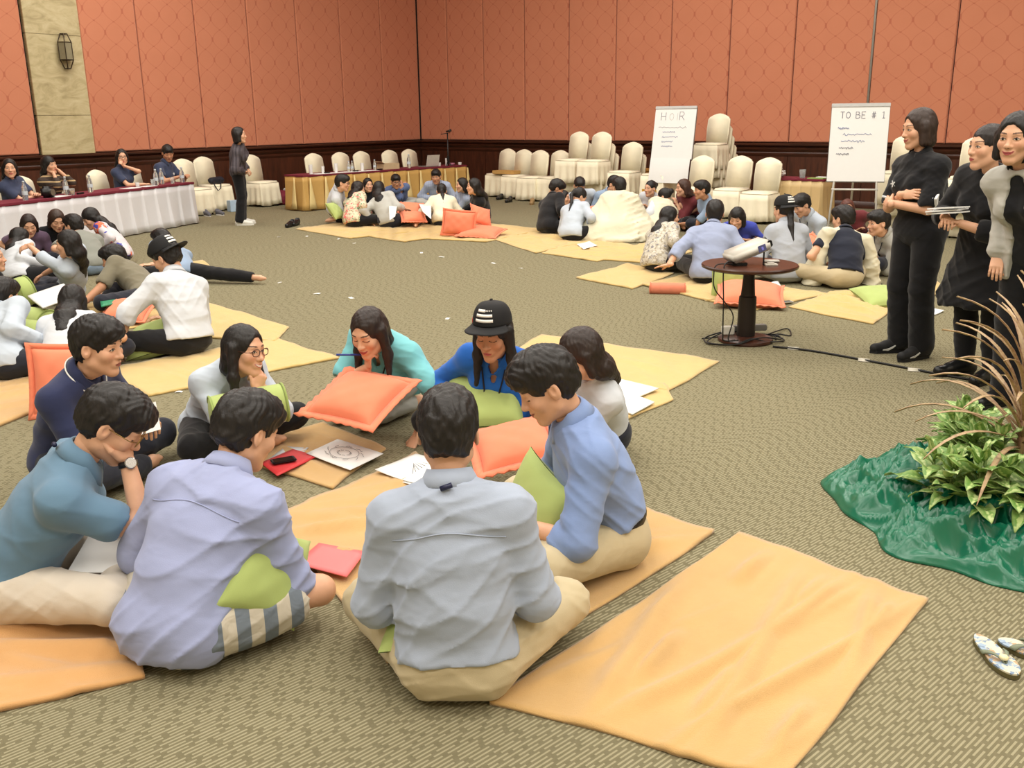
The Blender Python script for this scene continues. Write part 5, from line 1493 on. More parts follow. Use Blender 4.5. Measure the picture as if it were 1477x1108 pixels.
TW = [
 ('empty golden towel spread on carpet at bottom right', [(1065, 772), (1342, 868), (1128, 1128), (706, 1020)], M_TOWEL, 0.028, (90, 56)),
 ('golden towel under the grey shirted back and pink folder', [(395, 748), (600, 658), (800, 850), (562, 960)], M_TOWEL, 0.016, (60, 44)),
 ('golden towel under the beige trousers of the sky blue shirt', [(830, 700), (1032, 770), (800, 920), (640, 820)], M_TOWEL, 0.014, (50, 40)),
 ('apricot towel under the steel blue polo at bottom left', [(-140, 880), (165, 842), (210, 978), (-80, 1052)], M_TOWEL3, 0.018, (56, 40)),
 ('small golden towel under the red folder and sketch', [(312, 655), (470, 612), (556, 650), (477, 707)], M_TOWEL, 0.008, (36, 30)),
 ('yellow towel behind the white shirt, reaching toward the projector', [(782, 484), (1040, 523), (962, 566), (690, 540)], M_TOWEL2, 0.010, (46, 30)),
 ('yellow towel under the two white notepads', [(700, 548), (958, 556), (972, 578), (880, 618)], M_TOWEL2, 0.008, (40, 26)),
 ('golden towel between the left circle and the glasses wearer', [(140, 535), (400, 490), (489, 518), (212, 573)], M_TOWEL2, 0.012, (46, 28)),
 ('golden towel corner poking out behind the backwards cap', [(300, 438), (418, 474), (396, 494), (262, 486)], M_TOWEL2, 0.012, (36, 24)),
 ('golden towel under the orange cushion at the left edge', [(-70, 560), (62, 528), (104, 572), (-30, 628)], M_TOWEL, 0.012, (40, 26)),
 ('golden towel in the middle of the left circle', [(120, 440), (240, 418), (300, 458), (170, 478)], M_TOWEL2, 0.012, (36, 24)),
 ('golden towel beneath the bare foot beyond the cap wearer', [(232, 386), (292, 376), (316, 394), (250, 404)], M_TOWEL2, 0.012, (30, 20)),
 ('yellow towel under the white shirt and flowered blouse', [(426, 331), (520, 318), (590, 336), (505, 345)], M_TOWEL2, 0.014, (40, 30)),
 ('yellow towel under the dark blue skirt', [(520, 340), (610, 322), (690, 334), (585, 350)], M_TOWEL2, 0.014, (40, 30)),
 ('yellow towel under the orange cushions of the far circle', [(610, 345), (690, 322), (790, 332), (700, 350)], M_TOWEL2, 0.014, (40, 30)),
 ('yellow towel under the black jacket', [(712, 346), (790, 328), (850, 350), (772, 366)], M_TOWEL2, 0.016, (40, 30)),
 ('yellow towel under the white blanket', [(780, 366), (850, 340), (948, 362), (862, 378)], M_TOWEL2, 0.016, (40, 30)),
 ('yellow towel under the ponytail wearer', [(840, 374), (930, 352), (1000, 364), (935, 380)], M_TOWEL2, 0.016, (40, 30)),
 ('yellow towel under the grey lace blouse', [(832, 402), (905, 382), (972, 396), (912, 418)], M_TOWEL2, 0.014, (36, 26)),
 ('yellow towel under the leaning blue shirt', [(926, 412), (1010, 394), (1112, 418), (1024, 436)], M_TOWEL2, 0.014, (40, 28)),
 ('yellow towel under the flat orange cushion by the projector', [(1016, 434), (1100, 412), (1196, 424), (1092, 448)], M_TOWEL2, 0.016, (40, 28)),
 ('crumpled yellow towel behind the vest wearer', [(1138, 444), (1205, 420), (1312, 430), (1258, 469)], M_TOWEL2, 0.026, (44, 34)),
 ('yellow towel beyond the standing crossed arms person', [(1270, 418), (1340, 402), (1374, 422), (1300, 436)], M_TOWEL2, 0.016, (30, 22)),
]
for _i, (lb, px, mt, am, nn) in enumerate(TW):
    towel(lb, px, mt, 100 + _i, am, 0.0007 * (_i % 5), n=nn, curl=0.006)

# ------------------------------------------------------------------ cushions
M_ORANGE = cloth('coral_orange_cotton', (230, 132, 100), wr=0.2); M_GREEN = cloth('apple_green_cotton', (168, 184, 112), wr=0.2); M_PIPING = cloth('green_piping', (146, 164, 92))
def axes_from(nrm, fwd):
    z = unit(nrm); y = np.asarray(fwd, float); y = unit(y - z * (y @ z)); return np.stack([np.cross(y, z), y, z], 1)
def place_R(o, R, loc):
    m = Matrix.Identity(4)
    for i in range(3):
        for j in range(3): m[i][j] = R[i][j]
        m[i][3] = loc[i]
    o.matrix_world = m
def pillow(label, loc, nrm, fwd, size=0.42, thick=0.13, mat=None, flange=0.035, group=None, seed=1, bend=0.0, sy=1.0):
    """puffed square cushion; flange > 0 adds the flat border"""
    R = axes_from(nrm, fwd)
    root = empty('cushion', loc); place_R(root, R, loc)
    tag(root, label, 'cushion', group)
    rg = np.random.RandomState(seed); ph = rg.rand(6) * 6.28
    n = 26; hs_ = size / 2 - flange
    def ht(u, v):
        a = max(0.0, 1 - abs(u) ** 2.6) * max(0.0, 1 - abs(v) ** 2.6)
        return thick / 2 * a ** 0.5 + 0.0035 * math.sin(9 * u + ph[0]) * math.sin(8 * v + ph[1]) * a
    def pinch(u, v):
        k = 1 - 0.07 * (1 - abs(v) ** 2) * abs(u) ** 3; l = 1 - 0.07 * (1 - abs(u) ** 2) * abs(v) ** 3
        return u * k * hs_, v * l * hs_ * sy
    mb = MB()
    for sg in (1, -1):
        def F(a, b, sg=sg):
            u, v = 2 * a - 1, 2 * b - 1
            x, y = pinch(u, v)
            return (x, y, sg * (ht(u, v) + 0.002) - bend * (x * x + y * y))
        mb.grid(F, n, n)
    mb.obj('pad', mat, root, smooth=True)
    if flange:
        mb = MB()
        pts_i, pts_o = [], []
        m_ = 17
        for side in range(4):
            for k in range(m_):
                t = -1 + 2 * k / m_
                u, v = [(t, -1), (1, t), (-t, 1), (-1, -t)][side]
                x, y = pinch(u, v); pts_i.append((x, y, -bend * (x * x + y * y)))
                f = flange * 1.05; q = pinch(u, v)
                ou, ov = (u * (hs_ + f) / hs_, v * (hs_ + f) / hs_)
                X_, Y_ = pinch(ou if abs(ou) > 1 else u, ov if abs(ov) > 1 else v)
                X_ = x + (f if u >= 0.999 else -f if u <= -0.999 else f * u); Y_ = y + (f if v >= 0.999 else -f if v <= -0.999 else f * v)
                pts_o.append((X_, Y_, 0.012 * math.sin(3.1 * k + side * 2 + ph[2]) * (0.5 if k % m_ else 0.9) - bend * (X_ * X_ + Y_ * Y_)))
        N = len(pts_i)
        mb.add(pts_i + pts_o, [(i, (i + 1) % N, N + (i + 1) % N, N + i) for i in range(N)])
        mb.obj('flange', mat, root, smooth=True, thick=0.006)
    return root
def bolster(label, a, b, r, group='green bolsters'):
    a, b = np.asarray(a, float), np.asarray(b, float); c = (a + b) / 2; L_ = np.linalg.norm(b - a)
    R = axes_from(b - a, UPV if abs(unit(b - a)[2]) < 0.9 else A(0, 1, 0))
    root = empty('bolster_cushion', c); place_R(root, R, c); tag(root, label, 'cushion', group)
    mb = MB(); h = L_ / 2
    mb.lathe([(0.01, -h - 0.012), (r * 0.5, -h - 0.010), (r * 0.9, -h - 0.002), (r, -h + 0.012), (r * 1.03, -h * 0.4), (r * 1.03, h * 0.4), (r, h - 0.012), (r * 0.9, h + 0.002), (r * 0.5, h + 0.010), (0.01, h + 0.012)], 32)
    auto_smooth(mb.obj('pad', M_GREEN, root), 1.2)
    for sg in (-1, 1):
        mb = MB(); mb.tube([(r * 1.0 * math.cos(2 * math.pi * k / 28), r * 1.0 * math.sin(2 * math.pi * k / 28), sg * h) for k in range(29)], 0.006, 6, caps=False)
        mb.obj('piping', M_PIPING, root, smooth=True)
    return root
OC, GCU = 'orange cushions', 'green cushions'
def LW(pr, x, y, z): return pr.W(x, y, z)
pillow('orange flanged cushion on the lap of the teal shirt', P(518, 574, 0.28), (-.1, -.32, 1), (-.5, -1, 0), 0.46, 0.15, M_ORANGE, 0.04, OC, 2)
pillow('orange flanged cushion on the lap of the white shirt', P(742, 642, 0.24), (-.15, -.2, 1), (-1, -.2, 0), 0.42, 0.13, M_ORANGE, 0.04, OC, 3)
pillow('orange cushion standing behind the navy polo', P(100, 548, 0.19), (.55, -1, .35), (0, .2, 1), 0.44, 0.15, M_ORANGE, 0.03, OC, 4)
pillow('large orange cushion propped upright behind the cream sweater', P(662, 322, 0.20), (-.15, -1, .25), (.12, .2, 1), 0.50, 0.16, M_ORANGE, 0.03, OC, 5, sy=0.74)
pillow('orange cushion lying flat right of the propped orange one', P(694, 335, 0.07), (0, -.12, 1), (1, -.3, 0), 0.60, 0.14, M_ORANGE, 0.03, OC, 6)
pillow('orange cushion under the arm of the black top', P(694, 312, 0.26), (.6, -.6, .6), (.4, 0, 1), 0.34, 0.12, M_ORANGE, 0.02, OC, 7)
pillow('orange cushion on the lap of the clasped hands', P(592, 302, 0.22), (.1, -.5, 1), (1, 0, 0), 0.42, 0.13, M_ORANGE, 0.03, OC, 8)
pillow('orange cushion low in front of the dark blue skirt', P(596, 313, 0.16), (.1, -.3, 1), (1, .2, 0), 0.40, 0.12, M_ORANGE, 0.03, OC, 9)
pillow('red orange cushion between ponytail and blue shirt', P(866, 308, 0.20), (-.2, -.7, 1), (1, 0, 0), 0.40, 0.12, M_ORANGE, 0.03, OC, 10)
pillow('orange cushion lying flat beside the projector pedestal', P(1082, 424, 0.09), (0, -.15, 1), (1, -.25, 0), 0.60, 0.18, M_ORANGE, 0.03, OC, 11)
pillow('small orange cushion on the lap behind the grey shirt cap wearer', P(1165, 357, 0.22), (-.3, -.6, 1), (1, .4, 0), 0.36, 0.12, M_ORANGE, 0.03, OC, 12)
pillow('orange cushion under the forearms of the olive shirt', P(184, 448, 0.10), (0, -.3, 1), (1, 0, 0), 0.42, 0.13, M_ORANGE, 0.03, OC, 13)
o = bolster('small orange roll pillow under the bracing hand', P(938, 416, 0.045), P(988, 417, 0.045), 0.055, OC)
for ch in o.children:
    ch.data.materials.clear(); ch.data.materials.append(plain('terracotta_cotton', (214, 128, 100), 0.8))
bolster('green bolster across the lap of the smiling glasses wearer', P(306, 600, 0.29), P(410, 580, 0.31), 0.092)
bolster('green bolster under the open notebook, left circle', P(36, 462, 0.12), P(72, 468, 0.12), 0.11)
bolster('green bolster standing by the white shirted back, left circle', P(24, 424, 0.20), P(42, 418, 0.22), 0.125)
pillow('green cushion on the lap of the royal blue shirt', LW(F5, .02, .24, .24), (-.1, -.55, 1), (1, 0, 0), 0.40, 0.15, M_GREEN, 0.0, GCU, 21)
pillow('green cushion standing against the sky blue shirt', LW(F7, -.02, .30, .19), (-.95, -.5, .35), (.2, -.1, 1), 0.38, 0.13, M_GREEN, 0.0, GCU, 22)
pillow('green cushion held in the lap of striped shorts', P(380, 826, 0.24), (.75, -.55, .45), (.3, .5, .8), 0.30, 0.14, M_GREEN, 0.0, GCU, 23)
pillow('green cushion in the lap of the grey blue shirt', LW(F8, -.04, .20, .18), (0, -.25, 1), (1, 0, 0), 0.40, 0.15, M_GREEN, 0.0, GCU, 24)
pillow('green cushion beside the black trousers of the cap wearer', P(228, 487, 0.12), (-.2, -.4, 1), (1, .2, 0), 0.42, 0.16, M_GREEN, 0.0, GCU, 25)
pillow('green cushion near the left edge under the blue shirt', P(24, 492, 0.16), (.2, -.5, 1), (1, 0, 0), 0.44, 0.18, M_GREEN, 0.0, GCU, 26)
pillow('green cushion in the lap of the ponytail wearer', P(842, 332, 0.13), (0, -.3, 1), (1, 0, 0), 0.36, 0.12, M_GREEN, 0.0, GCU, 27)
pillow('green cushion standing beyond the projector table', P(1050, 405, 0.15), (.1, -1, .1), (0, 0, 1), 0.32, 0.14, M_GREEN, 0.0, GCU, 28)
pillow('green cushion on the towel behind the crossed arms person', P(1272, 428, 0.07), (0, -.2, 1), (1, .1, 0), 0.42, 0.13, M_GREEN, 0.0, GCU, 29)
pillow('green cushion in the lap of the kneeling white shirt', P(484, 304, 0.24), (.8, -.3, .6), (0, 0, 1), 0.30, 0.12, M_GREEN, 0.0, GCU, 30)

# ------------------------------------------------------------------ covered banquet chairs
M_COVER = cloth('ivory_chair_cover', (238, 230, 204), wr=0.15); M_LEGM = plain('black_chair_leg', (30, 28, 27), 0.4, 0.6)
def chair_parts():
    out = {}
    mb = MB()      # back: camel top, leaning back a little
    w = 0.215; zb, zt_ = 0.44, 0.97
    outl = [(-w + 0.01, zb), (w - 0.01, zb), (w, zb + 0.25), (w * 0.98, zt_ - 0.11)]
    for k in range(1, 12):
        t = k / 12; x = w * 0.96 * math.cos(math.pi * t); outl.append((x, zt_ - 0.085 + 0.085 * (1 - (abs(x) / w) ** 1.7)))
    outl += [(-w * 0.98, zt_ - 0.11), (-w, zb + 0.25)]
    mb.prism(outl, -0.235, -0.165, axis=1)
    mb.v = [(x, y - (z - 0.44) * 0.16, z) for x, y, z in mb.v]
    out['back_cover'] = mb.mesh('back_cover', smooth=True, bevel=0.018, seg=3)
    mb = MB(); mb.box((-0.225, -0.22, 0.42), (0.225, 0.235, 0.475)); out['seat_cover'] = mb.mesh('seat_cover', smooth=True, bevel=0.024, seg=3)
    mb = MB()
    def F(u, v):
        t = (u * 4) % 4; s_ = int(t); f = t - s_
        cs = [(-1, -1), (1, -1), (1, 1), (-1, 1), (-1, -1)]
        x = cs[s_][0] * (1 - f) + cs[s_ + 1][0] * f; y = cs[s_][1] * (1 - f) + cs[s_ + 1][1] * f
        d = 1 - v
        fl = 1 + 0.11 * d
        pl = 0.014 * math.sin(u * 2 * math.pi * 12) * d + 0.008 * math.sin(u * 2 * math.pi * 7 + 1) * d
        k = 1 + pl / 0.22
        return (x * 0.222 * fl * k, (y * 0.225 + 0.008) * fl * k, 0.035 + 0.405 * v + 0.014 * d * math.sin(u * 2 * math.pi * 3))
    mb.grid(F, 96, 5, closed_u=True); out['skirt'] = mb.mesh('skirt', smooth=True, thick=0.004)
    mb = MB(); mb.tube([(0, 0, 0.0), (0, 0, 0.42)], [0.011, 0.013], 8); out['leg'] = mb.mesh('chair_leg', smooth=True)
    return out
CHP = chair_parts()
def chair(label, loc, ang, z=0.0, group='ivory covered banquet chairs', hs_=1.0, legs=True):
    root = empty('banquet_chair', (loc[0], loc[1], z), math.radians(ang) - math.pi / 2)
    root.scale = (1, 1, hs_)
    tag(root, label, 'chair', group)
    for nme in ('back_cover', 'seat_cover', 'skirt'): link(nme, CHP[nme], M_COVER, root)
    if legs:
        for x in (-0.19, 0.19):
            for y in (-0.18, 0.20): link('leg', CHP['leg'], M_LEGM, root, (x, y, 0.0))
    return root
AR = math.degrees(R_ANG) - 90; AL = math.degrees(L_ANG) + 90
GCR, GST = 'covered chairs along the right wall', 'stacked covered chairs'
def stack(label_fn, px, py, n, ang, dz=0.18, dd=0.13):
    b = P(px, py); a = math.radians(ang); back = -A(math.cos(a), math.sin(a), 0)
    for i in range(n):           # bottom chair stands furthest back
        k = n - 1 - i
        chair(label_fn(i, n), b + back * dd * k, ang, i * dz, GST, legs=(i == 0))
def names(where):
    def f(i, n):
        return ('lowest' if i == 0 else 'topmost' if i == n - 1 else ['second lowest', 'third lowest', 'fourth lowest'][i - 1]) + ' covered chair, stack ' + where
    return f
chair('ivory covered chair nearest the mic stand, right wall row', P(722, 283), AR, group=GCR)
chair('ivory covered chair behind the flat box, second from mic stand', P(745, 286), AR, group=GCR)
chair('ivory covered chair third from the mic stand', P(768, 289), AR, group=GCR)
chair('ivory covered chair fourth from mic stand, beside the first stack', P(797, 290), AR, group=GCR)
stack(names('nearest the single chair row'), 824, 293, 3, AR)
stack(names('second from the left, above the ponytail wearer'), 856, 296, 3, AR)
stack(names('behind the blanket wearer'), 900, 299, 2, AR)
stack(names('in front of the left flip chart'), 948, 303, 2, AR, dz=0.16)
stack(names('right of the left flip chart, the tallest'), 1022, 300, 5, AR, dz=0.165, dd=0.10)
chair('ivory covered chair in front of the tallest stack', P(1000, 312), AR, group=GCR)
chair('ivory covered chair left of two before the wall, behind cobalt shirt', P(1054, 314), AR, group=GCR)
chair('ivory covered chair next to the small gold table', P(1094, 321), AR, group=GCR)
stack(names('behind the crossed arms person'), 1290, 330, 3, AR, dz=0.17)
stack(names('behind the person in black dress'), 1390, 345, 3, AR, dz=0.17)
chair('ivory covered chair holding the black bag', P(312, 303), AL, group='covered chairs by the left wall')
chair('ivory covered chair between table end and black bag chair', P(284, 310), AL, group='covered chairs by the left wall')
chair('ivory covered chair behind the standing checked blouse', P(380, 297), AL, group='covered chairs by the left wall')
AT = math.degrees(math.atan2(TAB_N[1], TAB_N[0]))
for lb, t in (('covered chair of the folded arms person', 3.1), ('covered chair of the striped tan top', 2.5), ('empty covered chair at the white skirted table', 1.92), ('covered chair of the hand over mouth person', 0.95), ('covered chair of the navy polo at table end', 0.12)):
    chair(lb, TAB_L + TAB_D * t - TAB_N * 0.80, AT, group='chairs behind the white table', hs_=0.93)

# ------------------------------------------------------------------ skirted tables
M_WSATIN = plain('white_satin', (216, 216, 220), 0.35, var=0.03, sheen=0.2); M_GSATIN = plain('gold_satin', (196, 158, 92), 0.42, var=0.05); M_GSATIN2 = plain('pale_gold_satin', (222, 200, 140), 0.42, var=0.04)
M_BURG = plain('burgundy_cloth', (112, 30, 48), 0.8, bstr=0.1); M_BEIGESK = plain('beige_satin', (206, 178, 128), 0.42, var=0.04)
def skirted_table(label, O, D, N, length, depth, h, mat, pleat, top_mat, accent=None, group=None):
    """O front corner on the floor, D along the front, N toward the room"""
    root = empty('skirted_table', O); tag(root, label, 'table', group)
    mb = MB()
    c = [D * -0.01 + N * 0.012, D * (length + 0.01) + N * 0.012, D * (length + 0.01) - N * (depth + 0.01), D * -0.01 - N * (depth + 0.01)]
    mb.add([q + UPV * (h - 0.035) for q in c] + [q + UPV * h for q in c], [(3, 2, 1, 0), (4, 5, 6, 7), (0, 1, 5, 4), (1, 2, 6, 5), (2, 3, 7, 6), (3, 0, 4, 7)])
    mb.obj('top_cloth', top_mat, root, bevel=0.008)
    per = [A(0, 0, 0) - N * depth, A(0, 0, 0), D * length, D * length - N * depth]
    segs = [(per[0], per[1]), (per[1], per[2]), (per[2], per[3])]
    pts = []; nrm = []; us = []
    u0 = 0.0
    for a, b in segs:
        L_ = np.linalg.norm(b - a); d = (b - a) / L_; k = max(int(L_ / 0.012), 4)
        nn = A(d[1], -d[0], 0)
        if nn @ ((a + b) / 2 - (D * length / 2 - N * depth / 2)) < 0: nn = -nn
        for i in range(k + (1 if b is per[3] else 0)):
            pts.append(a + d * L_ * i / k); nrm.append(nn); us.append(u0 + L_ * i / k)
        u0 += L_
    us = np.array(us); n = len(pts)
    rows = 7
    verts = []
    for j in range(rows):
        v = j / (rows - 1)
        for i in range(n):
            f = (us[i] / pleat) % 1.0
            fold = (f ** 1.6) * 0.050 * (0.25 + 0.75 * v) if f < 0.86 else (1 - f) / 0.14 * 0.050 * (0.25 + 0.75 * v)
            sway = 0.012 * v * math.sin(us[i] * 5.1 + 1.0) + 0.010 * v * v * math.sin(us[i] * 13.0)
            verts.append(pts[i] + nrm[i] * (fold + sway + 0.05 * v * v * 0.6 - 0.004) + UPV * (h - 0.03 - v * (h - 0.045)))
    q = [(j * n + i, j * n + i + 1, (j + 1) * n + i + 1, (j + 1) * n + i) for j in range(rows - 1) for i in range(n - 1)]
    mb = MB(); mb.add(verts, q); sk = mb.obj('skirt', mat, root, smooth=True, thick=0.003, fix=False)
    if accent:
        k0 = 0
        for i in range(1, n - 1):
            if int(us[i] / pleat) != int(us[i - 1] / pleat):
                p0 = pts[i]; nn = nrm[i]; d = unit(np.cross(UPV, nn))
                mb = MB()
                mb.grid(lambda a, b: p0 + nn * (0.040 + 0.045 * b + 0.012 * math.sin(math.pi * a)) + d * (a - 0.5) * (0.02 + 0.15 * b) + UPV * (h - 0.05 - b * (h - 0.09)), 6, 6)
                mb.obj('pleat_insert', accent, sk, smooth=True, thick=0.003)
    for a in (0.06, length - 0.06):
        for b in (0.06, depth - 0.06):
            mb = MB(); mb.tube([D * a - N * b, D * a - N * b + UPV * (h - 0.04)], 0.014, 8); mb.obj('leg', M_LEGM, root, smooth=True)
    return root
skirted_table('long table with white pleated skirt and burgundy top', TAB_L, TAB_D, TAB_N, 4.2, 0.46, 0.66, M_WSATIN, 0.30, M_BURG)
T2H = 0.64
_a, _b = P(440, 305), P(673, 238, T2H); _b[2] = 0
T2D = unit(_b - _a); T2N = A(T2D[1], -T2D[0], 0)
if T2N @ (C_POS - _a) < 0: T2N = -T2N
T2L = float(np.linalg.norm(_b - _a))
skirted_table('long table with gold skirt and pale inserts before the corner', _a, T2D, T2N, T2L, 0.55, T2H, M_GSATIN, 0.34, M_BURG, M_GSATIN2)
T2A = math.degrees(math.atan2(T2N[1], T2N[0]))
for k, (lb, x, y) in enumerate((('covered chair at left end of the gold table', 468, 290), ('covered chair second from left at the gold table', 506, 286), ('covered chair in the middle of the gold table', 536, 283), ('covered chair behind the cardboard box, gold table', 576, 279), ('covered chair behind the open laptop', 604, 277))):
    b = P(x, y); t = float((b - _a) @ T2D)
    # slide back along the line of sight to stand behind the table
    d = unit(A(b[0], b[1], 0)); off = float((b - _a) @ T2N); b = b + d * ((-0.95 - off) / float(d @ T2N))
    chair(lb, b, T2A, group='chairs behind the gold table')
T3H = 0.66
_p = P(1188, 259, T3H); _p[2] = 0; _q = _p - RD * 0.95
skirted_table('small table with beige skirt and burgundy top by the right wall', _q, RD, RN, 0.95, 0.5, T3H, M_BEIGESK, 0.16, M_BURG)

# ------------------------------------------------------------------ round projector table
M_DKWOOD = mat_wood('dark_table_wood', (50, 26, 17), (74, 40, 27), 0.32, (2, 2, 2)); M_DKIRON = plain('dark_iron', (40, 31, 27), 0.45, 0.3)
PT = P(1075, 492)
root = empty('round_table', PT); tag(root, 'round dark wood pedestal table carrying the projector', 'table')
PTH = 0.575
mb = MB(); mb.lathe([(0.02, PTH - 0.035), (0.315, PTH - 0.034), (0.342, PTH - 0.022), (0.345, PTH - 0.008), (0.338, PTH), (0.0, PTH)], 56); auto_smooth(mb.obj('table_top', M_DKWOOD, root), 0.6)
mb = MB(); mb.lathe([(0.066, 0.03), (0.066, 0.08), (0.064, 0.30), (0.062, 0.335), (0.052, 0.342), (0.047, 0.40), (0.040, 0.50), (0.062, PTH - 0.04)], 28); auto_smooth(mb.obj('pedestal', M_DKIRON, root), 0.6)
mb = MB(); mb.lathe([(0.195, 0.0), (0.20, 0.012), (0.196, 0.026), (0.17, 0.034), (0.07, 0.044), (0.0, 0.044)], 44); auto_smooth(mb.obj('base', M_DKWOOD, root), 0.6)
mb = MB(); mb.lathe([(0.062, PTH - 0.06), (0.08, PTH - 0.04), (0.08, PTH - 0.03)], 24); mb.obj('collar_ring', M_DKIRON, root, smooth=True)
# projector
M_PJ = plain('white_projector_shell', (206, 202, 192), 0.4, var=0.03); M_SCREEN = plain('blue_grey_panel', (92, 94, 136), 0.3); M_GREYP = plain('grey_plastic', (120, 118, 112), 0.5)
pj = empty('projector', PT + A(-0.02, -0.02, PTH)); tag(pj, 'white projector tilted up on the round table', 'projector')
PR_ = rotz(math.radians(12)) @ roty(math.radians(-19)) @ np.eye(3)
mb = MB(); mb.box((-0.15, -0.10, 0.01), (0.16, 0.10, 0.085), PR_, A(0, 0, 0.055)); mb.obj('shell', M_PJ, pj, bevel=0.018, seg=3, smooth=True)
mb = MB(); mb.box((0.045, -0.1015, 0.025), (0.105, -0.0995, 0.072), PR_, A(0, 0, 0.055)); mb.obj('side_panel', M_SCREEN, pj)
mb = MB(); mb.box((0.07, -0.1025, 0.035), (0.085, -0.1010, 0.058), PR_, A(0, 0, 0.055)); mb.obj('side_light', plain('violet_light', (140, 140, 235), 0.3), pj)
mb = MB(); mb.box((0.13, -0.095, 0.03), (0.163, -0.02, 0.078), PR_, A(0, 0, 0.055)); mb.obj('front_grille', M_BLACKP, pj, bevel=0.006)
mb = MB(); mb.tube([PR_ @ A(0.162, 0.045, 0.05) + A(0, 0, 0.055), PR_ @ A(0.18, 0.045, 0.05) + A(0, 0, 0.055)], 0.028, 16); mb.obj('lens', M_BLACKP, pj, smooth=False)
mb = MB(); mb.tube([(0.10, -0.05, 0.0), (0.10, -0.05, 0.095)], 0.006, 8); mb.obj('front_foot', M_BLACKP, pj)
mb = MB(); mb.box((-0.13, -0.08, 0.0), (-0.02, 0.08, 0.022)); mb.obj('stand_plate', M_BLACKP, pj, bevel=0.004)
mb = MB(); mb.box((0, 0, 0), (0.09, 0.05, 0.012)); mb.box((0.015, 0.01, 0.012), (0.07, 0.04, 0.02)); tag(mb.obj('adapter_box', M_PJ, None, PT + A(0.085, -0.11, PTH), bevel=0.003), 'flat white box under the projector front', 'adapter')
mb = MB(); mb.box((0, 0, 0), (0.12, 0.05, 0.018)); tag(mb.obj('remote_control', M_PJ, None, PT + A(0.11, 0.03, PTH), bevel=0.008, seg=3, smooth=True), 'white remote control behind the projector', 'remote')
# cables
M_CABLE = plain('black_cable', (22, 21, 20), 0.5)
def cable(label, pts, r, mat=M_CABLE, n=60, name='cable', group='cables round the projector table'):
    P_ = [np.asarray(p, float) for p in pts]; m = len(P_); out = []
    for i in range(n + 1):
        t = i / n * (m - 1); k = min(int(t), m - 2); f = t - k
        p0, p1, p2, p3 = P_[max(k - 1, 0)], P_[k], P_[k + 1], P_[min(k + 2, m - 1)]
        out.append(0.5 * ((2 * p1) + (-p0 + p2) * f + (2 * p0 - 5 * p1 + 4 * p2 - p3) * f * f + (-p0 + 3 * p1 - 3 * p2 + p3) * f ** 3))
    c = out[0].copy(); c[2] = 0
    mb = MB(); mb.tube([q - c for q in out], r, 6)
    return tag(mb.obj(name, mat, None, c, smooth=True), label, 'cable', group)
Z = 0.008
cable('black cable taped along the carpet from table to standing people', [P(1115, 500, Z), P(1170, 506, Z), P(1250, 520, Z), P(1330, 535, Z), P(1390, 546, Z), P(1480, 560, Z)], 0.008)
cable('thin black cable hanging off the left rim of the round table', [PT + A(-0.12, -0.10, PTH + 0.01), PT + A(-0.27, -0.16, PTH + 0.02), PT + A(-0.295, -0.175, PTH - 0.06), PT + A(-0.28, -0.17, 0.42), PT + A(-0.20, -0.16, 0.32), PT + A(-0.14, -0.17, 0.22), PT + A(-0.17, -0.18, 0.06), PT + A(-0.12, -0.17, 0.05)], 0.0045)
cable('thicker black cable falling straight from the table rim', [PT + A(-0.10, -0.05, PTH + 0.012), PT + A(-0.20, -0.17, PTH + 0.04), PT + A(-0.235, -0.21, PTH - 0.02), PT + A(-0.225, -0.21, 0.35), PT + A(-0.215, -0.20, 0.1), PT + A(-0.20, -0.19, 0.05), PT + A(-0.1, -0.19, 0.05)], 0.0055)
lp = []
for k in range(26):
    a = k * 0.62; r = 0.24 + 0.07 * math.sin(k * 1.3)
    lp.append(PT + A(r * math.cos(a) - 0.02, 0.75 * r * math.sin(a) - 0.02, 0.05 if r < 0.21 else 0.012 + 0.004 * (k % 4)))
cable('tangle of black cable coiled round the pedestal foot', lp, 0.0055, n=220)
cable('loop of black cable lying right of the pedestal foot', [P(1108, 482, 0.03), P(1135, 474, Z), P(1140, 484, Z), P(1120, 482, Z), P(1095, 490, 0.03)], 0.005)
M_TAPE = plain('clear_tape', (196, 190, 174), 0.35, var=0.04)
for lb, x, y in (('piece of pale tape on the cable nearest the table', 1144, 504), ('piece of pale tape in the middle of the cable', 1246, 521), ('piece of pale tape on the cable by the sneakers', 1318, 535)):
    mb = MB(); mb.grid(lambda u, v: ((u - 0.5) * 0.075, (v - 0.5) * 0.05, 0.004 + 0.015 * math.exp(-((v - 0.5) * 5) ** 2)), 3, 9)
    o = mb.obj('tape_strip', M_TAPE, None, P(x, y), thick=0.001, smooth=True); o.rotation_euler[2] = math.radians(-22); tag(o, lb, 'tape', 'tape on the cable')
mb = MB(); mb.box((-0.14, -0.03, 0), (0.14, 0.03, 0.045)); o = mb.obj('power_strip', M_GREYP, None, PT + A(0.12, 0.14, 0.0), bevel=0.006); o.rotation_euler[2] = 0.15; o.location = PT + A(0.06, 0.17, 0.04); tag(o, 'grey power strip on the pedestal foot', 'power strip')
mb = MB(); mb.box((-0.045, -0.03, 0), (0.045, 0.03, 0.06)); o = mb.obj('socket_block', M_PJ, None, PT + A(-0.12, 0.06, 0.04), bevel=0.006); tag(o, 'white power adapter by the pedestal', 'adapter')

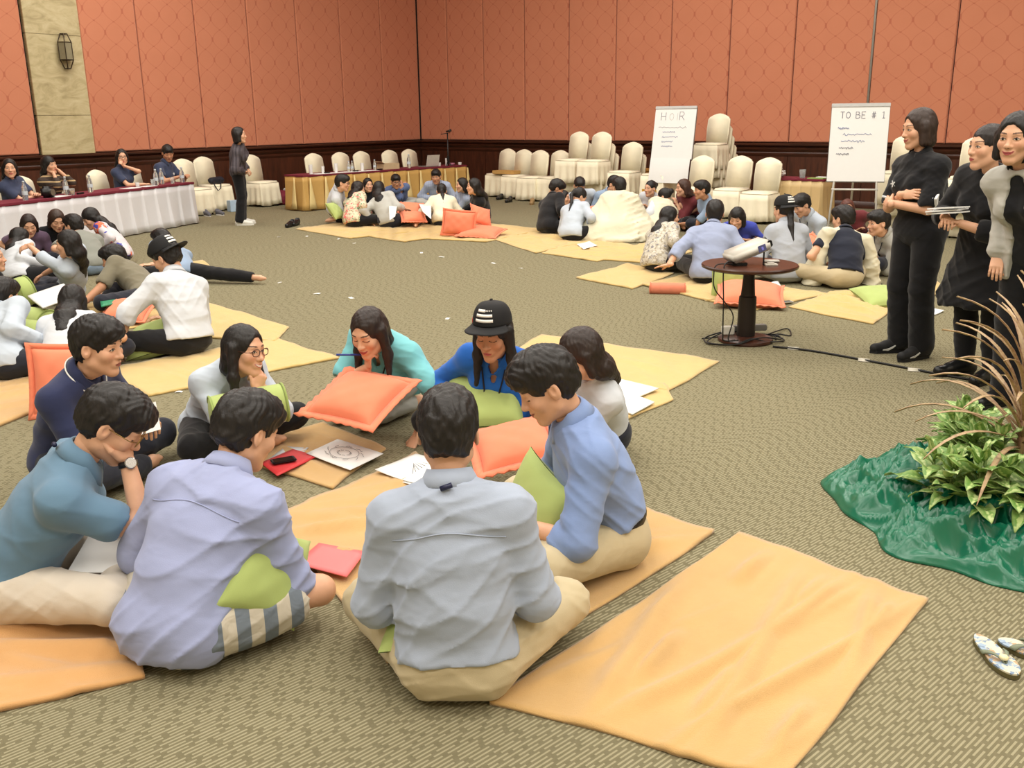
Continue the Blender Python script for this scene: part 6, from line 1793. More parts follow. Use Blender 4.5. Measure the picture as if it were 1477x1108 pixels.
# ------------------------------------------------------------------ flip chart easels
M_PAPER = plain('white_paper', (228, 228, 226), 0.8, var=0.02); M_INK = plain('marker_ink', (112, 110, 124), 0.7); M_INKB = plain('blue_marker_ink', (132, 140, 176), 0.7); M_INKF = plain('faded_marker_ink', (190, 186, 180), 0.7); M_BOARD = plain('grey_board', (128, 128, 124), 0.6)
GL5 = {'A': [[(0, 0), (.5, 1), (1, 0)], [(.2, .4), (.8, .4)]], 'T': [[(0, 1), (1, 1)], [(.5, 1), (.5, 0)]], 'O': [[(.5, 1), (.1, .8), (0, .5), (.1, .2), (.5, 0), (.9, .2), (1, .5), (.9, .8), (.5, 1)]],
       'B': [[(0, 0), (0, 1), (.7, .95), (.8, .75), (.6, .55), (0, .52)], [(.6, .55), (.95, .4), (.9, .1), (.5, 0), (0, 0)]], 'E': [[(.9, 1), (0, 1), (0, 0), (.9, 0)], [(0, .5), (.7, .5)]],
       '#': [[(.3, 0), (.4, 1)], [(.65, 0), (.75, 1)], [(0, .32), (1, .35)], [(.05, .65), (1, .68)]], '1': [[(.2, .8), (.5, 1), (.5, 0)], [(.2, 0), (.8, 0)]], 'P': [[(0, 0), (0, 1), (.7, .97), (.9, .75), (.7, .52), (0, .48)]],
       'R': [[(0, 0), (0, 1), (.7, .97), (.9, .75), (.7, .52), (0, .48)], [(.4, .48), (1, 0)]], 'H': [[(0, 0), (0, 1)], [(1, 0), (1, 1)], [(0, .5), (1, .5)]], 'I': [[(.5, 0), (.5, 1)]], 'U': [[(0, 1), (0, .3), (.2, .05), (.5, 0), (.8, .05), (1, .3), (1, 1)]]}
def flip_chart(label, loc, ang, w, h, ztop, tilt, lines, white_legs=True, drop=0.0, group='flip charts'):
    root = empty('flip_chart', loc, math.radians(ang) - math.pi / 2); tag(root, label, 'flip chart', group)
    R = rotx(math.radians(tilt))         # pad leans back
    top = A(0, -0.02, ztop)
    def Q(x, z, y=0.0): return top + R @ A(x, y, z)       # front faces +y
    mb = MB(); mb.box((-w / 2, -0.03, -h), (w / 2, 0.0, 0.02), R, top); mb.obj('board', M_BOARD, root)
    mb = MB(); mb.box((-w / 2 + 0.005, 0.0, -h + 0.01), (w / 2 - 0.005, 0.012, 0.0), R, top); pad = mb.obj('paper_pad', M_PAPER, root)
    mb = MB(); mb.box((-w / 2, 0.0, -0.012), (w / 2, 0.022, 0.035), R, top); mb.obj('clamp_bar', plain('grey_clamp', (186, 186, 184), 0.5), root, bevel=0.004)
    if drop:
        mb = MB(); mb.grid(lambda u, v: Q((u - 0.5) * (w - 0.03) + 0.01, -h + 0.02 - v * drop, 0.016 + 0.012 * math.sin(v * 3)), 4, 8); mb.obj('loose_sheet', M_PAPER, root, thick=0.002)
    for txt, x0, z0, ch, mat, bold in lines:
        x = x0
        for chh in txt:
            if chh == ' ': x -= ch * 0.6; continue
            if chh == '~':
                mb = MB(); rg = np.random.RandomState(int(abs(z0) * 999)); n = 22; L_ = ch
                mb.tube([Q(x - L_ * k / n, z0 + 0.009 * math.sin(k * 1.9) + 0.006 * rg.randn(), 0.0135) for k in range(n + 1)], bold, 4); mb.obj('handwriting', mat, pad); x -= L_ + 0.02; continue
            for st in GL5[chh]:
                mb = MB(); mb.tube([Q(x - a * ch * 0.62, z0 + b * ch, 0.0135) for a, b in st], bold, 4); mb.obj('lettering', mat, pad)
            x -= ch * 0.86
    lm = plain('white_easel_tube', (214, 212, 206), 0.4, 0.2) if white_legs else M_BLACKP
    zb = ztop - h
    for sg in (-1, 1):
        mb = MB(); mb.tube([Q(sg * w * 0.30, -0.1, -0.04), A(sg * w * 0.42, 0.30 if tilt > 0 else 0.30, 0.0)], 0.014, 8); mb.obj('front_leg', lm, root, smooth=True)
    mb = MB(); mb.tube([A(0, -0.05, ztop - 0.05), A(0, -0.62, 0.0)], 0.014, 8); mb.obj('rear_leg', lm, root, smooth=True)
    mb = MB(); mb.tube([A(-w * 0.40, 0.17, zb - 0.08), A(w * 0.40, 0.17, zb - 0.08)], 0.013, 8); mb.obj('cross_bar', lm, root, smooth=True)
    return root
EA = P(1226, 338)
flip_chart('flip chart on white tubes reading TO BE number one', EA, 253, 0.74, 1.0, 1.70, 10,
           [('TO BE # 1', 0.25, -0.16, 0.085, M_INK, 0.004), ('~', 0.27, -0.29, 0.14, M_INKB, 0.004), ('~', 0.20, -0.37, 0.36, M_INKB, 0.004), ('~', 0.22, -0.46, 0.30, M_INKB, 0.004), ('~', 0.24, -0.55, 0.18, M_INK, 0.004), ('~', 0.27, -0.63, 0.16, M_INK, 0.004)])
EB = P(970, 304)
flip_chart('flip chart with wide hanging sheet between chair stacks', EB, 240, 0.74, 0.86, 1.72, 12,
           [('H', 0.25, -0.20, 0.13, M_INK, 0.004), ('OI', 0.10, -0.20, 0.12, M_INKF, 0.003), ('R', -0.08, -0.20, 0.14, M_INK, 0.004), ('~', 0.28, -0.32, 0.5, M_INK, 0.003), ('~', 0.20, -0.40, 0.22, M_INKB, 0.004), ('~', 0.20, -0.48, 0.28, M_INKB, 0.004), ('~', 0.20, -0.56, 0.20, M_INKB, 0.004), ('~', 0.20, -0.64, 0.2, M_INKB, 0.004)], False, 0.42)
# ------------------------------------------------------------------ papers, folders, phones on the floor
M_INKG = plain('pencil_grey', (110, 110, 112), 0.8); M_RED = plain('red_folder_card', (196, 52, 56), 0.55, var=0.05); M_PINK = plain('pink_folder_card', (226, 112, 112), 0.5, var=0.05); M_GREENB = plain('green_book_cover', (38, 132, 92), 0.45)
def sheet(label, px, z=0.012, mat=M_PAPER, th=0.002, curl=0.01, name='paper_sheet', cat='paper', group='papers', seed=0):
    Wc = [P(*q, z) for q in px]; c = sum(Wc) / 4; c[2] = 0
    mb = MB(); ph = seed * 1.7
    def F(u, v):
        p = Wc[0] * (1 - u) * (1 - v) + Wc[1] * u * (1 - v) + Wc[2] * u * v + Wc[3] * (1 - u) * v
        return p - c + UPV * curl * (0.5 + 0.5 * math.sin(3.2 * u + 2.1 * v + ph)) * (0.3 + abs(u - 0.5) + abs(v - 0.5))
    mb.grid(F, 8, 8)
    o = tag(mb.obj(name, mat, None, c, smooth=True, thick=th), label, cat, group)


    return o, Wc, c
o, Wc, c = sheet('sheet with a pencilled circle sketch by the red folder', [(487, 634), (553, 655), (505, 678), (442, 655)], 0.034, curl=0.004)
def on(u, v, dz=0.004): return Wc[0] * (1 - u) * (1 - v) + Wc[1] * u * (1 - v) + Wc[2] * u * v + Wc[3] * (1 - u) * v - c + UPV * dz
def scribble(par, pts, r=0.0012, mat=M_INKG):
    mb = MB(); mb.tube([on(u, v, 0.0075) for u, v in pts], r, 4); mb.obj('pencil_line', mat, par)
scribble(o, [(0.5 + 0.27 * math.cos(t * 0.33), 0.5 + 0.27 * math.sin(t * 0.33)) for t in range(20)])
for k in range(9):
    a = k * 0.7
    scribble(o, [(0.5 + (0.30 + 0.02 * j) * math.cos(a + 0.10 * j) , 0.5 + (0.30 + 0.02 * (j % 3)) * math.sin(a + 0.10 * j)) for j in range(5)])
    scribble(o, [(0.5 + (0.10 + 0.04 * (j % 2)) * math.cos(a + 0.2 * j), 0.5 + 0.12 * math.sin(a + 0.2 * j)) for j in range(4)])
sheet('grey sheet under the red folder', [(412, 644), (445, 646), (424, 668), (385, 664)], 0.027, plain('grey_paper', (196, 200, 204), 0.8), group='papers', seed=2, curl=0.002)
o, Wc, c = sheet('red folder on the small golden towel', [(422, 648), (458, 658), (400, 686), (376, 668)], 0.033, M_RED, 0.004, 0.002, 'folder', 'folder', 'folders')
o, Wc, c = sheet('pink folder between striped shorts and grey blue shirt', [(460, 783), (527, 798), (500, 832), (425, 815)], 0.036, M_PINK, 0.004, 0.006, 'folder', 'folder', 'folders', 3)
def phone(label, x, y, ang, z=0.02, mat=M_BLACKP, size=(0.062, 0.118)):
    r = empty('phone', P(x, y, z), math.radians(ang)); tag(r, label, 'phone', 'phones')
    mb = MB(); mb.box((-size[1] / 2, -size[0] / 2, 0), (size[1] / 2, size[0] / 2, 0.009)); mb.obj('case', mat, r, bevel=0.004, seg=2)
    mb = MB(); mb.box((-size[1] / 2 + 0.012, -size[0] / 2 + 0.004, 0.0088), (size[1] / 2 - 0.012, size[0] / 2 - 0.004, 0.0096)); mb.obj('screen', plain('dark_glass', (14, 15, 18), 0.12), r)
    return r
phone('black phone lying on the red folder', 409, 665, 28, 0.041)
phone('phone by the hand of the backwards cap wearer', 202, 514, 20, 0.02)
phone('phone on the towel edge near the projector', 1134, 436, 15, 0.015, M_PJ)
o, Wc, c = sheet('white paper fan in front of the grey shirted back', [(600, 657), (640, 668), (600, 698), (541, 680)], 0.032, seed=4)
for k in range(6):
    mb = MB(); mb.tube([on(0.12 + 0.05 * k, 0.25 + 0.02 * k), on(0.7, 0.22 + 0.10 * k)], 0.0012, 4); mb.obj('written_line', M_INKG, o)
sheet('second white paper peeking under the fan', [(610, 668), (650, 682), (618, 706), (575, 694)], 0.026, seed=5)
sheet('upper white notepad on towel behind the white shirt', [(886, 545), (950, 560), (908, 577), (870, 563)], 0.034, th=0.008, curl=0.003, name='notepad', cat='notepad', group='white notepads')
sheet('lower white notepad behind the white shirt', [(905, 566), (944, 580), (912, 597), (880, 583)], 0.030, th=0.008, curl=0.003, name='notepad', cat='notepad', group='white notepads')
sheet('open white notebook on the lap in the left circle', [(40, 428), (92, 410), (110, 424), (62, 446)], 0.26, th=0.012, curl=0.012, name='notebook', cat='notebook', group='notebooks')
sheet('green book under the arm of the olive shirt', [(143, 428), (172, 424), (178, 434), (146, 442)], 0.16, M_GREENB, 0.012, 0.002, 'book', 'book', 'notebooks')
sheet('white paper sheet propped before the dark blue skirt', [(560, 284), (573, 296), (570, 312), (562, 318)], 0.32, curl=0.004)
sheet('white sheet held up in the far circle', [(604, 294), (622, 296), (622, 316), (610, 306)], 0.30, curl=0.004)
sheet('paper on the yellow towel before the blanket wearer', [(832, 352), (850, 349), (862, 355), (842, 360)], 0.04, seed=6)
sheet('white sheet right of the sneakers on the carpet', [(1333, 446), (1346, 444), (1362, 449), (1346, 455)], 0.008, seed=1)
sheet('white tissue by the flat cushion near the grey shirt', [(1098, 412), (1122, 410), (1132, 417), (1108, 420)], 0.02, seed=7, curl=0.03)
sheet('stack of white notebooks beyond the pedestal', [(1062, 398), (1082, 398), (1084, 408), (1064, 409)], 0.10, th=0.03, name='notebook', cat='notebook', group='notebooks', curl=0.0)
sheet('notebook by the lace blouse', [(976, 373), (992, 372), (1000, 380), (984, 382)], 0.14, th=0.006, name='notebook', cat='notebook', group='notebooks', curl=0.002)
# held things
def held(pr, sd, name, label, cat, lo, hi, mat, rot=None, off=(0, 0.08, -0.02), th=0.0, group=None):
    Rh, w = pr.__dict__['hand' + sd]
    mb = MB(); R = Rh if rot is None else Rh @ rot
    c = w + Rh @ A(*off)
    mb.box(lo, hi, R, A(0, 0, 0))
    o = mb.obj(name, mat, None, c, bevel=0.0); return tag(o, label, cat, group)
mb = MB(); _d = F4.RH @ A(.62, .45, .25); _c = F4.HW(.075, .10, -.075)
mb.tube([A(0, 0, 0) - unit(_d) * 0.06, unit(_d) * 0.07], 0.0055, 8)
tag(mb.obj('pen', plain('blue_pen', (44, 62, 140), 0.35), None, _c, smooth=True), 'blue pen held at the chin of the teal shirt', 'pen')
mb = MB(); mb.box((-0.05, -0.07, 0), (0.05, 0.07, 0.003), rotx(0.9) @ rotz(0.3)); tag(mb.obj('paper_card', M_PAPER, None, F2.W(.02, .46, .31)), 'white card held by the navy polo', 'paper', 'papers')
mb = MB(); mb.box((-0.12, -0.15, 0), (0.12, 0.15, 0.004), rotx(0.25)); tag(mb.obj('paper_sheet', M_PAPER, None, F1.W(.02, .34, .185)), 'paper on the lap of the steel blue polo', 'paper', 'papers')
mb = MB(); mb.tube([(0, 0, 0), (0.09, 0.06, 0.03)], 0.005, 8); tag(mb.obj('pen', M_BLACKP, None, F1.W(.0, .40, .215), smooth=True), 'dark pen on the lap paper of the steel blue polo', 'pen')
mb = MB(); mb.box((-0.12, -0.004, -0.15), (0.12, 0.004, 0.15), rotz(math.radians(235 - 90)) @ rotx(-0.2)); tag(mb.obj('folder', plain('mustard_folder', (206, 156, 52), 0.6), None, P(937, 287, 0.38)), 'mustard yellow folder held upright', 'folder', 'folders')
for k, (dx, dz, a) in enumerate(((0, 0, 0.1), (0.008, 0.014, 0.3), (0.0, 0.028, -0.05))):
    mb = MB(); mb.box((-0.10, -0.06, 0), (0.10, 0.06, 0.008), rotz(math.radians(115) + a) @ roty(0.12)); tag(mb.obj('folded_paper', M_PAPER, None, W2.W(.0 + dx, .40, 1.035 + dz)), ['lowest', 'middle', 'topmost'][k] + ' folded white paper held by the black dress', 'paper', 'papers')
mb = MB(); mb.box((-0.075, -0.008, -0.06), (0.075, 0.008, 0.06), rotz(0.9) @ roty(-0.5)); tag(mb.obj('folded_paper', M_PAPER, None, W1.W(-.20, .06, 1.06), bevel=0.003), 'white paper tucked under the crossed arms', 'paper', 'papers')

# ------------------------------------------------------------------ scraps of paper on the carpet
_sl = ['leftmost', 'second from left', 'third from left', 'fourth from left', 'fifth from left', 'sixth from left', 'seventh from left', 'eighth from left', 'eighth from right', 'seventh from right', 'sixth from right', 'fifth from right', 'fourth from right', 'third from right', 'second from right', 'rightmost']
for k, (x, y) in enumerate(sorted([(402, 342), (443, 341), (488, 345), (511, 351), (608, 365), (637, 371), (712, 380), (751, 387), (403, 408), (457, 424), (507, 430), (362, 402), (646, 460), (303, 392), (258, 566), (318, 404)])):
    p = P(x, y); s_ = 0.018 + 0.012 * ((k * 7) % 5) / 5
    mb = MB(); mb.grid(lambda u, v: ((u - 0.5) * s_ * 2.4, (v - 0.5) * s_ * 1.5, 0.003 + 0.004 * math.sin(3 * u + k)), 4, 3)
    o = mb.obj('paper_scrap', M_PAPER, None, p, thick=0.001); o.rotation_euler[2] = k * 1.3
    tag(o, 'tiny white paper scrap, ' + _sl[k] + ' on the open carpet', 'paper scrap', 'paper scraps on the carpet')

# ------------------------------------------------------------------ planter with satin skirt
M_SATIN = plain('emerald_satin', (12, 102, 74), 0.30, var=0.08, scale=6, spec=0.6)
PC = P(1500, 755)
rg = np.random.RandomState(5)
mb = MB()
NU, NV = 300, 64
SATW = [(*(unit(rg.normal(size=2)) * (8 + 14 * rg.rand())), rg.rand() * 6.28, 0.028 + 0.024 * rg.rand(), *(rg.normal(size=2) * 7)) for _ in range(9)]
def satin(u, v):
    th = 2 * math.pi * u
    R0 = 0.75 + 0.08 * math.cos(th - 1.83) + 0.025 * math.sin(3 * th + 0.6) + 0.035 * math.sin(7 * th + 2.0) + 0.02 * math.sin(13 * th)
    r = 0.26 + (R0 - 0.26) * v
    w = 1 - v
    z = 0.23 * (w ** 0.8)
    x, y = r * math.cos(th), r * math.sin(th)
    fold = 0.0; mx = 0.0
    for kx, ky, ph, am, wx, wy in SATW:
        ww = 1.5 * math.sin(wx * x + wy * y + ph * 2)
        q_ = am * (1 - abs(math.sin(kx * x + ky * y + ph + ww))) ** 1.7
        fold += 0.16 * q_; mx = max(mx, q_)
    fold += 2.3 * mx
    fold += 0.035 * (1 - abs(math.sin(7 * th + 6 * r + 0.8 * math.sin(9 * r)))) ** 1.6
    z += (fold - 0.07) * (0.2 + 0.8 * math.sin(math.pi * min(1, v * 1.03)) ** 0.6) * (1 if v < 0.97 else 0.4)
    return (r * math.cos(th), r * math.sin(th), max(z, 0.004))
mb.grid(satin, NU, NV, closed_u=True)
tag(mb.obj('satin_cloth', M_SATIN, None, PC, smooth=True, thick=0.004), 'crumpled emerald satin cloth gathered round the plants', 'cloth')
mb = MB(); mb.lathe([(0.24, 0.0), (0.27, 0.19), (0.26, 0.21), (0.23, 0.20), (0.0, 0.19)], 36)
tag(mb.obj('planter', plain('dark_soil', (48, 38, 30), 0.95, bstr=0.5), None, PC + A(0, 0, 0.005)), 'dark planter tub hidden inside the satin cloth', 'planter')
def leaf_mesh(L_, W_, droop, n=7):
    mb = MB()
    def F(u, v):
        t = v; w = W_ * (math.sin(math.pi * min(1, t * 0.94 + 0.03)) ** 0.85) * (1 - 0.25 * t)
        x = (u - 0.5) * 2 * w
        return (x, L_ * t * (1 - 0.12 * droop * t), 0.10 * L_ * math.sin(t * 1.6) - droop * L_ * 0.42 * t * t + 0.35 * abs(x) + 0.006 * math.sin(9 * t + 3 * u))
    mb.grid(F, 5, n); return mb.mesh('leaf', smooth=True, thick=0.0012)
def mat_leaf(name, edge, mid, vein):
    m, nt, b = _tree(name)
    v = coord(nt, 'Object')
    sep = nt.nodes.new('ShaderNodeSeparateXYZ'); nt.links.new(v, sep.inputs[0])
    ax = math_node(nt, 'MULTIPLY', math_node(nt, 'ABSOLUTE', sep.outputs[0]), 30.0)
    n = noise_node(nt, 60, 3, v)
    k = math_node(nt, 'ADD', ax, math_node(nt, 'MULTIPLY', math_node(nt, 'SUBTRACT', n, 0.5), 1.2))
    nt.links.new(ramp(nt, k, [(0.05, srgb(*vein)), (0.25, srgb(*mid)), (0.85, srgb(*edge))]), b.inputs['Base Color'])
    _in(b, 'Roughness', 0.42); _in(b, 'Specular IOR Level', 0.4)
    return m
M_LEAF = mat_leaf('variegated_leaf', (132, 160, 84), (96, 136, 62), (170, 190, 120)); M_LEAF2 = mat_leaf('pale_leaf', (176, 194, 128), (112, 150, 74), (190, 205, 140)); M_SPIKE = mat_leaf('reddish_blade', (120, 92, 74), (150, 118, 92), (176, 150, 112))
LEAVES = [leaf_mesh(0.165, 0.037, 0.5), leaf_mesh(0.14, 0.034, 0.9), leaf_mesh(0.185, 0.041, 0.25), leaf_mesh(0.11, 0.027, 0.0)]
for me in LEAVES: me.materials.append(M_LEAF)
LEAVES2 = [m.copy() for m in LEAVES]
for me in LEAVES2: me.materials.clear(); me.materials.append(M_LEAF2)
M_STEM = plain('green_stem', (110, 134, 70), 0.6)
spots = []
for k in range(30):
    a = math.radians(95 + (k * 137.5) % 200); r = 0.14 + 0.34 * ((k * 0.618) % 1) ** 0.7
    spots.append((r * math.cos(a), r * math.sin(a), 0.20 + 0.13 * (1 - r / 0.55) + 0.05 * ((k * 5) % 4) / 4))
def _px(q): d_ = q - C_POS; return 738.5 + CAM_F * (d_ @ C_RT) / (d_ @ C_FW)
spots = [q for q in spots if _px(PC + A(q[0], q[1], 0.25)) < 1490]
spots.sort(key=lambda q: q[1])
_rows = [spots[i::1][:] for i in (0,)][0]; _n3 = (len(spots) + 2) // 3
_ord = ['leftmost', 'second from left', 'third from left', 'fourth from left', 'fifth from left', 'sixth from left', 'seventh from left', 'eighth from left', 'ninth from left', 'tenth from left']
PLAB = {}
for _r, _nm in enumerate(('front', 'middle', 'back')):
    for _k, q in enumerate(sorted(spots[_r * _n3:(_r + 1) * _n3])): PLAB[q] = 'variegated leafy plant, ' + _ord[_k] + ' in the ' + _nm + ' row of the satin planter'
for k, (x, y, h_) in enumerate(spots):
    root = empty('leafy_plant', PC + A(x, y, 0.08))
    tag(root, PLAB[(x, y, h_)], 'plant', 'variegated plants in the satin planter')
    mb = MB(); mb.tube([(0, 0, 0), (0.01, 0.0, h_ * 0.5), (0.0, 0.0, h_)], 0.005, 6); mb.obj('stem', M_STEM, root, smooth=True)
    nl = 12
    for j in range(nl):
        t = j / (nl - 1); a = j * 2.4 + k
        me = (LEAVES2 if (k + j) % 3 == 0 else LEAVES)[[0, 1, 2, 0, 3][j % 5] if t < 0.75 else 3]
        o = link('leaf', me, None, root, (0, 0, h_ * (0.35 + 0.65 * t)))
        o.rotation_euler = (math.radians(10 + 48 * t * t) , 0.25 * math.sin(j * 3 + k), a)
        sc_ = 1.15 - 0.35 * t + 0.12 * math.sin(k * 3 + j); o.scale = (sc_, sc_, sc_)
blade = MB()
blade.grid(lambda u, v: ((u - 0.5) * 0.016 * (math.sin(math.pi * min(1, 0.12 + v * 0.88)) ** 0.7), 0.56 * v * (1 - 0.18 * v), 0.10 * math.sin(v * 2.0) - 0.16 * v * v + abs(u - 0.5) * 0.010), 3, 10)
BL = blade.mesh('blade', smooth=True, thick=0.0012); BL.materials.append(M_SPIKE)
root = empty('spiky_plant', P(1470, 655, 0.30)); tag(root, 'spiky plant with thin reddish brown blades at right edge', 'plant')
mb = MB(); mb.tube([(0, 0, -0.12), (0, 0, 0.28)], 0.016, 8); mb.obj('stem', M_SPIKE, root, smooth=True)
for j in range(56):
    t = j / 55
    o = link('blade', BL, None, root, (0, 0, 0.02 + 0.26 * t))
    o.rotation_euler = (math.radians(5 + 78 * t + 8 * math.sin(j * 5)), 0, j * 2.39996); sc_ = 0.85 + 0.25 * math.sin(j * 1.7) ** 2; o.scale = (1.3, sc_, sc_)

# ------------------------------------------------------------------ flip flops
M_FFTOP = mat_blotch('beige_blue_print', (206, 200, 178), [(150, 168, 186), (176, 150, 120), (120, 138, 160)], 26, 0.56); M_FFSOLE = plain('olive_rubber', (92, 86, 52), 0.8); M_FFSTRAP = plain('grey_green_strap', (120, 128, 108), 0.6)
def flip_flop(label, heel, toe, mir):
    a, b = P(*heel), P(*toe); L_ = float(np.linalg.norm(b - a)); d = unit(b - a)
    ang = math.atan2(d[1], d[0]) - math.pi / 2
    root = empty('flip_flop', (a + b) / 2, ang); tag(root, label, 'sandal', 'flip flops on the carpet')
    out = []
    for k in range(36):
        t = 2 * math.pi * k / 36; y = math.cos(t)
        w = 0.040 + 0.010 * (y * 0.8) - 0.006 * math.exp(-((y + 0.15) / 0.3) ** 2)
        out.append((mir * (math.sin(t) * w + 0.006 * y), y * L_ / 2))
    mb = MB(); mb.prism(out, 0.002, 0.016, axis=2); mb.obj('sole', M_FFSOLE, root)
    mb = MB(); mb.prism([(x * 0.97, y * 0.985) for x, y in out], 0.016, 0.021, axis=2); mb.obj('insole', M_FFTOP, root)
    for sg in (-1, 1):
        mb = MB()
        p0, p1, p2 = A(0.004 * mir, L_ * 0.24, 0.022), A(sg * 0.022, L_ * 0.10, 0.052), A(sg * 0.040, -L_ * 0.06, 0.020)
        def F(u, v):
            q = p0 * (1 - u) ** 2 + 2 * p1 * u * (1 - u) + p2 * u * u
            return q + A(0.2 * sg, 1, 0) * (v - 0.5) * (0.010 + 0.012 * u)
        mb.grid(F, 10, 3); mb.obj('strap', M_FFSTRAP, root, smooth=True, thick=0.004)
    mb = MB(); mb.lathe([(0.012, 0.030), (0.014, 0.036), (0.009, 0.042)], 16, (0.004 * mir, L_ * 0.20, 0)); mb.obj('rosette', plain('cream_rosette', (222, 212, 170), 0.5), root, smooth=True)
    return root
flip_flop('patterned flip flop lying nearer the camera at right', (1404, 922), (1468, 982), 1)
flip_flop('patterned flip flop cut by the right edge of the picture', (1440, 928), (1500, 952), -1)

# ------------------------------------------------------------------ shoes left on the floor
def shoe(label, heel, toe, mat, group, sole=None):
    a, b = P(*heel), P(*toe); d = unit(b - a); L_ = float(np.linalg.norm(b - a)); L_ = min(max(L_, 0.22), 0.30)
    root = empty('shoe', a); tag(root, label, 'shoe', group)
    h_, t_ = d * 0.03 + UPV * 0.045, d * (L_ - 0.035) + UPV * 0.034
    vv, qq = solid([('u', cap(h_, t_, 0.040, 0.034), 0), ('u', cap(h_, h_ + UPV * 0.03, 0.040, 0.040), 0.02), ('u', cap(h_ + UPV * 0.03, t_ * 0.6 + h_ * 0.4 + UPV * 0.012, 0.038, 0.034), 0.02), ('s', ell(h_ + d * 0.035 + UPV * 0.07, A(0.05, 0.05, 0.05)), 0.01)], 0.008)
    vv[:, 2] = np.maximum(vv[:, 2], 0.014); link('upper', mesh_np('upper', vv, qq), mat, root)
    sd_ = np.cross(UPV, d); pts = [h_ - d * 0.045, h_ + sd_ * 0.038, h_ * 0.4 + t_ * 0.6 + sd_ * 0.042, t_ + sd_ * 0.03, t_ + d * 0.036, t_ - sd_ * 0.03, h_ * 0.4 + t_ * 0.6 - sd_ * 0.042, h_ - sd_ * 0.038]
    mb = MB(); mb.prism([(q[0], q[1]) for q in pts], 0.0, 0.018, axis=2); mb.obj('sole', sole or mat, root)
    return root
BL_ = MATS['black_leather']
shoe('black dress shoe, left of the pair on open carpet', (423, 326), (407, 331), BL_, 'pair of black dress shoes')
shoe('black dress shoe, right of the pair on open carpet', (430, 324), (416, 330), BL_, 'pair of black dress shoes')
_grey = plain('grey_canvas', (96, 96, 104), 0.8)
shoe('grey sneaker left under the black bag chair', (296, 311), (307, 314), _grey, 'shoes under the left chairs', M_PAPER)
shoe('dark shoe right of the grey sneaker under the chair', (313, 310), (323, 311), _grey, 'shoes under the left chairs', M_PAPER)
shoe('black shoe under the second wall chair', (724, 287), (716, 289), BL_, 'shoes under the right wall chairs')
shoe('black shoe under the third wall chair', (737, 291), (729, 293), BL_, 'shoes under the right wall chairs')
shoe('tan shoe by the fourth wall chair', (768, 294), (765, 298), plain('tan_leather', (150, 122, 82), 0.6), 'shoes under the right wall chairs')

# ------------------------------------------------------------------ wall lantern on the pilaster
def on_wall(x, y, D, N, off=0.0):
    d = ray(x, y); q = K + N * off
    t = ((q - C_POS) @ N) / (d @ N); return C_POS + d * t
LT = on_wall(95, 76, LD, LN, 0.16)
root = empty('wall_lantern', LT); tag(root, 'hexagonal wire lantern on the marble pilaster', 'lamp')
s_u, s_b = on_wall(93, 49, LD, LN, 0.16)[2] - LT[2], on_wall(97, 99, LD, LN, 0.16)[2] - LT[2]
def hexa(r, z, k): return LD * r * math.cos(math.pi / 3 * k) + LN * r * math.sin(math.pi / 3 * k) + UPV * z
zu, zb = s_u * 0.55, s_b * 0.45
Mb = plain('bronze_frame', (62, 52, 38), 0.4, 0.6)
for k in range(6):
    mb = MB(); mb.tube([hexa(0.06, s_u, k), hexa(0.115, zu, k), hexa(0.115, zb, k), hexa(0.05, s_b, k)], 0.008, 6); mb.obj('frame_bar', Mb, root)
    mb = MB(); mb.add([hexa(0.11, zu, k), hexa(0.11, zu, k + 1), hexa(0.11, zb, k + 1), hexa(0.11, zb, k)], [(0, 1, 2, 3)]); mb.obj('mesh_panel', plain('frosted_mesh', (132, 124, 98), 0.6), root, thick=0.003)
for z_, r_ in ((s_u, 0.06), (zu, 0.115), (zb, 0.115), (s_b, 0.05)):
    mb = MB(); mb.tube([hexa(r_, z_, k) for k in range(7)], 0.008, 6); mb.obj('frame_ring', Mb, root)
mb = MB(); mb.box((-0.04, -0.02, -0.12), (0.04, 0.09, 0.12), np.stack([LD, -LN, UPV], 1), -LN * 0.02 - LN * 0.02); mb.obj('wall_bracket', Mb, root)

# ------------------------------------------------------------------ things on the tables
def mat_clear(name, tint):
    m, nt, b = _tree(name); _in(b, 'Base Color', (*tint, 1)); _in(b, 'Roughness', 0.08); _in(b, 'Transmission Weight', 0.85); _in(b, 'IOR', 1.25)
    return m
M_CLEAR = mat_clear('clear_plastic', (0.92, 0.95, 0.95)); M_BLUECAP = plain('pale_cap', (190, 200, 206), 0.4); M_BOTLAB = plain('bottle_label', (196, 206, 214), 0.5)
def bottle(label, p, h=0.21, cap_m=M_BLUECAP, group='water bottles'):
    r = empty('water_bottle', p); tag(r, label, 'bottle', group)
    k = h / 0.21
    mb = MB(); mb.lathe([(0.026 * k, 0), (0.031 * k, 0.006), (0.031 * k, 0.12 * k), (0.027 * k, 0.145 * k), (0.013 * k, 0.178 * k), (0.012 * k, 0.195 * k)], 18); mb.obj('bottle_body', M_CLEAR, r, smooth=True)
    mb = MB(); mb.lathe([(0.0135 * k, 0.19 * k), (0.0135 * k, 0.21 * k), (0.011 * k, 0.212 * k)], 14); mb.obj('bottle_cap', cap_m, r, smooth=True)
    mb = MB(); mb.grid(lambda u, v: (0.0318 * k * math.cos(2 * math.pi * u), 0.0318 * k * math.sin(2 * math.pi * u), (0.06 + 0.04 * v) * k), 18, 2, closed_u=True); mb.obj('label_band', M_BOTLAB, r, smooth=True)
    return r
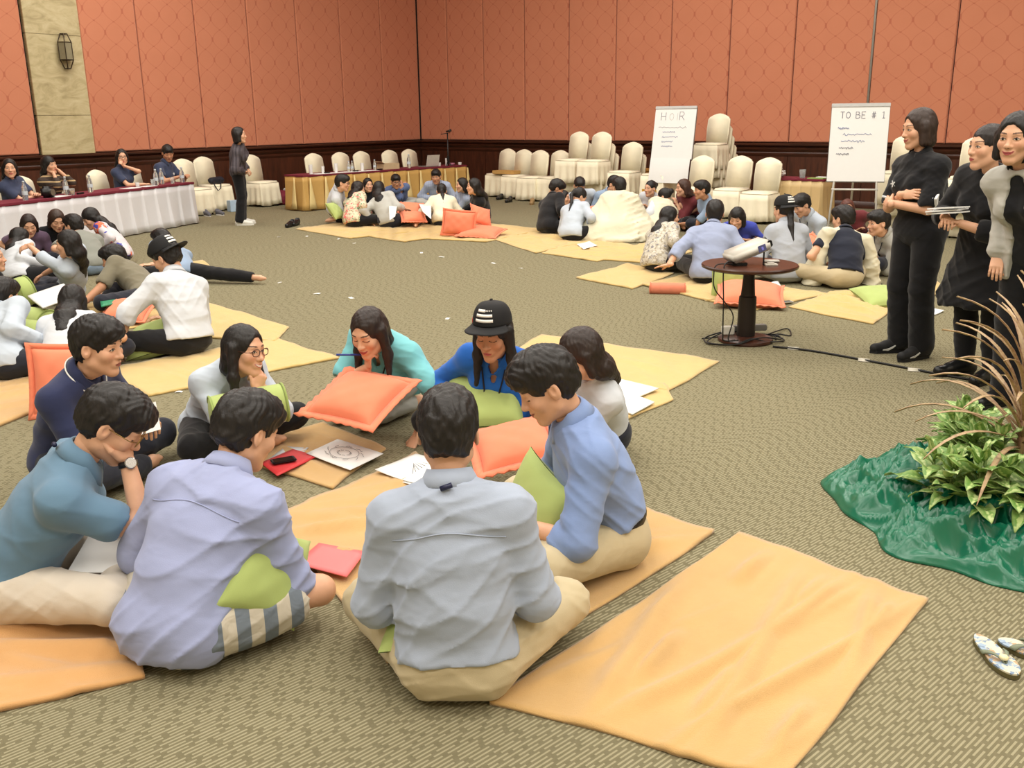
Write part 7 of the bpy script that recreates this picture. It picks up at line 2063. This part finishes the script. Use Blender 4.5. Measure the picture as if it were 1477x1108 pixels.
def cup(label, p, h=0.11, r_=0.034, mat=M_PAPER, name='cup', cat='cup', group='cups on the tables', drink=None):
    r = empty(name, p); tag(r, label, cat, group)
    mb = MB(); mb.lathe([(r_ * 0.8, 0), (r_ * 0.82, 0.004), (r_, h), (r_ * 0.93, h), (r_ * 0.76, 0.008), (0.0, 0.008)], 18); auto_smooth(mb.obj('vessel', mat, r), 0.8)
    if drink is not None:
        mb = MB(); mb.lathe([(r_ * 0.74, 0.009), (r_ * 0.86, h * 0.62), (0.0, h * 0.62)], 18); mb.obj('drink', drink, r, smooth=True)
    return r
TZ = 0.66
def on_tab(x, back=0.2):
    """place on the white table under pixel column x"""
    best = min(np.linspace(-0.1, 4.2, 431), key=lambda t: abs((lambda q: 738.5 + CAM_F * ((q - C_POS) @ C_RT) / ((q - C_POS) @ C_FW))(TAB_L + TAB_D * t - TAB_N * back + UPV * TZ) - x))
    return TAB_L + TAB_D * best - TAB_N * back + UPV * TZ
for lb, x, b in (('water bottle between folded arms and striped top', 37, 0.12), ('water bottle left of the empty chair', 96, 0.25), ('water bottle right of the empty chair', 131, 0.2),
                 ('left water bottle in front of the navy polo', 226, 0.15), ('second water bottle in front of the navy polo', 234, 0.2), ('water bottle at the right table end', 263, 0.12)):
    bottle(lb, on_tab(x, b), 0.24)
M_AMBER = plain('amber_drink', (190, 150, 60), 0.2)
cup('glass of amber drink on the white table', on_tab(105, 0.12), 0.09, 0.035, M_CLEAR, 'drinking_glass', 'glass', 'glasses', M_AMBER)
cup('drinking glass left of the water bottles', on_tab(221, 0.12), 0.10, 0.034, M_CLEAR, 'drinking_glass', 'glass', 'glasses')
cup('drinking glass by the folded hands of the navy polo', on_tab(249, 0.1), 0.10, 0.034, M_CLEAR, 'drinking_glass', 'glass', 'glasses')
cup('small white cup near the hand over mouth person', on_tab(199, 0.16), 0.07, 0.032)
cp_ = on_tab(71, 0.12); r = empty('camera_bag', cp_); tag(r, 'black camera with round silver lens on the white table', 'camera')
mb = MB(); mb.box((-0.11, -0.05, 0.0), (0.11, 0.05, 0.15), np.stack([TAB_D, TAB_N, UPV], 1)); mb.obj('body', M_BLACKP, r, bevel=0.03, seg=3, smooth=True)
mb = MB(); mb.tube([TAB_N * 0.045 + UPV * 0.07, TAB_N * 0.075 + UPV * 0.07], 0.042, 20); mb.obj('lens', M_METAL, r)
mb = MB(); mb.box((-0.06, -0.02, 0), (0.06, 0.02, 0.025), np.stack([TAB_D, TAB_N, UPV], 1)); tag(mb.obj('phone_case', M_BLACKP, None, on_tab(116, 0.1), bevel=0.006), 'dark case lying before the empty chair', 'case')
for lb, x in (('white sheet on the white table before the striped top', 84), ('white papers before the hand over mouth person', 188), ('white paper before the navy polo', 212)):
    mb = MB(); mb.box((-0.14, -0.09, 0), (0.14, 0.09, 0.004), np.stack([TAB_D, TAB_N, UPV], 1)); tag(mb.obj('paper_sheet', M_PAPER, None, on_tab(x, 0.13)), lb, 'paper', 'papers')
# gold table
def on_t2(x, back=0.2):
    best = min(np.linspace(0, T2L, 401), key=lambda t: abs((lambda q: 738.5 + CAM_F * ((q - C_POS) @ C_RT) / ((q - C_POS) @ C_FW))(_a + T2D * t - T2N * back + UPV * T2H) - x))
    return _a + T2D * best - T2N * back + UPV * T2H
for lb, x, h_, r_ in (('tall white cup at left end of the gold table', 449, 0.17, 0.036), ('white cup before the first gold table chair', 466, 0.13, 0.03), ('tall white cup between the first two chairs', 485, 0.17, 0.036),
                      ('white cup before the third gold table chair', 523, 0.15, 0.034), ('small white cup right of the laptop', 634, 0.07, 0.03), ('tall white thermos near the mic stand', 644, 0.15, 0.024), ('low white cup at right end of the gold table', 664, 0.05, 0.04)):
    cup(lb, on_t2(x), h_, r_)
for lb, x in (('slim water bottle before the second gold table chair', 503), ('slim water bottle right of the second chair', 508), ('slim water bottle before the cardboard box', 541), ('water bottle before the fourth chair', 590)):
    bottle(lb, on_t2(x, 0.18), 0.2 if x != 590 else 0.27)
M_CARD = plain('cardboard', (196, 176, 140), 0.85)
q = on_t2(560, 0.28); RB = np.stack([T2D, T2N, UPV], 1)
r = empty('cardboard_box', q); tag(r, 'open pale cardboard box on the gold table', 'box')
mb = MB(); mb.box((-0.20, -0.11, 0), (0.20, 0.11, 0.11), RB); mb.obj('box_body', M_CARD, r)
mb = MB(); mb.box((-0.34, -0.11, 0.095), (-0.20, 0.11, 0.10), RB @ roty(0.35), RB @ A(0.0, 0, -0.05)); mb.obj('flap', M_CARD, r)
q = on_t2(618, 0.25); r = empty('laptop', q); tag(r, 'open laptop with pale lid on the gold table', 'laptop')
mb = MB(); mb.box((-0.17, -0.12, 0), (0.17, 0.12, 0.018), RB); mb.obj('keyboard_base', M_GREYP, r)
mb = MB(); mb.box((-0.17, -0.006, 0), (0.17, 0.006, 0.225), RB @ rotx(-0.22), RB @ A(0, 0.12, 0.015)); mb.obj('lid', plain('silver_lid', (206, 204, 196), 0.4, 0.2), r)
mb = MB(); mb.box((-0.05, -0.05, 0), (0.05, 0.05, 0.05), RB); tag(mb.obj('tissue_pack', plain('pink_pack', (170, 110, 130), 0.6), None, on_t2(652, 0.2), bevel=0.012, smooth=True), 'pink packet near the mic stand', 'packet')
mb = MB(); mb.box((-0.75, -0.13, 0), (0.75, 0.13, 0.004), RB); tag(mb.obj('table_runner', M_PAPER, None, on_t2(498, 0.14)), 'row of white papers along the gold table', 'paper')
for lb, x in (('dark glasses case before the first chair', 472), ('dark phone before the second chair', 513), ('dark remote before the cardboard box', 548)):
    mb = MB(); mb.box((-0.06, -0.03, 0.004), (0.06, 0.03, 0.025), RB); tag(mb.obj('small_case', M_BLACKP, None, on_t2(x, 0.12) + UPV * 0.002, bevel=0.008), lb, 'case', 'small dark things on the gold table')
# beige table
def on_t3(x, back=0.2):
    best = min(np.linspace(0, 0.95, 201), key=lambda t: abs((lambda q: 738.5 + CAM_F * ((q - C_POS) @ C_RT) / ((q - C_POS) @ C_FW))(_q + RD * t - RN * back + UPV * T3H) - x))
    return _q + RD * best - RN * back + UPV * T3H
cup('clear jar with straw on the beige table', on_t3(1157, 0.15), 0.13, 0.05, M_CLEAR, 'glass_jar', 'jar', 'glasses')
vv, qq = solid([('u', ell((0, 0, 0.06), (0.13, 0.08, 0.06)), 0), ('u', ell((-0.06, 0, 0.09), (0.07, 0.06, 0.05)), 0.03)], 0.010, disp=folds(3, 0.03, 2.2))
vv[:, 2] = np.maximum(vv[:, 2], 0.0)
tag(link('plastic_bag', mesh_np('plastic_bag', vv, qq, smooth=False), plain('white_plastic_film', (206, 204, 198), 0.3), None, on_t3(1122, 0.2)), 'crumpled white plastic bag on the beige table', 'bag')
mb = MB(); mb.box((-0.12, -0.08, 0), (0.12, 0.08, 0.012), np.stack([RD, RN, UPV], 1)); tag(mb.obj('magazine', plain('lime_print', (140, 176, 96), 0.5), None, on_t3(1178, 0.15)), 'green printed booklet on the beige table', 'booklet')
mb = MB(); mb.box((-0.10, -0.06, 0), (0.10, 0.06, 0.02), np.stack([RD, RN, UPV], 1)); tag(mb.obj('paper_stack', M_PAPER, None, on_t3(1188, 0.3)), 'white papers beside the green booklet', 'paper', 'papers')

# ------------------------------------------------------------------ mic stand
MS = P(648, 284); r = empty('microphone_stand', MS); tag(r, 'black microphone stand before the gold table', 'microphone stand')
zt = 1.30
mb = MB(); mb.tube([(0, 0, 0.3), (0, 0, zt)], 0.014, 8); mb.obj('pole', M_BLACKP, r, smooth=True)
for k in range(3):
    a = k * 2.094 + 0.4; mb = MB(); mb.tube([(0, 0, 0.78), (0.30 * math.cos(a), 0.30 * math.sin(a), 0.0)], 0.010, 6); mb.obj('leg', M_BLACKP, r, smooth=True)
mb = MB(); mb.lathe([(0.028, 0.74), (0.028, 0.84)], 12); mb.obj('leg_hub', M_BLACKP, r)
mb = MB(); mb.tube([(-0.14, 0, zt - 0.02), (0.06, 0, zt + 0.01)], 0.008, 6); mb.obj('boom', M_BLACKP, r)
mb = MB(); mb.tube([(-0.02, -0.02, zt + 0.03), (0.08, -0.06, zt + 0.06)], [0.018, 0.026], 10); mb.obj('microphone', M_BLACKP, r, smooth=True)

# ------------------------------------------------------------------ clutter by the walls and chairs
def lump(name, label, cat, loc, r, mat, seed, amp=0.03, smooth=True):
    vv, qq = solid([('u', ell((0, 0, r[2] * 0.7), r), 0), ('u', ell((r[0] * 0.4, 0, r[2] * 0.9), A(*r) * 0.6), 0.05)], 0.02, disp=folds(seed, amp, 1.3)); vv[:, 2] = np.maximum(vv[:, 2], 0)
    return tag(link(name, mesh_np(name, vv, qq, smooth), mat, None, loc), label, cat)
lump('cloth_bag', 'burgundy cloth bag slumped against the left wall', 'bag', P(406, 295), A(0.28, 0.20, 0.17), M_BURG, 4)
lump('plastic_bag', 'white plastic bag behind the burgundy bag', 'bag', P(397, 287), A(0.12, 0.10, 0.16), M_PAPER, 5)
bx_ = P(431, 293); r = empty('storage_box', bx_, 0.6); tag(r, 'clear storage box with white lid by the gold table', 'box')
mb = MB(); mb.box((-0.24, -0.16, 0.0), (0.24, 0.16, 0.22)); mb.obj('tub', plain('milky_plastic', (176, 180, 184), 0.3), r, bevel=0.02)
mb = MB(); mb.box((-0.25, -0.17, 0.22), (0.25, 0.17, 0.30)); mb.obj('lid', M_PAPER, r, bevel=0.02)
mb = MB(); mb.tube([(0.2 * math.cos(t * 0.3), -0.165 - 0.01, 0.10 + 0.08 * math.sin(t * 0.3 + 3.14)) for t in range(11)], 0.014, 6); mb.obj('handle', plain('magenta_plastic', (214, 70, 150), 0.4), r, smooth=True)
bottle('clear bottle standing behind the burgundy bag', P(404, 287), 0.28)
mb = MB(); mb.box((-0.10, -0.08, 0), (0.10, 0.08, 0.20)); o = mb.obj('carton', plain('light_blue_carton', (168, 190, 210), 0.6), None, P(338, 305), bevel=0.006); o.rotation_euler[2] = 0.7; tag(o, 'light blue carton beside the black bag chair', 'carton')
# bag on chair
ch_ = P(312, 303) + LN * 0.05; r = empty('handbag', ch_ + UPV * 0.475, math.radians(AL) - math.pi / 2); tag(r, 'black handbag with strap on an ivory chair', 'bag')
vv, qq = solid([('u', cap((-0.12, 0, 0.07), (0.10, 0.02, 0.07), 0.068, 0.06), 0)], 0.015, disp=folds(8, 0.012, 1.5)); vv[:, 2] = np.maximum(vv[:, 2], 0.002); link('bag_body', mesh_np('bag_body', vv, qq), M_STRAP, r)
mb = MB(); mb.tube([(-0.08, 0.05, 0.08), (0.0, 0.16, 0.03), (0.08, 0.25, -0.06), (0.14, 0.25, -0.10), (0.16, 0.2, -0.02), (0.10, 0.06, 0.07)], 0.010, 6); mb.obj('strap', M_STRAP, r, smooth=True)
q = (P(722, 283) + P(745, 286)) / 2; mb = MB(); mb.box((-0.28, -0.16, 0), (0.28, 0.16, 0.07)); o = mb.obj('flat_box', plain('tan_cardboard', (190, 150, 88), 0.8), None, q + RN * 0.02 + UPV * 0.478, bevel=0.006); o.rotation_euler[2] = math.radians(AR) - math.pi / 2; tag(o, 'flat tan box lying across two covered chairs', 'box')
q = P(925, 296) - RN * 0.5; r = empty('wooden_box', q, math.radians(AR) - math.pi / 2); tag(r, 'yellow wooden box seen between chair stacks', 'box')
Mwb = mat_wood('yellow_wood', (170, 126, 62), (200, 154, 84), 0.5)
mb = MB(); mb.box((-0.30, -0.15, 0), (0.30, 0.15, 0.60)); mb.obj('carcass', Mwb, r, bevel=0.005)
mb = MB(); mb.box((-0.32, -0.17, 0.60), (0.32, 0.17, 0.635)); mb.obj('top_board', Mwb, r, bevel=0.004)
